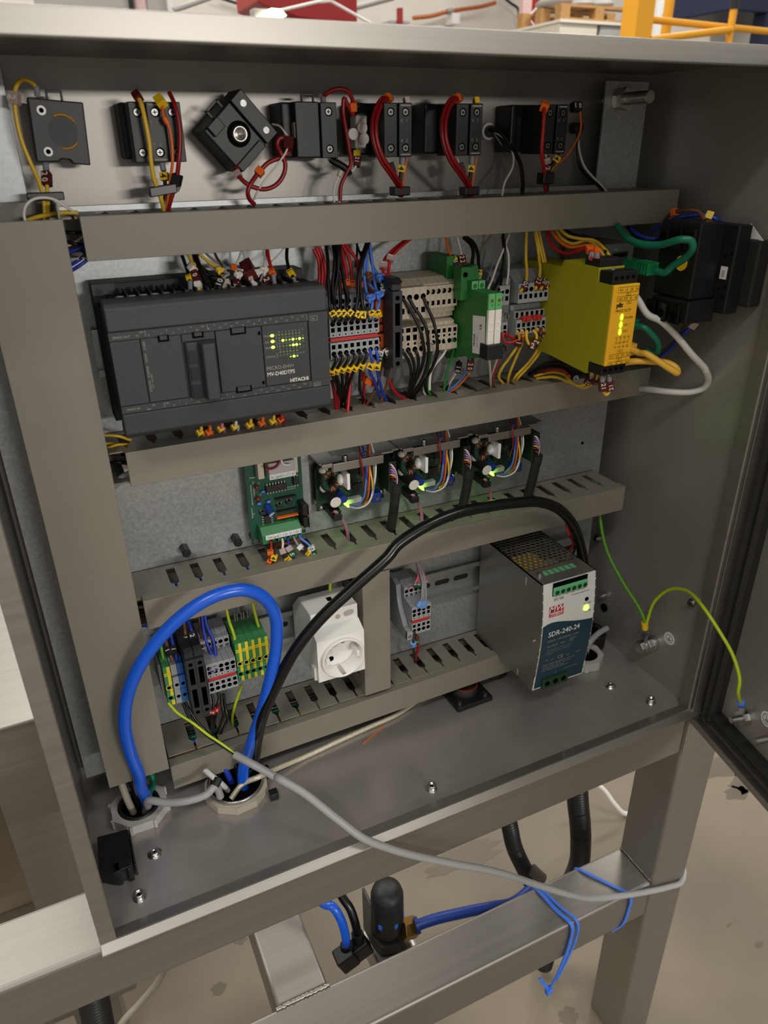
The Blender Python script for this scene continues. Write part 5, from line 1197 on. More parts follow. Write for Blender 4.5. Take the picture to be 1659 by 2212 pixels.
# ---- red wires left of the grey terminals
gc = 'wires above the grey terminals'
w('outer red wire passing behind the controller', 'w_red', 1.35, ZB, [(-110,150),(-20,350),(0,600),(-10,880)], (-24,-30), [], gc)
w('middle red wire passing behind the controller', 'w_red', 1.35, ZB, [(-60,120),(40,380),(60,620),(45,900)], (-25,-32), [], gc)
w('inner red wire passing behind the controller', 'w_red', 1.35, ZB, [(-10,110),(70,330),(115,560),(90,900)], (-26,-33), [], gc)
def hole(x0, i, c, dz, y=-50, W_=5.2): return V3((x0 + (i+.5)*W_, y, c+dz))
up = lambda i: hole(224.9, i, 409.5, 11.4)
bl = [([(120,60),(155,350),(160,700),(180,1000),(205,1270)], 0), ([(250,60),(290,350),(250,800),(262,1100),(285,1250)], 1), ([(330,60),(330,400),(380,800),(400,1100),(405,1310)], 2), ([(370,60),(400,450),(470,800),(540,1080),(525,1290)], 3), ([(890,40),(810,280),(735,600),(725,1000),(715,1200),(640,1330)], 4), ([(910,40),(830,280),(745,600),(730,1000),(712,1380)], 5)]
for k, (pl_, i) in enumerate(bl):
    p = path_of(ZB, pl_, (-28,-44,-55)) + [V3((up(i)[0], -58, up(i)[2]+5)), up(i)]
    wire('black wire with yellow marker into the top of the grey terminals, %s from the controller' % ordn(k), p, 1.3, 'w_black', [(.80 if k < 4 else .84, Y_, 4.2, 2.5, '4')], group=gc)
w('black wire hanging straight down beside the yellow markers', 'w_black', 1.3, ZB, [(935,40),(850,280),(770,600),(785,1000),(830,1380),(800,1480)], (-28,-44,-54), [(.92,Y_,4.2,2.5,'4')], gc)
w('extra black wire in the thick bundle above the grey terminals', 'w_black', 1.3, ZB, [(300,60),(310,350),(290,650),(230,900),(200,1200)], (-30,-44), [], gc)
w('black wire at the front of the thick bundle above the grey terminals', 'w_black', 1.3, ZB, [(350,60),(360,300),(350,600),(300,900),(275,1200)], (-34,-50), [], gc)
w('black wire at the right of the thick bundle above the grey terminals', 'w_black', 1.3, ZB, [(385,60),(400,400),(440,700),(500,1000),(520,1250)], (-30,-50), [], gc)
t = wire('left light blue knotted wire above the grey terminals', path_of(ZB, [(880,60),(850,450),(850,750),(900,1000),(960,1090),(1000,1150),(985,1330)], (-28,-54)) + [V3((up(6)[0],-57,up(6)[2]+4)), up(6)], 1.2, 'w_lblue', [(.86,Y_,4.2,2.5,'4')], group=gc)
knot(t, at(690+950/8.73, 520+1080/8.73, y=-50), 1.2, 'w_lblue', 3.0)
t = wire('right light blue knotted wire above the grey terminals', path_of(ZB, [(950,60),(1000,450),(1030,700),(1060,880),(1110,1010),(1130,1150),(1095,1330)], (-28,-54)) + [V3((up(7)[0],-57,up(7)[2]+4)), up(7)], 1.2, 'w_lblue', [(.86,Y_,4.2,2.5,'4')], group=gc)
knot(t, at(690+1110/8.73, 520+1020/8.73, y=-50), 1.2, 'w_lblue', 3.0)
t = w('blue wire with numbered green and white marker beside the black fuse terminal', 'w_lblue', 1.2, ZB, [(940,60),(985,420),(1060,580),(1140,690),(1190,770),(1215,900),(1250,1000)], (-26,-48), [(.84,'tag_green',5,2.4,'5'),(.92,'tag_white',4,2.6,'9')], gc)
knot(t, at(690+1140/8.73, 520+690/8.73, y=-42), 1.1, 'w_lblue', 2.8)
w('blue wire running behind the knotted blue wires', 'w_lblue', 1.1, ZB, [(880,100),(895,450),(935,800),(1040,930),(1140,1000)], (-26,-46), [], gc)
t = w('brown knotted wire above the orange terminals', 'w_brown', 1.0, ZB, [(790,200),(830,420),(900,600),(930,680),(960,800)], (-26,-40), [], gc)
knot(t, at(690+920/8.73, 520+650/8.73, y=-36), .9, 'w_brown', 2.4)
for k, pl_ in enumerate(([(420,60),(540,280),(600,560),(620,840)], [(480,60),(620,240),(720,400),(720,560)], [(400,160),(490,480),(530,820)], [(400,220),(430,560),(450,840)])):
    w('red wire between the black wires above the grey terminals, %s' % ('left of the thin black pair', 'the slanting one', 'behind the black bundle', 'thin and mostly hidden')[k], 'w_red' if k < 3 else 'w_dred', 1.35, ZB, pl_, (-24,-34), [(.97, OR, 5, 2.6, '1')] if k != 1 else [], gc)
w('thin black wire left of the blue bundle', 'w_black', .9, ZB, [(710,40),(708,250),(680,500)], (-24,-32), [], gc)
w('thin black wire crossing towards the black pair', 'w_black', .9, ZB, [(700,60),(760,230),(800,330)], (-25,-34), [], gc)
w('left red wire with clear marker above the fuse terminal', 'w_red', 1.35, ZB, [(1680,-60),(1560,40),(1330,230),(1225,370),(1200,500),(1215,640),(1245,800)], (-26,-46), [(.72,'tag_clear',4.5,3.0,'1')], gc)
w('right red wire with clear marker above the fuse terminal', 'w_red', 1.35, ZB, [(1740,-50),(1620,40),(1440,200),(1340,330),(1305,540),(1285,660),(1270,800)], (-28,-48), [(.58,'tag_clear',4.5,3.0,'1')], gc)
for k, (x, z) in enumerate(((236, 441), (247, 441.5), (258, 442))):
    solo('cable_marker', MB().box(x, x+5, -31, -27, z, z+5), OR, 'orange wire marker behind the black wires, %s' % ('left one', 'middle one', 'right one')[k], 'marker', (x, -29, z), 'orange markers', bevel=.4)
# ---- below the grey terminals
ge = 'wires below the grey terminals'
lo = lambda i: hole(224.9, i, 409.5, -11.6)
bt = [(235,980,330,1250,420,1560), (325,965,380,1250,425,1560), (440,945,440,1250,440,1560), (555,940,500,1250,455,1560), (665,940,560,1200,470,1560), (790,910,760,1300,830,1540)]
for i, (tx, ty, mx, my, sx_, sy_) in enumerate(bt):
    p = [lo(i), V3((lo(i)[0]+.3,-56,lo(i)[2]-3))] + path_of(ZC, [(tx,ty),(mx,my),(sx_,sy_)], (-52,-40,-28)) + [V3((path_of(ZC, [(sx_,sy_)], (-28,))[0][0], -24, 336))]
    wire('black wire with yellow marker under the grey terminals, %s from the controller' % ordn(i), p, 1.3, 'w_black', [(.24 if i < 5 else .22, Y_, 4.0, 2.6, '4')], group=ge)
for i, pl_ in ((6, [(985,740),(985,830),(945,960),(1030,1150),(1090,1330),(1150,1530)]), (7, [(1105,760),(1090,900),(1100,1020),(1140,1180),(1190,1370),(1270,1560)])):
    p = [lo(i)] + path_of(ZC, pl_, (-55,-50,-28)) + [V3((path_of(ZC, [pl_[-1]], (-28,))[0][0], -24, 336))]
    wire('%s blue wire out of the bottom of the grey terminals' % ('left' if i == 6 else 'right'), p, 1.25, 'w_blue', [(.20, Y_, 5, 2.8, '4')], group=ge)
w('left brown wire below the numbered markers', 'w_brown', 1.15, ZC, [(1170,560),(1140,740),(1210,830),(1160,930),(1120,1150),(1010,1400),(900,1600),(880,1680)], (-50,-26), [(.05,'tag_white',4,2.4,'0'),(.12,'tag_green',4,2.4,'5')], ge)
w('right brown wire sweeping to the left below the markers', 'w_brown', 1.15, ZC, [(1270,540),(1320,740),(1255,860),(1300,1000),(1275,1200),(1200,1430),(1100,1610),(930,1650)], (-52,-26), [(.05,'tag_white',4,2.4,'0'),(.12,'tag_green',4,2.4,'5')], ge)
w('red wire sweeping into the duct below the fuse terminal', 'w_red', 1.35, ZC, [(1240,900),(1310,1130),(1420,1360),(1560,1470),(1700,1540),(1720,1620)], (-40,-24), [], ge)
w('short red wire hanging below the yellow markers', 'w_red', 1.2, ZC, [(830,1010),(845,1200),(840,1400),(840,1680)], (-38,-26), [], ge)
w('crimson wire at the left of the bundle in the slot', 'w_red', 1.5, ZC, [(560,1000),(575,1250),(550,1500),(530,1760)], (-34,-40), [], ge)
for k, pl_ in enumerate(([(235,1150),(280,1400),(310,1720)], [(300,1020),(340,1300),(370,1700)], [(260,1250),(310,1480),(340,1740)])):
    w('dark red wire close to the controller below the terminals, %s' % ordn(k), 'w_dred', 1.3, ZC, pl_, (-32,-28), [], ge)
w('orange tagged red coil of wire below the grey terminals', 'w_red', 1.2, ZC, [(790,1050),(800,1130),(900,1190),(1030,1240),(1000,1170),(900,1160),(880,1080)], (-34,-40), [(.85,OR,7,2.6,'')], ge)
w('brown wire behind the yellow markers', 'w_brown', 1.1, ZC, [(420,1000),(430,1250),(450,1600)], (-34,-28), [], ge)
# ---- beige terminals
gf = 'wires at the beige terminals'
def sl(u, v): 
    p = at(u, v, z=345); return V3((p[0], p[1], 334))
for k, (p1, p2) in enumerate((([(290,800),(420,1000),(545,1230),(640,1450)], [(680,450),(705,650),(650,960),(520,1250),(390,1560)]), ([(405,790),(500,950),(640,1150),(740,1360)], [(785,480),(780,800),(690,1130),(540,1400),(420,1590)]), ([(690,770),(780,980),(880,1210),(940,1450)], [(965,460),(945,740),(830,1020),(650,1330),(450,1600)]))):
    a = path_of(ZD, p1, (-52,-62)); b = path_of(ZE, p2, (-60,-28)); wire('long black wire arching from the upper beige terminals, %s' % ordn(k), [V3((a[0][0]-.5,-48,a[0][2]+1))] + a + b + [V3((b[-1][0],-24,334))], 1.4, 'w_black', group=gf)
for k, pl_ in enumerate(([(280,640),(400,850),(440,1050),(425,1300),(370,1560)], [(400,640),(490,850),(505,1050),(455,1300),(390,1570)], [(550,650),(590,850),(565,1050),(485,1300),(405,1580)])):
    b = path_of(ZE, pl_, (-52,-46,-28)); wire('black wire from the lower beige terminals, %s' % ordn(k), [V3((b[0][0]-.5,-46,b[0][2]+1))] + b + [V3((b[-1][0],-24,334))], 1.35, 'w_black', group=gf)
w('short black wire behind the white wires at the beige terminals', 'w_black', 1.3, ZE, [(1060,430),(1020,540),(960,700),(880,900)], (-48,-44), [], gf)
w('left white wire at the lower beige terminals', 'w_white', 1.2, ZE, [(830,440),(880,520),(890,640),(850,830),(790,1000),(770,1200),(800,1500)], (-50,-26), [], gf)
w('right white wire swinging from the lower beige terminals', 'w_white', 1.2, ZE, [(1130,390),(1150,500),(1100,670),(950,860),(850,1010),(815,1200),(810,1400)], (-50,-40), [], gf)
w('left green wire dropping into the duct slot', 'w_green', 1.2, ZE, [(830,640),(800,850),(770,1080),(775,1300),(810,1470),(870,1620)], (-46,-28), [], gf)
w('right green wire at the end of the beige terminals', 'w_green', 1.2, ZE, [(1260,390),(1300,480),(1285,640),(1220,850),(1140,1130),(1095,1420),(1090,1480)], (-51,-24), [], gf)
w('second green wire against the relay body', 'w_green', 1.0, ZE, [(1330,400),(1360,520),(1365,700),(1340,820)], (-48,-44), [], gf)
w('white wire in the slot below the beige terminals', 'w_white', 1.0, ZE, [(690,1330),(700,1450),(780,1560)], (-24,-28), [], gf)
w('black wire in the slot below the beige terminals', 'w_black', 1.3, ZE, [(710,1200),(740,1400),(820,1560)], (-28,-28), [], gf)
gg = 'wires around the green relays'
w('black markered sensor lead below the left relay', 'w_black', 1.2, ZE, [(1400,830),(1380,960),(1330,1080),(1200,1280),(1120,1440)], (-42,-24), [(.22,'black',9,2.7,'10')], gg)
w('white wire beside the black markered lead', 'w_white', .9, ZE, [(1330,1080),(1220,1260),(1170,1400)], (-36,-24), [], gg)
w('grey wire beside the black markered lead', 'w_grey', .9, ZE, [(1310,1060),(1200,1230),(1130,1380)], (-37,-24), [], gg)
w('blue wire from the maroon marker below the relays', 'w_lblue', 1.0, ZE, [(1600,760),(1620,900),(1530,1050),(1430,1200),(1260,1370),(1110,1450)], (-44,-24), [(.2,MR,11,2.8,'20')], gg)
w('orange wire from the maroon marker below the relays', 'w_orange', 1.0, ZE, [(1600,1080),(1540,1150),(1430,1280),(1290,1400),(1140,1480)], (-40,-24), [], gg)
w('orange wire with yellow markers above the relays', 'w_orange', 1.0, ZF, [(40,-230),(60,-60),(95,60),(150,140),(210,230),(250,345),(255,380)], (-26,-46), [(.62,Y_,4,2.4,''),(.74,'chip',3.5,2.3,'1'),(.84,Y_,4,2.2,'1')], gg)
w('white wire with long maroon marker above the relays', 'w_white', .95, ZF, [(240,-220),(290,-20),(310,80),(335,240),(350,350),(350,390)], (-26,-48), [(.68,MR,13,2.8,'222')], gg)
w('left black wire with yellow marker above the relays', 'w_black', 1.5, ZF, [(350,-230),(470,-120),(525,20),(510,250),(515,430),(520,590)], (-26,-58), [(.82,Y_,4.4,2.6,'4'),(.94,FG,8,2.2,'cyl')], gg)
w('right black wire with yellow marker above the relays', 'w_black', 1.5, ZF, [(390,-240),(530,-130),(610,50),(628,250),(628,420),(628,590)], (-28,-58), [(.82,Y_,4.4,2.6,'4'),(.94,FG,8,2.2,'cyl')], gg)
w('left white wire reaching the terminals behind the relays', 'w_white', 1.0, ZF, [(1190,-280),(1080,0),(970,270),(880,530),(800,720)], (-26,-54), [], gg)
w('right white wire looping into the terminals behind the relays', 'w_white', 1.0, ZF, [(1050,-280),(1110,-120),(1170,60),(1180,260),(1165,500),(1125,680),(1040,745)], (-26,-50), [], gg)
w('left black wire into the terminals behind the relays', 'w_black', 1.2, ZF, [(1060,-290),(1090,0),(1060,350),(960,620),(880,750)], (-26,-50), [], gg)
w('right black wire into the terminals behind the relays', 'w_black', 1.2, ZF, [(1080,-290),(1110,0),(1080,350),(1040,600),(1000,740)], (-28,-50), [], gg)
w('thin grey wire left of the white wires', 'w_grey', .5, ZF, [(1010,-100),(930,150),(850,380),(790,560)], (-26,-48), [], gg)
w('white wire under the black plug', 'w_white', 1.0, ZG, [(45,1650),(65,1850),(75,2060),(85,2230)], (-84,-26), [], gg)
w('second white wire under the black plug', 'w_white', 1.0, ZG, [(215,1640),(150,1820),(100,1990),(85,2200)], (-84,-28), [], gg)
w('red wire under the black plug', 'w_red', 1.2, ZG, [(240,1640),(180,1830),(120,2000),(95,2230)], (-84,-28), [], gg)
w('thin black loop wire beside the black plug', 'w_black', .9, ZG, [(250,1460),(320,1490),(335,1550),(290,1590),(230,1570)], (-88,-86), [], gg)
w('red wire between the relays and the bridging terminals', 'w_red', 1.2, ZG, [(480,1350),(380,1310),(300,1270),(280,1330),(330,1410),(430,1420),(530,1380)], (-50,-56), [], gg)
# ---- yellow wires at the bridging terminals
gh = 'yellow wires at the bridging terminals'
w('yellow wire with black and maroon marker into the bridging terminals', 'w_yellow', 1.35, ZG, [(690,-480),(680,-200),(680,0),(693,180),(690,320),(645,470),(590,545)], (-28,-52), [(.83,'black',4.5,2.8,'0'),(.9,MR,4.5,2.8,'2')], gh)
w('yellow wire with maroon marker in the middle of the bridging terminals', 'w_yellow', 1.35, ZG, [(830,-480),(880,-200),(905,0),(922,160),(905,320),(875,420),(845,510)], (-28,-52), [(.87,MR,9,2.9,'22')], gh)
w('yellow wire with maroon marker at the right of the bridging terminals', 'w_yellow', 1.35, ZG, [(900,-480),(960,-200),(1005,0),(1030,160),(1015,350),(975,440),(940,500)], (-28,-52), [(.87,MR,9,2.9,'22')], gh)
w('yellow wire bending away to the right above the bridging terminals', 'w_yellow', 1.3, ZG, [(850,-480),(930,-150),(980,60),(1050,240),(1090,270),(1060,420),(1040,480)], (-30,-50), [(.84,Y_,3,2.2,''),(.9,MR,8,2.6,'2')], gh)
w('yellow wire with dark marker below the bridging terminals, far left', 'w_yellow', 1.35, ZG, [(530,1230),(565,1340),(520,1500),(400,1680),(270,1860),(215,2010),(290,2120),(310,2200)], (-50,-26), [(.2,MR,6,3.0,'1')], gh)
w('yellow wire with orange and maroon marker below the bridging terminals', 'w_yellow', 1.35, ZG, [(615,1215),(645,1320),(600,1470),(510,1680),(420,1900),(375,2060),(385,2200)], (-50,-26), [(.10,OR,4,2.9,''),(.16,MR,4,2.9,'2')], gh)
w('looped yellow jumper wire with maroon markers below the bridging terminals', 'w_yellow', 1.35, ZG, [(695,1210),(690,1340),(730,1440),(800,1480),(850,1400),(860,1290),(800,1205)], (-50,-56,-50), [(.46,MR,5,3.2,'2'),(.60,MR,5,3.2,'2')], gh)
w('yellow wire sweeping left below the bridging terminals, inner one', 'w_yellow', 1.35, ZG, [(870,1190),(925,1250),(935,1360),(870,1560),(700,1790),(520,1980),(470,2060),(480,2150)], (-50,-24), [(.08,MR,7,3.0,'1')], gh)
w('yellow wire sweeping left below the bridging terminals, outer one', 'w_yellow', 1.35, ZG, [(960,1180),(985,1290),(970,1430),(900,1610),(730,1830),(560,2010),(520,2080),(530,2160)], (-50,-24), [(.10,MR,5,3.0,'2'),(.16,Y_,3,2.6,''),(.22,MR,5,2.8,'2')], gh)
# ---- safety relay
gi = 'wires at the yellow safety relay'
w('left yellow wire with maroon marker into the safety relay', 'w_yellow', 1.4, ZH, [(330,180),(380,270),(450,305),(540,285),(605,330),(645,390),(662,450),(666,490)], (-30,-60,-116), [(.80,MR,9,2.9,'2'),(.93,FG,8,2.2,'cyl')], gi)
w('right yellow wire with maroon marker into the safety relay', 'w_yellow', 1.4, ZH, [(340,180),(420,255),(500,275),(580,285),(645,335),(685,400),(694,450),(698,490)], (-34,-66,-120), [(.80,MR,9,2.9,'2'),(.93,FG,8,2.2,'cyl')], gi)
w('red wire with orange marker at the back of the safety relay', 'w_red', 1.4, ZH, [(285,180),(320,310),(400,365),(480,350),(540,330),(563,360),(565,400)], (-30,-70,-100), [(.78,OR,6,2.8,''),(.93,FG,7,2.2,'cyl')], gi)
w('orange wire at the back of the safety relay', 'w_orange', 1.4, ZH, [(300,180),(350,270),(430,325),(540,315),(590,330),(600,365),(600,405)], (-32,-74,-104), [(.80,OR,6,2.6,''),(.93,FG,7,2.2,'cyl')], gi)
w('black wire behind the red wires of the safety relay', 'w_black', 1.4, ZH, [(350,180),(450,250),(560,270),(640,320),(655,360)], (-28,-80), [], gi)
w('upper yellow wire under the safety relay', 'w_yellow', 1.4, ZH, [(215,1125),(320,1100),(400,1115),(445,1160),(500,1185),(560,1140),(572,1105)], (-30,-80,-114), [(.80,MR,8,2.9,'21'),(.93,FG,7,2.2,'cyl')], gi)
w('lower yellow wire under the safety relay', 'w_yellow', 1.4, ZH, [(230,1140),(340,1130),(440,1165),(520,1195),(585,1160),(608,1115)], (-34,-84,-118), [(.84,MR,8,2.9,'2')], gi)
w('yellow loop wire with two maroon markers under the safety relay', 'w_yellow', 1.4, ZH, [(632,1095),(634,1150),(640,1215),(658,1240),(678,1215),(676,1150),(668,1095)], (-122,-124,-122), [(.16,FG,6,2.2,'cyl'),(.29,MR,8,3.0,'21'),(.71,MR,8,3.0,'21'),(.84,FG,6,2.2,'cyl')], gi)
w('black wire under the safety relay', 'w_black', 1.6, ZH, [(190,1105),(290,1065),(380,1070),(430,1110),(460,1150),(475,1130)], (-28,-100), [(.9,FG,6,2.2,'cyl')], gi)
w('red wire under the safety relay', 'w_dred', 1.3, ZH, [(220,1115),(300,1090),(380,1085),(430,1125)], (-26,-90), [], gi)
w('black wire bundle edge under the safety relay', 'w_black', 2.0, ZH, [(180,1110),(280,1050),(400,1045),(520,1080)], (-20,-90), [], gi)
# ---- network cables
gk_ = 'network cables'
def plug(t, p, d, m, ln=24, boot=True):
    p, d = Vector(p), Vector(d).normalized(); up_ = Vector((0,0,1)); s_ = d.cross(up_).normalized(); up_ = s_.cross(d)
    o = obj('plug', MB().obox(p+d*(ln*.30), d, s_, up_, ln*.30, 6.2, 4.4), m, t, bevel=.6)
    obj('plug_boot', MB().obox(p+d*(ln*.78), d, s_, up_, ln*.18, 5.4, 4.6), m, t, bevel=1)
    for i in range(5): obj('boot_rib', MB().obox(p+d*(ln*.62+i*ln*.08), d, s_, up_, .8, 6.0, 5.2), m, t, bevel=.3)
    return o
p1 = V3((495, -59, 449)); t = wire('green network cable arching up from its glowing plug', [V3((495,-104,447)), V3((497,-112,446.5))] + path_of(ZI, [(760,850),(870,780),(945,690),(930,615),(840,600),(650,650),(480,650),(330,590),(230,470)], (-118,-128,-136,-136,-132,-114,-98,-78,-58)), 3.0, 'green_cable', cat='cable', group=gk_, name='network_cable')
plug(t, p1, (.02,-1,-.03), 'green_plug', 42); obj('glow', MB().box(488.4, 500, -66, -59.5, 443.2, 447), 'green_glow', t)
t = wire('short green network cable below, hidden behind the safety relay', [V3((499,-84,398)), V3((502,-92,397.5))] + path_of(ZI, [(560,1500),(615,1580),(610,1660),(570,1680),(520,1640)], (-96,-98,-96,-92,-86)), 3.0, 'green_cable', cat='cable', group=gk_, name='network_cable')
plug(t, (497,-59,399), (.06,-1,-.03), 'green_plug', 26)
t = wire('yellow network cable looping back beside the safety relay', [V3((499,-84,377)), V3((502,-92,375))] + path_of(ZH, [(900,985),(990,1040),(1060,1085),(1098,1105),(1090,1075),(1040,1045),(940,1035),(820,1035),(700,1060)], (-98,-108,-114,-116,-112,-106,-98,-88,-70)), 3.0, 'yellow_cable', cat='cable', group=gk_, name='network_cable')
plug(t, (497,-59,378), (.06,-1,-.06), 'yellow_cable', 27)
t = wire('white network cable in a wide loop to the duct end', [V3((490,-70,425)), V3((494,-84,424))] + path_of(ZI, [(520,1310),(640,1370),(780,1500),(930,1680),(1060,1820)], (-94,-100,-108,-114,-116)) + path_of(ZS, [(1125,80),(1150,160),(1110,230),(1000,265),(850,265),(700,250),(560,235)], (-116,-112,-106,-98,-88,-76,-50)), 3.0, 'white_cable', cat='cable', group=gk_, name='network_cable')
gm_ = 'wires of the main switch'
w('blue wire arching over the main switch', 'w_blue', 1.9, ZI, [(560,520),(680,465),(780,405),(950,370),(1090,375),(1200,425),(1215,450)], (-50,-86,-112), [(.72,Y_,6,3.2,'')], gm_)
w('brown wire arching over the main switch', 'w_brown', 1.7, ZI, [(660,520),(690,410),(770,345),(890,322),(1000,335),(1060,420)], (-50,-84,-104), [(.55,OR,4,3.0,'')], gm_)
w('blue wire below the main switch', 'w_blue', 1.7, ZI, [(1035,1270),(965,1390),(840,1510),(750,1620),(640,1710),(560,1760)], (-124,-100,-70), [(.22,'tag_clear',7,3.0,'')], gm_)
w('brown wire below the main switch', 'w_brown', 1.6, ZI, [(905,1230),(880,1400),(820,1510),(740,1600),(620,1690),(540,1750)], (-112,-96,-68), [], gm_)
w('dark blue wire behind the green network cable', 'w_blue', 1.6, ZI, [(350,490),(420,550),(560,590),(690,560),(720,500)], (-46,-70,-82), [], gm_)
w('black wire behind the green network cable', 'w_black', 1.6, ZI, [(330,480),(430,580),(580,620),(700,590)], (-44,-66,-80), [], gm_)
# ---- motor drivers: ribbon wires, plug loom, power lead
def driver_wires(dx, who, gname):
    sh = V3((dx, 0, 0)); cols = [('red','w_dred',[(900,60),(950,300),(1000,650),(1030,900)]), ('navy','w_blue',[(970,40),(1030,330),(1070,700),(1050,1000),(980,1200)]), ('light blue','w_lblue',[(1100,40),(1075,400),(1050,800),(1010,1080),(900,1240),(790,1260)]), ('brown','w_brown',[(1085,40),(1085,400),(1070,800),(1050,1050),(960,1230)]), ('orange','w_orange',[(1115,30),(1122,420),(1112,800),(1085,1080),(990,1240)]),
            ('yellow','w_yellow',[(1090,40),(1120,500),(1170,800),(1165,1050),(1050,1230)]), ('grey','w_grey',[(1130,40),(1190,400),(1205,760),(1165,1080),(1020,1270),(850,1300)]), ('white','w_white',[(1140,30),(1225,350),(1235,650),(1190,920),(1100,1190),(900,1290),(780,1280)])]
    for i, (cn, mm, pl_) in enumerate(cols):
        p = [q+sh for q in path_of(ZJ, pl_, (-24,-40,-40,-30))]; p[-1] = p[-1] + V3((0, 2, 0))
        wire('%s ribbon wire hanging in front of the %s driver board' % (cn, who), p, .75, mm, group=gname)
    for i, (cn, mm) in enumerate((('white','w_white'), ('violet','w_violet'), ('pink','w_pink'), ('blue','w_lblue'), ('yellow','w_yellow'), ('red','w_dred'), ('black','w_black'))):
        p = [q+sh for q in path_of(ZJ, [(1470,450+i*55),(1540,480+i*45),(1610,590+i*28),(1640-i*14,740),(1625-i*8,900)], (-30,-36,-36,-34,-32))]
        wire('%s motor wire entering the black sleeve of the %s driver' % (cn, who), p, .75, mm, group=gname)
    sp = [q+sh for q in path_of(ZJ, [(1625,830),(1610,1000),(1590,1200),(1560,1420),(1530,1620)], (-33,-32,-30,-28,-26))]; sp.append(V3((sp[-1][0], -24, 208)))
    t = thing('cable_sleeve', 'black shrink sleeve from the %s driver into the duct' % who, 'sleeve', sp[0], gname)
    obj('sleeve', MB().tube(spline(sp, 6), 4.6, 12, rfun=lambda f: 5.2 if f < .22 else 4.6), 'rubber', t)
    for cn, mm, o_ in (('pink', 'w_pink', 0), ('grey', 'w_grey', 22)):
        p = [q+sh for q in path_of(ZJ, [(455+o_,1350),(540+o_,1430),(630+o_,1560),(690+o_,1720),(710+o_,1900)], (-34,-32,-28,-24,-22))]
        wire('%s power wire of the %s driver dropping into the duct' % (cn, who), p, 1.15, mm, group=gname)
driver_wires(0, 'leftmost', 'wires of the leftmost driver'); driver_wires(77.2, 'middle', 'wires of the middle driver'); driver_wires(155.6, 'rightmost', 'wires of the rightmost driver')
# ---- interface board
gn = 'wires of the interface board'
cx = lambda i: V3((171+i*5.2, -25, 233.2))
for i, (cn, mm, pl_, tg) in enumerate((('red','w_red',[(612,1830),(600,1950),(600,2080),(560,2180),(590,2240)],[(.38,OR,5,2.6,'1'),(.62,OR,3,2.2,'')]), ('black','w_black',[(690,1810),(680,1920),(670,2050),(620,2180),(610,2240)],[(.52,Y_,5,2.6,'4')]), ('white','w_white',[(840,1790),(835,1900),(880,2020),(940,2090),(1060,2150),(1090,2230)],[(.38,'tag_clear',5,2.6,''),(.48,'black',3,2.4,''),(.58,Y_,5,2.6,'1')]), ('blue','w_blue',[(950,1760),(955,1850),(1020,1960),(1060,2060),(1090,2120),(1085,2230)],[(.38,'tag_clear',5,2.6,''),(.52,'tag_green',5,2.5,'5')]), ('grey','w_grey',[(1080,1720),(1140,1810),(1230,1900),(1330,1960),(1480,2090),(1510,2190)],[(.32,'tag_white',4,2.4,''),(.42,'black',3,2.3,''),(.5,Y_,4,2.5,'1')]), ('light blue','w_lblue',[(1210,1700),(1320,1780),(1400,1860),(1450,1980),(1500,2080),(1500,2190)],[(.44,'tag_white',4,2.6,'0'),(.56,'tag_green',4,2.6,'5')]))):
    p = [cx(i)] + path_of(ZK, pl_, (-32,-40,-34)); p.append(V3((p[-1][0], -34, 208)))
    wire('%s wire from the lower strip of the interface board' % cn, p, 1.05, mm, tg, group=gn)
w('orange wire running behind the interface board connector', 'w_orange', 1.0, ZK, [(1190,1700),(1000,1760),(800,1810),(680,1830)], (-14,-18), [], gn)
w('dark red wire at the top of the interface board', 'w_dred', 1.0, ZK, [(500,280),(600,300),(720,250),(780,140)], (-30,-28), [], gn)
w('white wire at the top of the interface board', 'w_white', 1.0, ZK, [(985,215),(880,220),(820,180),(810,120)], (-30,-28), [], gn)
# ---- lower left terminals
go = 'wires at the lower left terminals'
w('left thick blue wire into the lower grey terminals', 'w_blue', 1.6, ZL, [(630,20),(640,240),(680,440),(745,600),(770,740),(758,840)], (-26,-36,-52), [(.94,'tag_clear',5,2.4,'')], go)
w('right thick blue wire into the lower grey terminals', 'w_blue', 1.6, ZL, [(650,20),(690,240),(770,420),(800,580),(815,720),(812,810)], (-28,-38,-52), [(.95,'tag_clear',5,2.4,'')], go)
w('brown wire left of the thick blue wires', 'w_brown', 1.4, ZL, [(580,40),(610,260),(640,420),(655,560)], (-24,-34), [], go)
w('second brown wire behind the thick blue wires', 'w_brown', 1.4, ZL, [(640,40),(690,250),(740,450),(745,520)], (-24,-34), [], go)
w('left green yellow wire into the earth terminals', 'pe_wire', 1.5, ZL, [(930,-20),(975,180),(1030,340),(1050,430),(1062,520)], (-24,-42), [(.96,'black',5,2.0,'cyl')], go, stripe='pe_wire_g')
w('right green yellow wire into the earth terminals', 'pe_wire', 1.5, ZL, [(1270,-60),(1310,100),(1350,250),(1385,360),(1395,420)], (-22,-36), [(.95,'black',5,2.0,'cyl')], go, stripe='pe_wire_g')
w('brown wire into the left black fuse holder', 'w_brown', 1.5, ZL, [(390,150),(410,300),(430,420),(440,520)], (-30,-46), [(.72,'black',7,2.6,'1')], go)
w('blue wire into the right black fuse holder', 'w_blue', 1.6, ZL, [(440,150),(480,260),(520,360),(545,470)], (-30,-46), [(.72,'black',8,2.8,'2')], go)
w('blue wire into the blue neutral terminal', 'w_blue', 1.6, ZL, [(225,330),(250,440),(280,540),(310,680)], (-28,-38), [(.62,'black',8,2.6,'1')], go)
w('brown wire into the plain grey terminal', 'w_brown', 1.5, ZL, [(165,430),(190,520),(215,590),(250,700)], (-28,-38), [(.52,'black',8,2.6,'1')], go)
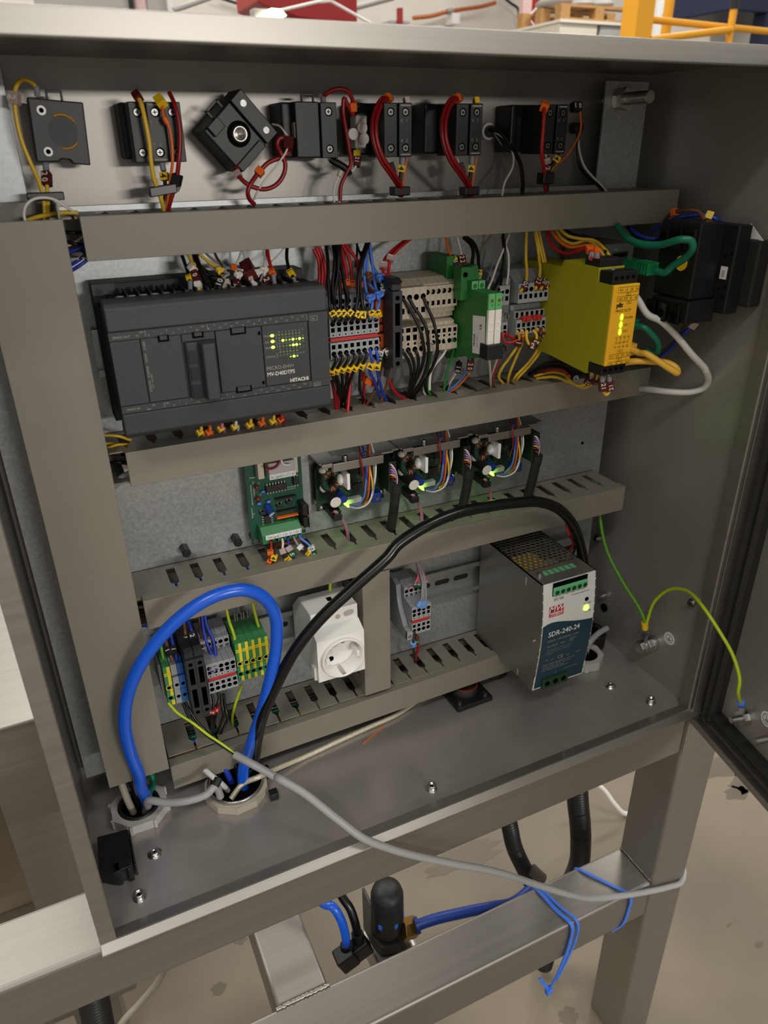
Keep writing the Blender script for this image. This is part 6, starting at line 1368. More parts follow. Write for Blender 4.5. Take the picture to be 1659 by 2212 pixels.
w('green wire into the far left earth terminal', 'pe_wire_g', 1.6, ZL, [(105,500),(125,620),(150,740),(165,790)], (-28,-38), [(.9,'black',4,2.2,'cyl')], go)
for k, (pl_) in enumerate(([(745,1100),(775,1190),(770,1340),(760,1560),(775,1700)], [(830,1075),(850,1170),(820,1290),(800,1420),(770,1600),(785,1700)], [(880,1130),(885,1250),(905,1360),(860,1520),(800,1700)], [(905,1120),(930,1290),(955,1420),(900,1560),(830,1720)])):
    w('black wire out of the bottom of the lower grey terminals, %s from the left' % ordn(k), 'w_black', 1.35, ZL, pl_, (-50,-56,-30), [(.22,'w_red' if False else 'red_tb',4,2.6,'2')] if k < 2 else [], go)
w('green yellow wire from the earth terminals into the lowest duct', 'pe_wire', 1.35, ZL, [(1140,1010),(1090,1150),(1045,1290),(1020,1420),(1030,1600)], (-40,-42,-26), [], go, stripe='pe_wire_g')
w('green yellow wire above the white socket outlet', 'pe_wire', 1.5, (660,1140,5.529), [(295,600),(290,720),(285,800),V3((WIX,WIY,168))], (-30,-30), [], go, stripe='pe_wire_g')
# ---- grey terminals near the power supply
gp = 'wires at the terminals near the power supply'
for k, (c, cn, pl_) in enumerate((('w_grey','left grey',[(570,0),(640,240),(700,430),(690,650),(680,800),(600,960)]), ('w_grey','middle grey',[(600,0),(665,240),(725,480),(720,700),(715,850),(690,960)]), ('w_grey','right grey',[(620,0),(700,240),(755,480),(770,660),(760,850),(735,950)]))):
    w('%s wire into the terminals near the power supply' % cn, c, 1.2, Z8_, pl_, (-24,-40,-52), [(.96,'ferrule_blue',6,2.6,'cyl')], gp)
for k, (cn, pl_) in enumerate((('left', [(560,0),(610,200),(600,360),(550,480),(540,560)]), ('middle', [(590,0),(630,220),(635,380),(625,480),(625,560)]), ('right', [(640,20),(700,200),(740,330),(755,420),(790,440)]))):
    w('%s pink wire above the terminals near the power supply' % cn, 'w_pink', 1.2, Z8_, pl_, (-24,-37), [(.95,'tag_green',3,2.2,'5')] if k < 2 else [], gp)
w('thin pink wire tucked behind the terminals near the power supply', 'w_pink', 1.0, Z8_, [(410,600),(470,570),(500,575)], (-37,-37), [], gp)
w('black wire below the terminals near the power supply', 'w_black', 1.4, Z8_, [(510,1450),(535,1560),(510,1700),(520,1900),(540,2120)], (-50,-56,-30), [(.22,'ferrule_blue',6,3.0,'cyl')], gp)
w('red wire with dull marker below the terminals near the power supply', 'w_red', 1.5, Z8_, [(570,1560),(585,1700),(615,1780),(600,1880),(555,2000),(545,2120)], (-46,-28), [(.16,'tag_green',8,2.6,'5')], gp)
# ---- power supply output
gq = 'wires of the power supply'
w('red wire with orange marker on the power supply output', 'w_red', 1.3, ZO, [(1085,20),(1110,160),(1165,245),(1140,320),(1115,400),(1098,500),(1092,560)], (-40,-60,-98), [(.72,OR,6,2.6,'1'),(.93,FG,6,1.9,'cyl')], gq)
w('black wire with yellow marker on the power supply output', 'w_black', 1.3, ZO, [(1110,20),(1150,180),(1185,280),(1165,360),(1150,440),(1135,520),(1130,560)], (-42,-62,-98), [(.70,Y_,5,2.6,'4'),(.92,FG,6,1.9,'cyl')], gq)
w('second black wire on the power supply output', 'w_black', 1.4, ZO, [(1130,30),(1190,200),(1215,330),(1205,440),(1200,520),(1195,550)], (-44,-64,-98), [(.94,'red_tb',7,2.0,'cyl')], gq)
w('short red wire near the duct above the power supply', 'w_dred', 1.2, ZO, [(1095,40),(1130,170),(1170,240)], (-38,-58), [], gq)
# ---- big cables
gr = 'thick cables'
def cable(label, m, r, p, name='power_cable', n=16, seg=10):
    path = spline(p, seg); t = thing(name, label, 'cable', path[0], gr); obj('sheath', MB().tube(path, r, n), m, t); return t
P_ = path_of(ZM, [(170,1390),(160,1320),(110,1190),(78,1030),(98,850),(190,650),(390,420),(590,290),(750,252),(875,290),(948,400),(955,560),(925,740),(872,950),(815,1130),(765,1290)], (-64,-70,-75,-78,-80,-82,-86,-88,-88,-86,-84,-82,-80,-76,-72,-66))
cable('thick blue cable arching from floor gland to floor gland', 'blue_cable', 5.4, [V3((27,-50,1.5)), V3((27,-56,20))] + P_ + [V3((P_[-1][0]-2, -64, 1.5))])
P_ = path_of(ZM, [(822,1240),(845,1110),(875,985),(955,800),(1065,600),(1210,420),(1400,240),(1600,60)], (-66,-74,-78,-82,-86,-88,-88,-88)) + path_of(ZN, [(60,455),(230,290),(420,165),(610,85),(810,42),(990,18),(1130,12),(1260,55),(1350,150),(1400,280),(1425,420)], (-88,-86,-84,-82,-80,-78,-77,-76,-74,-72,-70))
P_ = [V3((118,-62,1.5)), V3((118,-62,16))] + P_[:8] + P_[9:] + [V3((P_[-1][0]+2, -66, 120)), V3((500, -58, 70)), V3((522, -52, 9.5))]
cable('thick black cable arching from the floor gland to behind the power supply', 'black_cable', 5.2, P_)
g0 = path_of(ZM, [(715,1205),(800,1250),(900,1305),(1050,1390)], (-78,-90,-102,-120)); g1_ = path_of(ZP, [(0,190),(130,265),(300,398),(440,500)], (-132,-148,-166,-178)); g2_ = path_of(ZP, [(560,548),(700,588),(900,630),(1120,672),(1350,745),(1500,790)], (-182,-184,-184,-184,-184,-183)); g3_ = path_of(ZQ, [(700,858),(850,845),(1000,822),(1120,795),(1185,770)], (-180,-177,-175.5,-175,-174))
gcab = cable('long grey cable hanging out of the cabinet and round the frame leg', 'grey_cable', 3.5, g0 + g1_ + g2_ + g3_ + [V3((632,-164,g3_[-1][2]+4)), V3((632,-140,g3_[-1][2]+14)), V3((632,-116,g3_[-1][2]+18))])
for k, (nm_, mm, pl_) in enumerate((('green yellow core', 'pe_wire', [(330,905),(380,960),(470,1020),(560,1090),(650,1150),(735,1215)]), ('black core', 'w_black', [(415,905),(450,985),(520,1065),(620,1140),(735,1215)]), ('second black core', 'w_black', [(430,900),(480,990),(560,1080),(660,1160),(735,1215)]))):
    wire('%s of the long grey cable below the lower left terminals' % nm_, path_of(ZM, pl_, (-44,-58,-78)), 1.3, mm, group=go, stripe='pe_wire_g' if k == 0 else None)
P_ = [V3((24,-54,2)), V3((27,-58,11))] + path_of(ZM, [(215,1470),(330,1482),(450,1470),(550,1435),(600,1390)], (-66,-76,-84,-86,-84)) 
t = cable('short grey cable bridging the two floor glands', 'grey_cable', 3.4, P_ + [V3((P_[-1][0]+4, -80, 16))])
obj('shrink_end', MB().cyl(P_[-1], V3((P_[-1][0]+5,-79,P_[-1][2]+3)), 3.8, 12), 'rubber', t)
cable('pale cable rising from the left gland behind the blue one', 'beige_cable', 3.2, [V3((14,-50,1)), V3((11,-47,20)), V3((9,-40,45)), V3((8,-30,70))], 'pale_cable')
cable('dark cable rising from the left gland', 'black_cable', 3.0, [V3((21,-48,1)), V3((19,-44,20)), V3((17,-36,45)), V3((16,-28,70))], 'dark_cable')
cable('green cable loop behind the thick blue cable at the left gland', 'green_cable', 3.0, [V3((30,-40,1)), V3((36,-38,20)), V3((34,-34,34)), V3((30,-28,46)), V3((28,-26,70))], 'green_lead')
cable('white cable curving out of the metal ring gland', 'white_cable', 2.6, [V3((98,-62,1)), V3((94,-64,12)), V3((86,-58,22)), V3((78,-46,26)), V3((60,-30,30))], 'white_lead')
cable('second blue lead inside the metal ring gland', 'w_blue', 3.0, [V3((104,-54,1)), V3((100,-50,18)), V3((94,-42,34)), V3((90,-30,44))], 'blue_lead')
cable('black lead inside the metal ring gland', 'black_cable', 4.0, [V3((112,-54,1)), V3((111,-50,18)), V3((110,-42,30)), V3((108,-30,42))], 'black_lead')
cable('grey lead inside the metal ring gland', 'grey_cable', 2.4, [V3((92,-54,1)), V3((90,-52,10)), V3((82,-44,18)), V3((70,-34,24))], 'grey_lead')
bp = [at(ZM[0]+x/ZM[2], ZM[1]+y/ZM[2], z=zz) for x, y, zz in ((760,1375,9),(850,1335,15),(935,1295,8),(1100,1225,3.2),(1300,1132,3.2),(1480,1050,3.2),(1659,968,3.2))] + [V3((345,-20,3.2)), V3((400,-4,3.2))]
cable('braided pale cable lying along the cabinet floor', 'braid', 2.6, [V3((98,-74,2))] + bp, 'braided_cable')
cable('grey cable stub behind the power supply', 'grey_cable', 3.4, [V3((524,-52,9)), V3((530,-50,22)), V3((545,-46,28)), V3((560,-44,30))], 'grey_stub')
# ---- earth leads at the right
gs = 'earth leads'
sb = V3((555, -102.3, 50)); up1 = at(ZR[0]+532/ZR[2], ZR[1]+950/ZR[2], y=-103)
lug = at(ZR[0]+535/ZR[2], ZR[1]+990/ZR[2], y=-103)
t = wire('green earth lead from the duct down to the wall bolt', path_of(ZR, [(262,260),(270,360),(305,520),(400,710),(490,850),(528,930)], (-40,-46,-58,-78,-94,-102)) + [lug], 1.7, 'pe_wire_g', [(.97, Y_, 9, 3.6, 'cyl')], group=gs, name='earth_lead', stripe='pe_wire')
obj('cable_lug', MB().cyl((561,-102.3,43.5),(562.5,-102.3,43.5), 7, 18).obox((558,-102.6,54), (1,0,0), (0,1,0), (0,0,1), 2, 3, 6), 'zinc', t)
dl = dpt(58, 9, 56); 
t = wire('yellow green earth lead bowing over to the door stud', [lug] + path_of(ZR, [(548,945),(590,830),(680,757),(785,765),(885,865),(985,1015)], (-104,-110,-126,-152,-186,-208)) + path_of(ZR, [(1060,1150),(1100,1290),(1092,1370)], (-224,-236,-238)) + [dl], 1.75, 'pe_wire', [(.95,'tie_blue',9,3.8,'cyl')], group=gs, name='earth_lead', stripe='pe_wire_g')
obj('cable_lug', MB().cyl(dpt(58,8.2,42), dpt(58,9.4,42), 7.2, 18).obox(dpt(58,9,51), DD, DN, (0,0,1), 3, .8, 5), 'zinc', t)

# ---- push-button wiring on the back wall
gt = 'wires of the push-button blocks'
w('yellow wire looping over the far left contact block', 'w_yellow', 1.35, Z1_, [(150,170),(110,40),(-30,-60),(-130,0),(-170,250),(-160,500)] and [(150,190),(130,60),(40,-30),(-80,-60),(-170,20),(-210,200),(-190,500),(-100,900),(60,1300),(170,1550),(235,1760),(265,1950),(270,2250)], (-14,-16,-18,-18,-20,-22,-22,-22,-22,-24,-26,-28,-30), [(.03,FG,6,1.8,'cyl'),(.27,'tag_clear',7,2.8,'2')], gt)
w('yellow wire with dark marker below the far left contact block', 'w_yellow', 1.35, Z1_, [(280,1260),(295,1400),(305,1550),(310,1700),(325,1900),(335,2250)], (-14,-30), [(.06,FG,9,2.0,'cyl'),(.28,MR,9,2.6,'20')], gt)
w('thin white wire bowing over the left duct', 'w_white', .95, Z1_, [(-20,2250),(-60,2100),(-30,1950),(80,1850),(250,1820),(420,1850),(600,1960),(780,2080)], (-50,-50,-48,-46,-44,-42,-40,-34), [], gt)
w('dull yellow wire running along the top of the left duct', 'w_yellow', 1.4, Z1_, [(0,2180),(150,2130),(350,2090),(560,2060),(800,2060)], (-30,-36), [], gt)
b = at(60+230/7.372, 180+1800/7.372, y=-27); solo('cable_tie', MB().obox(b+V3((2,0,0)), (1,0,0), (0,1,0), (0,0,1), 11, 3.4, 2.4), 'w_black', 'black cable tie round the far left yellow wires', 'cable tie', b, 'black cable ties', bevel=.6)
w('yellow wire in front of the second contact block', 'w_yellow', 1.5, Z2_, [(250,170),(330,330),(400,620),(460,950),(490,1250),(530,1500),(600,1700),(660,1880),(690,2030)], (-26,-32,-34,-34,-34,-32,-30,-28,-24), [(.03,MR,6,2.6,'')], gt)
w('orange wire with knot on the second contact block', 'w_orange', 1.0, Z2_, [(600,230),(660,330),(690,520),(770,680),(820,950),(830,1250),(800,1500),(770,1700),(740,2000)], (-26,-30,-32,-32,-32,-32,-30,-28,-24), [(.05,Y_,7,3.0,''),(.22,'w_orange',4,1.9,'cyl')], gt)
w('dark red wire in front of the second contact block', 'w_dred', 1.5, Z2_, [(780,150),(860,330),(930,620),(950,900),(930,1250),(900,1480),(850,1700),(790,1900),(760,2030)], (-24,-30,-32,-32,-32,-30,-28,-26,-24), [(.72,'black',7,3.2,'')], gt)
w('black wire with yellow marker under the second contact block', 'w_black', 1.4, Z2_, [(660,1270),(690,1400),(710,1520),(715,1700),(710,2030)], (-20,-24), [(.06,FG,6,2.0,'cyl'),(.28,Y_,5,2.8,'4')], gt)
w('thin white wire under the second contact block', 'w_white', .7, Z2_, [(910,1640),(860,1750),(790,1860),(760,2020)], (-24,-22), [(.06,'tag_clear',4,1.8,'')], gt)
b = at(260+670/7.372, 180+1700/7.372, y=-29); solo('cable_tie', MB().obox(b, (1,0,.12), (0,1,0), (0,0,1), 9, 4.4, 3), 'w_black', 'black cable tie under the second contact block', 'cable tie', b, 'black cable ties', bevel=.6)
t = w('dark red wire in a figure of eight beside the tilted block', 'w_dred', 1.6, Z3_, [(690,1230),(700,1380),(790,1510),(950,1610),(1150,1650),(1330,1580),(1450,1420),(1480,1240),(1420,1080),(1350,920),(1390,820),(1480,830),(1520,900)], (-18,-22,-26,-28,-28,-28,-28,-28,-28,-26,-26,-26,-26), [(.10,'tag_clear',4,2.4,'')], gt)
w('dark red wire crossing back to the duct below the tilted block', 'w_dred', 1.6, Z3_, [(1560,950),(1530,1050),(1400,1130),(1200,1220),(1050,1380),(920,1560),(870,1700),(900,1820),(980,1900)], (-24,-26,-26,-26,-26,-28,-28,-26,-24), [(.52,OR,5,2.8,'')], gt)
w('thin white wire beside the tilted contact block', 'w_white', .7, Z3_, [(1270,590),(1380,620),(1470,720),(1540,850),(1500,1020),(1350,1250),(1150,1500),(1020,1700),(960,1840)], (-14,-20,-26,-28,-30,-30,-30,-28,-24), [(.32,MR,8,3.0,'')], gt)
w('dark red wire arching over the fourth contact block', 'w_dred', 1.5, Z4_, [(640,330),(650,240),(760,140),(920,95),(1060,130),(1150,270),(1180,400),(1170,560)], (-10,-12,-16,-18,-18,-16,-14,-12), [(.04,FG,6,1.9,'cyl'),(.86,OR,6,2.4,'')], gt)
w('second dark red wire bending down beside the fourth contact block', 'w_dred', 1.5, Z4_, [(1150,540),(1090,420),(1010,270),(995,500),(1040,800),(1100,1150),(1130,1430),(1050,1600),(960,1800),(940,2090)], (-12,-14,-16,-16,-18,-20,-22,-22,-22,-22), [], gt)
cb = thing('connector_block', 'translucent white screw connector hanging in the button row', 'connector', at(620+1250/8.194, 180+900/8.194, y=-14), None)
q = at(620+1260/8.194, 180+860/8.194, y=-12); obj('body', MB().obox(q, (1,0,0), (0,1,0), (.06,0,1), 4.6, 6, 11), mat('clear_white', (.82,.80,.78), .3, trans=.25) and 'clear_white', cb, bevel=1.5)
for (x, y) in ((1280, 790), (1310, 985), (1120, 900)): 
    q = at(620+x/8.194, 180+y/8.194, y=-16); obj('screw_tower', MB().cyl(q, q+V3((0,-6,0)), 3.9, 18), 'clear_white', cb)
w('white wire with maroon marker below the white connector', 'w_white', .9, Z4_, [(1235,1130),(1240,1260),(1240,1400),(1180,1520),(1060,1600),(960,1760),(915,1950),(925,2110)], (-12,-22), [(.10,Y_,4,2.6,''),(.22,MR,7,2.6,'21')], gt)
w('left thin white wire below the fourth contact block', 'w_white', .7, Z4_, [(940,1590),(870,1750),(830,1900),(835,2110)], (-20,-22), [(.02,'tan',4,1.8,'cyl')], gt)
w('black sleeved lead below the fourth contact block', 'w_black', 2.6, Z4_, [(770,1340),(840,1390),(950,1450),(1060,1530),(1100,1620)], (-16,-22), [(.04,FG,5,2.0,'cyl')], gt)
for k, (ZZ, off, nm_) in enumerate(((Z5_, 0, 'fifth'), ((940, 190, 8.85), 0, 'sixth'))):
    w('dark red wire bowing in front of the %s contact block, outer' % nm_, 'w_dred', 1.7, ZZ, [(480,220),(330,200),(190,400),(130,700),(150,1000),(270,1350),(470,1650),(620,1880),(660,2060)], (-16,-24,-32,-38,-40,-40,-36,-30,-24), [(.05,OR,6,2.8,'')], gt)
    w('dark red wire bowing in front of the %s contact block, inner' % nm_, 'w_dred', 1.7, ZZ, [(500,210),(370,230),(250,430),(195,700),(215,1000),(330,1330),(540,1640),(670,1880),(690,2060)], (-16,-26,-34,-40,-42,-42,-38,-32,-24), [], gt)
    w('black wire with yellow marker under the %s contact block' % nm_, 'w_black', 1.5, ZZ, [(700,1330),(695,1480),(670,1650),(650,1850),(660,2060)], (-26,-24), [(.08,FG,8,2.4,'cyl'),(.28,Y_,5,2.8,'4')], gt)
    w('thin orange wire beside the %s contact block' % nm_, 'w_orange', .8, ZZ, [(790,1330),(750,1600),(710,1850),(700,2060)], (-26,-24), [], gt)
    w('knotted brown wire on top of the %s contact block' % nm_, 'w_brown', .9, ZZ, [(740,330),(750,260),(800,250),(820,330)], (-20,-20), [(.5,Y_ if k else 'tan',4,2.2,'')], gt)
    w('dark marker lead under the %s contact block' % nm_, 'w_white', .6, ZZ, [(420,1330),(480,1520),(520,1640),(580,1800)], (-20,-24), [(.45,'chip',8,3.0,'')], gt)
    b = at(ZZ[0]+650/8.85, ZZ[1]+1970/8.85, y=-27); solo('cable_tie', MB().obox(b, (1,0,0), (0,1,0), (0,0,1), 6.8, 5, 3.2), 'w_black', 'black cable tie under the %s contact block' % nm_, 'cable tie', b, 'black cable ties', bevel=.8)
w('red wire in front of the far right contact block', 'w_red', 1.5, Z7_, [(450,280),(440,360),(420,700),(395,1050),(430,1350),(450,1550),(460,1760)], (-34,-38,-40,-40,-34,-28,-24), [(.04,OR,6,3.2,'')], gt)
w('black wire with yellow marker under the far right contact block', 'w_black', 1.5, Z7_, [(670,1110),(660,1200),(560,1330),(500,1480),(490,1760)], (-28,-24), [(.16,Y_,5,2.8,'4')], gt)
w('thin orange wire bowing right of the far right contact block', 'w_orange', .8, Z7_, [(960,320),(1030,340),(1060,520),(1060,720),(960,950),(800,1180),(640,1310),(560,1400)], (-30,-30,-28,-26,-26,-26,-26,-26), [(.02,'chip',8,3.4,'10')], gt)
w('lead with striped marker under the far right contact block', 'w_white', .8, Z7_, [(460,1110),(480,1230),(490,1380),(480,1480)], (-26,-24), [(.35,'tag_clear',5,2.6,'1'),(.7,MR,5,2.6,'2')], gt)
b = at(1120+460/7.9, 190+1540/7.9, y=-27); solo('cable_tie', MB().obox(b, (1,0,0), (0,1,0), (0,0,1), 5.6, 5, 4.4), 'w_black', 'black cable tie under the far right contact block', 'cable tie', b, 'black cable ties', bevel=.8)
w('white lamp wire running down to the right duct end', 'w_white', 1.1, Z7_, [(1020,880),(1040,1080),(1120,1330),(1260,1510),(1400,1650),(1520,1790)], (10,8,4,-4,-14,-24), [], gt)
w('black lamp wire beside the white lamp wire', 'w_black', 1.4, Z7_, [(1010,760),(1010,1050),(1040,1320),(1180,1520),(1330,1640),(1440,1750)], (10,10,8,-2,-12,-22), [], gt)
w('black wire arching from the white grommet', 'w_black', 1.7, ZX, [(460,560),(500,570),(550,640),(585,700),(598,780),(596,845)], (10,4,-4,-12,-18,-24), [], gt)
w('white wire arching from the white grommet', 'w_white', .95, ZX, [(470,565),(520,600),(555,660),(555,720),(520,790),(508,850)], (10,2,-6,-12,-18,-24), [], gt)
w('thin grey wire arching from the white grommet', 'w_grey', .8, ZX, [(470,570),(510,630),(550,690),(580,740),(592,840)], (12,8,2,-8,-20), [], gt)

# ================================================================== below the cabinet
def conduit(label, p, r, grp='black ribbed conduits'):
    path = spline(p, 14); t = thing('conduit', label, 'conduit', path[-1], grp)
    L_ = sum((path[i+1]-path[i]).length for i in range(len(path)-1)); n = int(L_/1.1)
    fine = [along(path, i/n)[0] for i in range(n+1)]
    obj('ribbed_tube', MB().tube(fine, r, 18, rfun=lambda f: r + (.9 if int(f*n) % 4 < 2 else -.6)), 'conduit', t); return t
conduit('thick black ribbed conduit hanging straight beside the leg', [V3((528,-30,-3)), V3((536,-36,-110))] + path_of(ZQ, [(625,330),(637,450),(640,560),(628,680)], (-50,-50,-48,-46)) + [V3((548,-46,-470)), V3((536,-40,-600))], 13.5)
conduit('black ribbed conduit bending behind the lower rail', [V3((420,-20,-3)), V3((424,-30,-120))] + path_of(ZQ, [(255,470),(280,580),(330,690),(380,790)], (-50,-50,-52,-56)) + [V3((512,-60,-440)), V3((560,-40,-560))], 10.0)
conduit('black ribbed conduit at the lower left under the frame', [V3((-50,-92,-75)), V3((-52,-92,-120)), V3((-58,-92,-220)), V3((-70,-90,-400)), V3((-75,-90,-605))], 13)
p = path_of(ZQ, [(375,700),(400,725),(430,750)], (-62,-66,-70)); t = thing('hose_clamp', 'grey brown pipe coupling tied to the bent conduit', 'coupling', p[0]); obj('body', MB().tube(spline(p, 4), 8, 14), mat('coupling', (.33,.30,.28), .5) and 'coupling', t)
rg = thing('pressure_regulator', 'black capped pressure regulator with two blue marks under the frame', 'regulator', (262, -60, -360))
rc = V3((262, -60, 0)); m = MB(); m.lathe([(14,-318),(16.5,-312),(19.5,-300),(19.8,-270),(19.4,-246),(17,-238),(9,-235),(.01,-234.5)], rc, n=30); obj('knob', m, mat('knob', (.09,.092,.096), .5) and 'knob', rg)
for a in (-2.45, -1.45, -.5): 
    q = rc + V3((19.7*math.cos(a), 19.7*math.sin(a), -282)); obj('blue_mark', MB().obox(q, (math.cos(a),math.sin(a),0), (-math.sin(a),math.cos(a),0), (0,0,1), .5, 2.2, 4), mat('mark_blue', (.15,.42,.85), .4) and 'mark_blue', rg)
obj('hex_collar', MB().hexa((262,-60,-330),(262,-60,-314), 23), 'rubber', rg, bevel=1)
obj('valve_body', MB().box(238, 292, -84, -36, -372, -330.5), 'alu', rg, bevel=3)
m = MB(); m.box(240.5, 244, -58, -34, -330, -255); obj('mount_plate', m, mat('mount_grey', (.30,.30,.29), .5) and 'mount_grey', rg, bevel=1)
fit_ = path_of(ZP, [(360,1110),(340,1060)], (-66,-66)); 
obj('elbow_fitting', MB().obox(at(600+350/2.37, 1600+1110/2.37, y=-70), (1,0,.4), (0,1,0), (-.4,0,1), 11, 10, 13), 'black', rg, bevel=2)
obj('elbow_fitting', MB().obox(at(600+420/2.37, 1600+1060/2.37, y=-66), (1,0,.4), (0,1,0), (-.4,0,1), 12, 9, 12), 'black', rg, bevel=2)
bq = at(600+668/2.37, 1600+962/2.37, y=-72); obj('brass_fitting', MB().hexa(bq+V3((-9,0,3)), bq+V3((9,0,-2)), 13), 'brass', rg, bevel=.8)
def hose(label, m, r, p):
    path = spline(p, 8); t = thing('air_hose', label, 'hose', path[0], 'air hoses'); obj('tube', MB().tube(path, r, 14), m, t); return t
a1 = path_of(ZP, [(355,1075),(345,990),(320,910),(280,850),(230,830)], (-68,-64,-58,-50,-40)); t = hose('bright blue air hose curving up beside the black hose', 'blue_cable', 5.2, a1 + [V3((a1[-1][0]-14, 0, a1[-1][2]+24))])
obj('ferrule', MB().cyl(a1[0], a1[1].lerp(a1[0], .6), 7.4, 16), 'black', t)
a1 = path_of(ZP, [(410,1010),(400,950),(370,860),(330,800)], (-64,-60,-50,-40)); t = hose('black air hose curving up beside the blue hose', 'black_cable', 5.2, a1 + [V3((a1[-1][0]-10, 0, a1[-1][2]+30))])
obj('ferrule', MB().cyl(a1[0]-V3((0,0,6)), a1[1].lerp(a1[0], .6), 7.2, 16), 'black', t)
a1 = path_of(ZP, [(705,948),(800,915),(950,880),(1100,850),(1200,830)], (-78,-82,-88,-92,-92)); t = hose('dark blue air hose from the brass fitting to the right', 'hose_blue', 6.6, a1 + [V3((a1[-1][0]+40, -80, a1[-1][2]-10))])
obj('clip_ring', MB().cyl(a1[0], a1[0]+(a1[1]-a1[0]).normalized()*4, 10, 18), 'hose_blue', t)
a1 = [at(1300, 1702, z=-560), at(1330, 1740, z=-590), at(1352, 1758, z=-610)]
hose('thin white hose behind the frame leg', 'white_cable', 4.5, [V3((a1[0][0]-60, a1[0][1]+40, -520))] + a1 + [V3((a1[-1][0]+80, a1[-1][1]-10, -611))])
a1 = [at(350, 2105, y=20), at(300, 2170, y=10), at(262, 2212, y=0)]
hose('thin grey cable hanging under the frame at the left', 'beige_cable', 4.0, [V3((a1[0][0]+20, 40, a1[0][2]+60))] + a1 + [V3((a1[-1][0]-60, -10, a1[-1][2]-120))])
# blue cable ties round the lower rail
def band(label, p, wd=3.2, th=.7, head=None):
    t = thing('cable_tie', label, 'cable tie', p[0], 'blue cable ties'); path = spline(p, 6); m = MB()
    for i in range(len(path)-1):
        a, b = path[i], path[i+1]; d = (b-a); 
        if d.length < 1e-6: continue
        ax = V3((1,0,0)); n_ = d.normalized().cross(ax).normalized()
        m.obox((a+b)/2, d, ax, n_, d.length/2+.2, wd/2, th)
    obj('strap', m, 'tie_blue', t)
    if head is not None: obj('head', MB().obox(head, (1,0,.3), (0,1,0), (0,0,1), 4.2, 3.2, 4), 'tie_blue', t, bevel=.6)
    return t
x0 = 452.0
band('thicker blue cable tie hanging loose from the lower rail', [V3((436,-111,-276)), V3((437,-120,-270.6)), V3((441,-150,-270.4)), V3((446,-172,-270.4)), V3((447,-173.4,-300)), V3((440,-174,-334)), V3((432,-174,-362)), V3((426,-172,-378)), V3((421,-170,-372)), V3((415,-166,-360))], 4.6, .7, V3((425,-173,-381)))
band('second strand of the loose blue cable tie', [V3((440,-111,-276)), V3((441,-120,-269.9)), V3((448,-150,-269.7)), V3((454,-172,-269.8)), V3((454,-174.6,-300)), V3((444,-175,-334)), V3((434,-175,-362))], 3.4, .6)
band('blue cable tie tight round the lower rail near the leg', [V3((500,-111,-276)), V3((502,-120,-270.4)), V3((520,-150,-270.2)), V3((533,-171.6,-271.0)), V3((536,-172.4,-300)), V3((530,-172.2,-326)), V3((520,-170,-333.5))], 4.2)
# ================================================================== hall behind and beside the cabinet
def seen(u, v, y): return at(u, v, y=y)
def post(name, label, cat, u0, u1, y, m, ztop=None, vtop=None, dy=None, group=None, zb=None):
    a, b = seen(u0, 60, y), seen(u1, 60, y); zt = ztop if ztop is not None else seen(u0, vtop, y)[2]
    w = b[0]-a[0]; z0 = FZ if zb is None else zb
    return solo(name, MB().box(a[0], b[0], y, y+(dy or w), z0, zt), m, label, cat, ((a[0]+b[0])/2, y+(dy or w)/2, z0), group, bevel=4)
YB_ = 3000
bar = thing('safety_barrier', 'yellow painted tube safety barrier behind the cabinet', 'barrier', seen(1400, 60, YB_)*1.0)
def rodp(u0, v0, u1, v1, y0, y1, r): return MB().cyl(seen(u0, v0, y0), seen(u1, v1, y1), r, 14)
a = seen(1394, 40, YB_); b = seen(1527, 40, YB_); c = seen(1582, 40, YB_); w = (seen(1414, 40, YB_)-seen(1376, 40, YB_))[0]
obj('post', MB().box(a[0]-w/2, a[0]+w/2, YB_, YB_+w, FZ, a[2]+400), 'safety_yellow', bar, bevel=6)
obj('post', MB().cyl((b[0], YB_+300, FZ), (b[0], YB_+300, b[2]+400), 28, 18), 'safety_yellow', bar)
ct = seen(1583, 20, YB_)
pc = obj('post', MB().cyl((c[0], YB_, FZ), (c[0], YB_, ct[2]), 20, 18), 'safety_yellow', bar)
obj('end_cap', MB().cyl((c[0], YB_, ct[2]), (c[0], YB_, ct[2]+38), 24, 18), 'black', pc)
obj('rail', rodp(1400, 42, 1659, 68, YB_+60, YB_+60, 17), 'safety_yellow', bar)
obj('rail', rodp(1405, 86, 1580, 64, YB_-10, YB_-10, 18), 'safety_yellow', bar)
# pallet on crates
y = 6500
cr0, cr1 = seen(1208, 75, y), seen(1292, 47, y)
zc = seen(1250, 44, y)[2]
solo('crate', MB().box(cr0[0], cr1[0], y, y+900, FZ, zc-25), 'box_cream', 'cream coloured crate under the wooden pallet in the hall', 'crate', (cr0[0], y, FZ), bevel=8)
g0, g1 = seen(1294, 75, y), seen(1362, 47, y)
solo('bin', MB().box(g0[0]+10, g1[0], y, y+900, FZ, zc-25), 'box_grey', 'light grey container beside the cream crate in the hall', 'bin', (g0[0], y, FZ), bevel=20)
solo('shelf_board', MB().box(cr0[0]-15, seen(1380, 45, y)[0], y-20, y+900, zc-24.5, zc), 'white_rl', 'white board lying on the crates under the pallet', 'board', (cr0[0], y, zc-24))
pa = thing('pallet', 'wooden pallet stacked on crates in the hall behind', 'pallet', (cr0[0]+300, y+300, zc))
x0, x1 = cr0[0], seen(1376, 30, y)[0]; zt = zc+.5
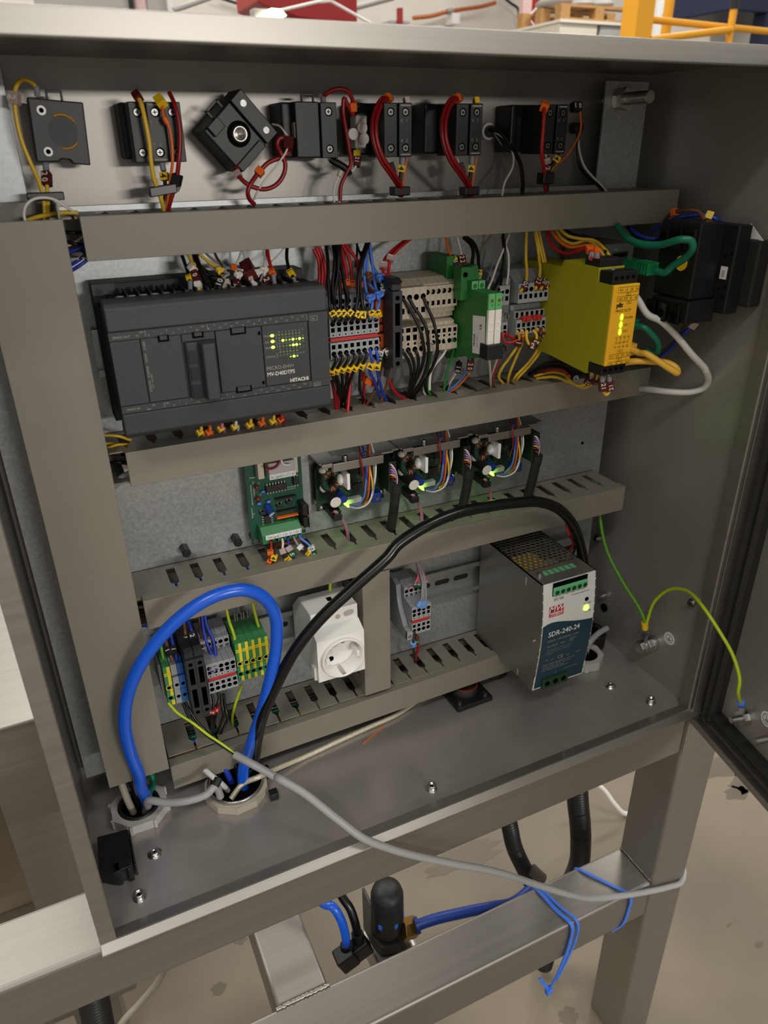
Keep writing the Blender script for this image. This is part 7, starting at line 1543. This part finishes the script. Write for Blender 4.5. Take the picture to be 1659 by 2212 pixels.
for k in range(3):
    obj('bottom_board', MB().box(x0, x1, y+k*330, y+100+k*330, zt, zt+20), 'wood', pa)
    obj('top_board', MB().box(x0, x1, y+k*330, y+120+k*330, zt+110, zt+134), 'wood', pa)
    for j in range(3):
        xx = x0 + (x1-x0-110)*j/2
        obj('block', MB().box(xx, xx+110, y+k*330, y+100+k*330, zt+20.3, zt+109.7), 'wood', pa)
m = MB(); zz = zt+134.5
for k, (cx, sx, hz) in enumerate(((x0+160, 260, 110), (x0+440, 260, 80), (x0+690, 240, 100))): m.ball((cx, y+350, zz+hz*.5), 1, (sx*.55, 260, hz*.5), 14)
solo('plastic_bundle', m, 'sheet_grey', 'plastic wrapped load on top of the wooden pallet', 'bundle', (x0+400, y+350, zz))
# white corrugated panels
pw = thing('panel_stack', 'upright white ribbed panels behind the yellow barrier', 'panel', seen(1500, 60, 6000))
for k, (u0, u1) in enumerate(((1420, 1440), (1445, 1490), (1493, 1508), (1510, 1530), (1534, 1552), (1556, 1578))):
    a, b = seen(u0, 40, 6000), seen(u1, 40, 6000)
    obj('panel', MB().box(a[0], b[0]-6, 6000+(k % 2)*30, 6060+(k % 2)*30, FZ, 2600), 'hall_white', pw, bevel=6)
# tub on the right
tb = thing('tub', 'pale tapered plastic tub at the far right edge', 'tub', seen(1625, 80, 4200))
p0, p1, p2, p3 = seen(1592, 20, 4200), seen(1657, 34, 4200), seen(1632, 92, 4200), seen(1594, 100, 4200)
zlo = p2[2]-120
m = MB(); poly = [(p0[0]-260, p0[2]+30), (p1[0], p1[2]+15), (p2[0]-30, zlo), (p0[0]-200, zlo)]
m.prism(poly, 'y', 4200, 4700); obj('shell', m, 'white_rl', tb, bevel=10)
obj('stand', MB().box(p0[0]-180, p2[0]-60, 4260, 4640, FZ, zlo-.5), 'sheet_grey', tb, bevel=5)
mn = seen(1580, 0, 3600); mr = seen(1665, 22, 3600); mz = seen(1600, 24, 3600)[2]
na = thing('blue_machine', 'navy blue machine body at the top right corner', 'machine', (mn[0]+300, 3800, FZ))
obj('body', MB().box(mn[0], mn[0]+900, 3600, 4150, mz, mz+500), 'navy', na, bevel=10)
q = seen(1652, 60, 3590); obj('column', MB().box(q[0], q[0]+90, 3590, 3700, FZ, mz-.5), 'navy', na, bevel=5)
obj('column', MB().box(q[0]+500, q[0]+600, 3700, 3800, FZ, mz-.5), 'navy', na, bevel=5)
# red racking column with bracing
y = 7700
rk = thing('rack_upright', 'red steel panel with white diagonal bracing in the hall', 'rack', seen(1160, 60, y))
a, b = seen(1145, 40, y), seen(1186, 40, y); obj('panel', MB().box(a[0], b[0], y, y+40, FZ, 3000), 'hall_red', rk)
a, b = seen(1124, 40, y), seen(1143, 40, y); obj('upright', MB().box(a[0], b[0], y-40, y+40, FZ, 3000), 'hall_pink', rk, bevel=5)
obj('brace', MB().cyl(seen(1140, 38, y-60), seen(1180, -5, y-60), 10, 10), 'hall_white', rk)
obj('brace', MB().cyl(seen(1140, 38, y-60), seen(1185, 92, y-60), 10, 10), 'hall_white', rk)
post('column', 'grey square column right of the red rack panel', 'column', 1187, 1206, 7800, 'sheet_grey', ztop=3000)
# red vehicle / hood with white lattice
y = 5000
m = MB(); poly = [(seen(u, v, y)[0], seen(u, v, y)[2]) for u, v in ((552, -30), (556, 4), (575, 14), (616, 24), (640, 36), (690, 44), (772, 50), (772, -30))]
lw = poly + []
rt = thing('red_hood', 'red rounded machine hood in the hall behind', 'hood', seen(660, 40, y))
m.prism(poly, 'y', y, y+500); obj('shell', m, 'hall_red', rt, bevel=8)
z1_ = min(p[1] for p in poly); obj('stand', MB().box(poly[4][0], poly[6][0], y+100, y+400, FZ, z1_+30), 'hall_red', rt, bevel=8)
lt = thing('lattice_boom', 'white lattice boom crossing in front of the red hood', 'boom', seen(690, 10, 4600))
for (u0, v0, u1, v1) in ((600, 24, 690, 3), (690, 3, 720, -6), (716, 3, 800, 50), (690, 4, 715, 2)):
    obj('bar', MB().cyl(seen(u0, v0, 4600), seen(u1, v1, 4600), 9, 10), 'hall_white', lt)
obj('leg', MB().cyl(seen(800, 50, 4600), Vector((seen(800, 50, 4600)[0], 4600, FZ)), 12, 10), 'hall_white', lt)
q = seen(585, 30, 3900)
lamp = thing('site_lamp', 'bright floodlight glowing behind the cabinet roof', 'lamp', (q[0], 3950, FZ))
obj('housing', MB().box(q[0]-90, q[0]+70, 3920, 3990, q[2]-60, q[2]+25), 'sheet_grey', lamp, bevel=8)
obj('lens', MB().prism([(seen(u, v, 3915)[0], seen(u, v, 3915)[2]) for u, v in ((552, 40), (568, 26), (585, 18), (606, 20), (618, 34), (610, 42))], 'y', 3905, 3919), mat('lamp_glow', (1,1,.8), .4, emit=(1,.98,.75), estr=3) and 'lamp_glow', lamp)
obj('pole', MB().cyl((q[0], 3955, FZ), (q[0], 3955, q[2]-60), 20, 12), 'sheet_grey', lamp)
# grey sheet cabinet and posts at the left
y = 4200
post('sheet_panel', 'plain grey sheet panel behind the roof at the left', 'panel', 85, 286, y, 'sheet_grey', ztop=2600, dy=60)
post('door_post', 'thin black post beside the grey sheet panel', 'post', 287, 297, y-30, 'black', ztop=2600, dy=30)
post('door_frame', 'pale upright frame board next to the thin black post', 'board', 299, 321, y, 'hall_pink', ztop=2600, dy=40)
post('sheet_panel', 'second grey sheet panel, right of the pale frame board', 'panel', 325, 366, y, 'sheet_grey', ztop=2600, dy=60)
post('white_post', 'white upright post left of the lattice boom', 'post', 368, 380, y-50, 'hall_white', ztop=2600, dy=40)
m = MB().cyl(seen(375, 22, 4100), seen(455, -6, 4100), 14, 10)
solo('steel_bar', m, 'sheet_grey', 'slanting grey bar fixed to the white post', 'bar', seen(375, 22, 4100))
m = MB().tube(spline(pts((470, -6, 8900), (520, 10, 8900), (565, 24, 8900), (620, 42, 8900))), 14, 8)
solo('wall_cable', m, 'rubber', 'dark cable running down the white wall', 'cable', seen(565, 24, 8900))
m = MB().tube(spline(pts((745, 22, 5600), (790, 10, 5600), (850, -6, 5600))), 22, 10)
solo('pipe', m, 'sheet_grey', 'grey pipe rising behind the red hood', 'pipe', seen(790, 10, 5600))
# hose on the back wall
hs = thing('flexible_hose', 'coppery flexible metal hose on the white wall', 'hose', seen(980, 25, 8800))
path = spline(pts((892, 39, 8850), (930, 35, 8850), (965, 26, 8850), (1000, 20, 8850), (1040, 14, 8850), (1070, 6, 8850)), 14)
obj('hose', MB().tube(path, 24, 10, rfun=lambda t: 22+5*math.sin(t*260)), 'copper', hs)
obj('joint', MB().cyl(path[28], path[33], 34, 12), 'zinc', hs)
q = seen(982, 40, 8850); obj('wall_block', MB().box(q[0]-55, q[0]+55, 8810, 8995, q[2]-60, q[2]+50), 'hall_white', hs, bevel=6)
q = seen(866, 33, 8700); qa = thing('red_bracket', 'small red bracket on the wall beside the hose', 'bracket', q)
obj('plate', MB().box(q[0]-30, q[0]+30, 8700, 8760, q[2]-95, q[2]+75), 'hall_red', qa, bevel=6)
obj('arm', MB().box(q[0]-110, q[0]+150, 8760, 8998, q[2]-75, q[2]-45), 'sheet_grey', qa)
m = MB().tube(spline(pts((1085, -8, 8900), (1105, 8, 8900), (1118, 18, 8900), (1122, 40, 8900), (1122, 75, 8900))), 16, 8)
solo('wall_cable', m, 'rubber', 'dark cable hanging beside the pale rack upright', 'cable', seen(1110, 10, 8900))
# machine parts left of the cabinet
tb2 = thing('steel_table', 'stainless steel machine table left of the cabinet', 'table', (-160, 250, FZ))
obj('top', MB().box(-700, -36, 100, 480, 14, 20), 'steel_x', tb2, bevel=2)
obj('front_panel', MB().box(-116, -34, 108, 112, -420, 13.8), 'steel', tb2)
obj('leg', MB().box(-700, -650, 108, 160, FZ, 13.8), 'steel', tb2)
obj('base_beam', MB().box(-700, -34, 112.3, 170, -480, -420.3), 'steel_x', tb2, bevel=4)
obj('foot', MB().box(-116, -60, 116, 166, FZ, -480.3), 'steel', tb2)
m = MB().box(-420, -150, 430, 640, FZ, -360)
solo('concrete_block', m, 'concrete', 'grey block on the floor left of the frame', 'block', (-280, 530, FZ), bevel=8)
m = MB().box(-260, -110, 300, 330, 60, 78)
q = at(4, 1338, y=520); m = MB().box(q[0]-160, q[0]+14, 520, 600, 20.4, q[2]+14)
solo('blue_box', m, 'navy', 'dark blue box on the steel table left of the cabinet', 'box', (q[0]-70, 560, 20.4), bevel=5)
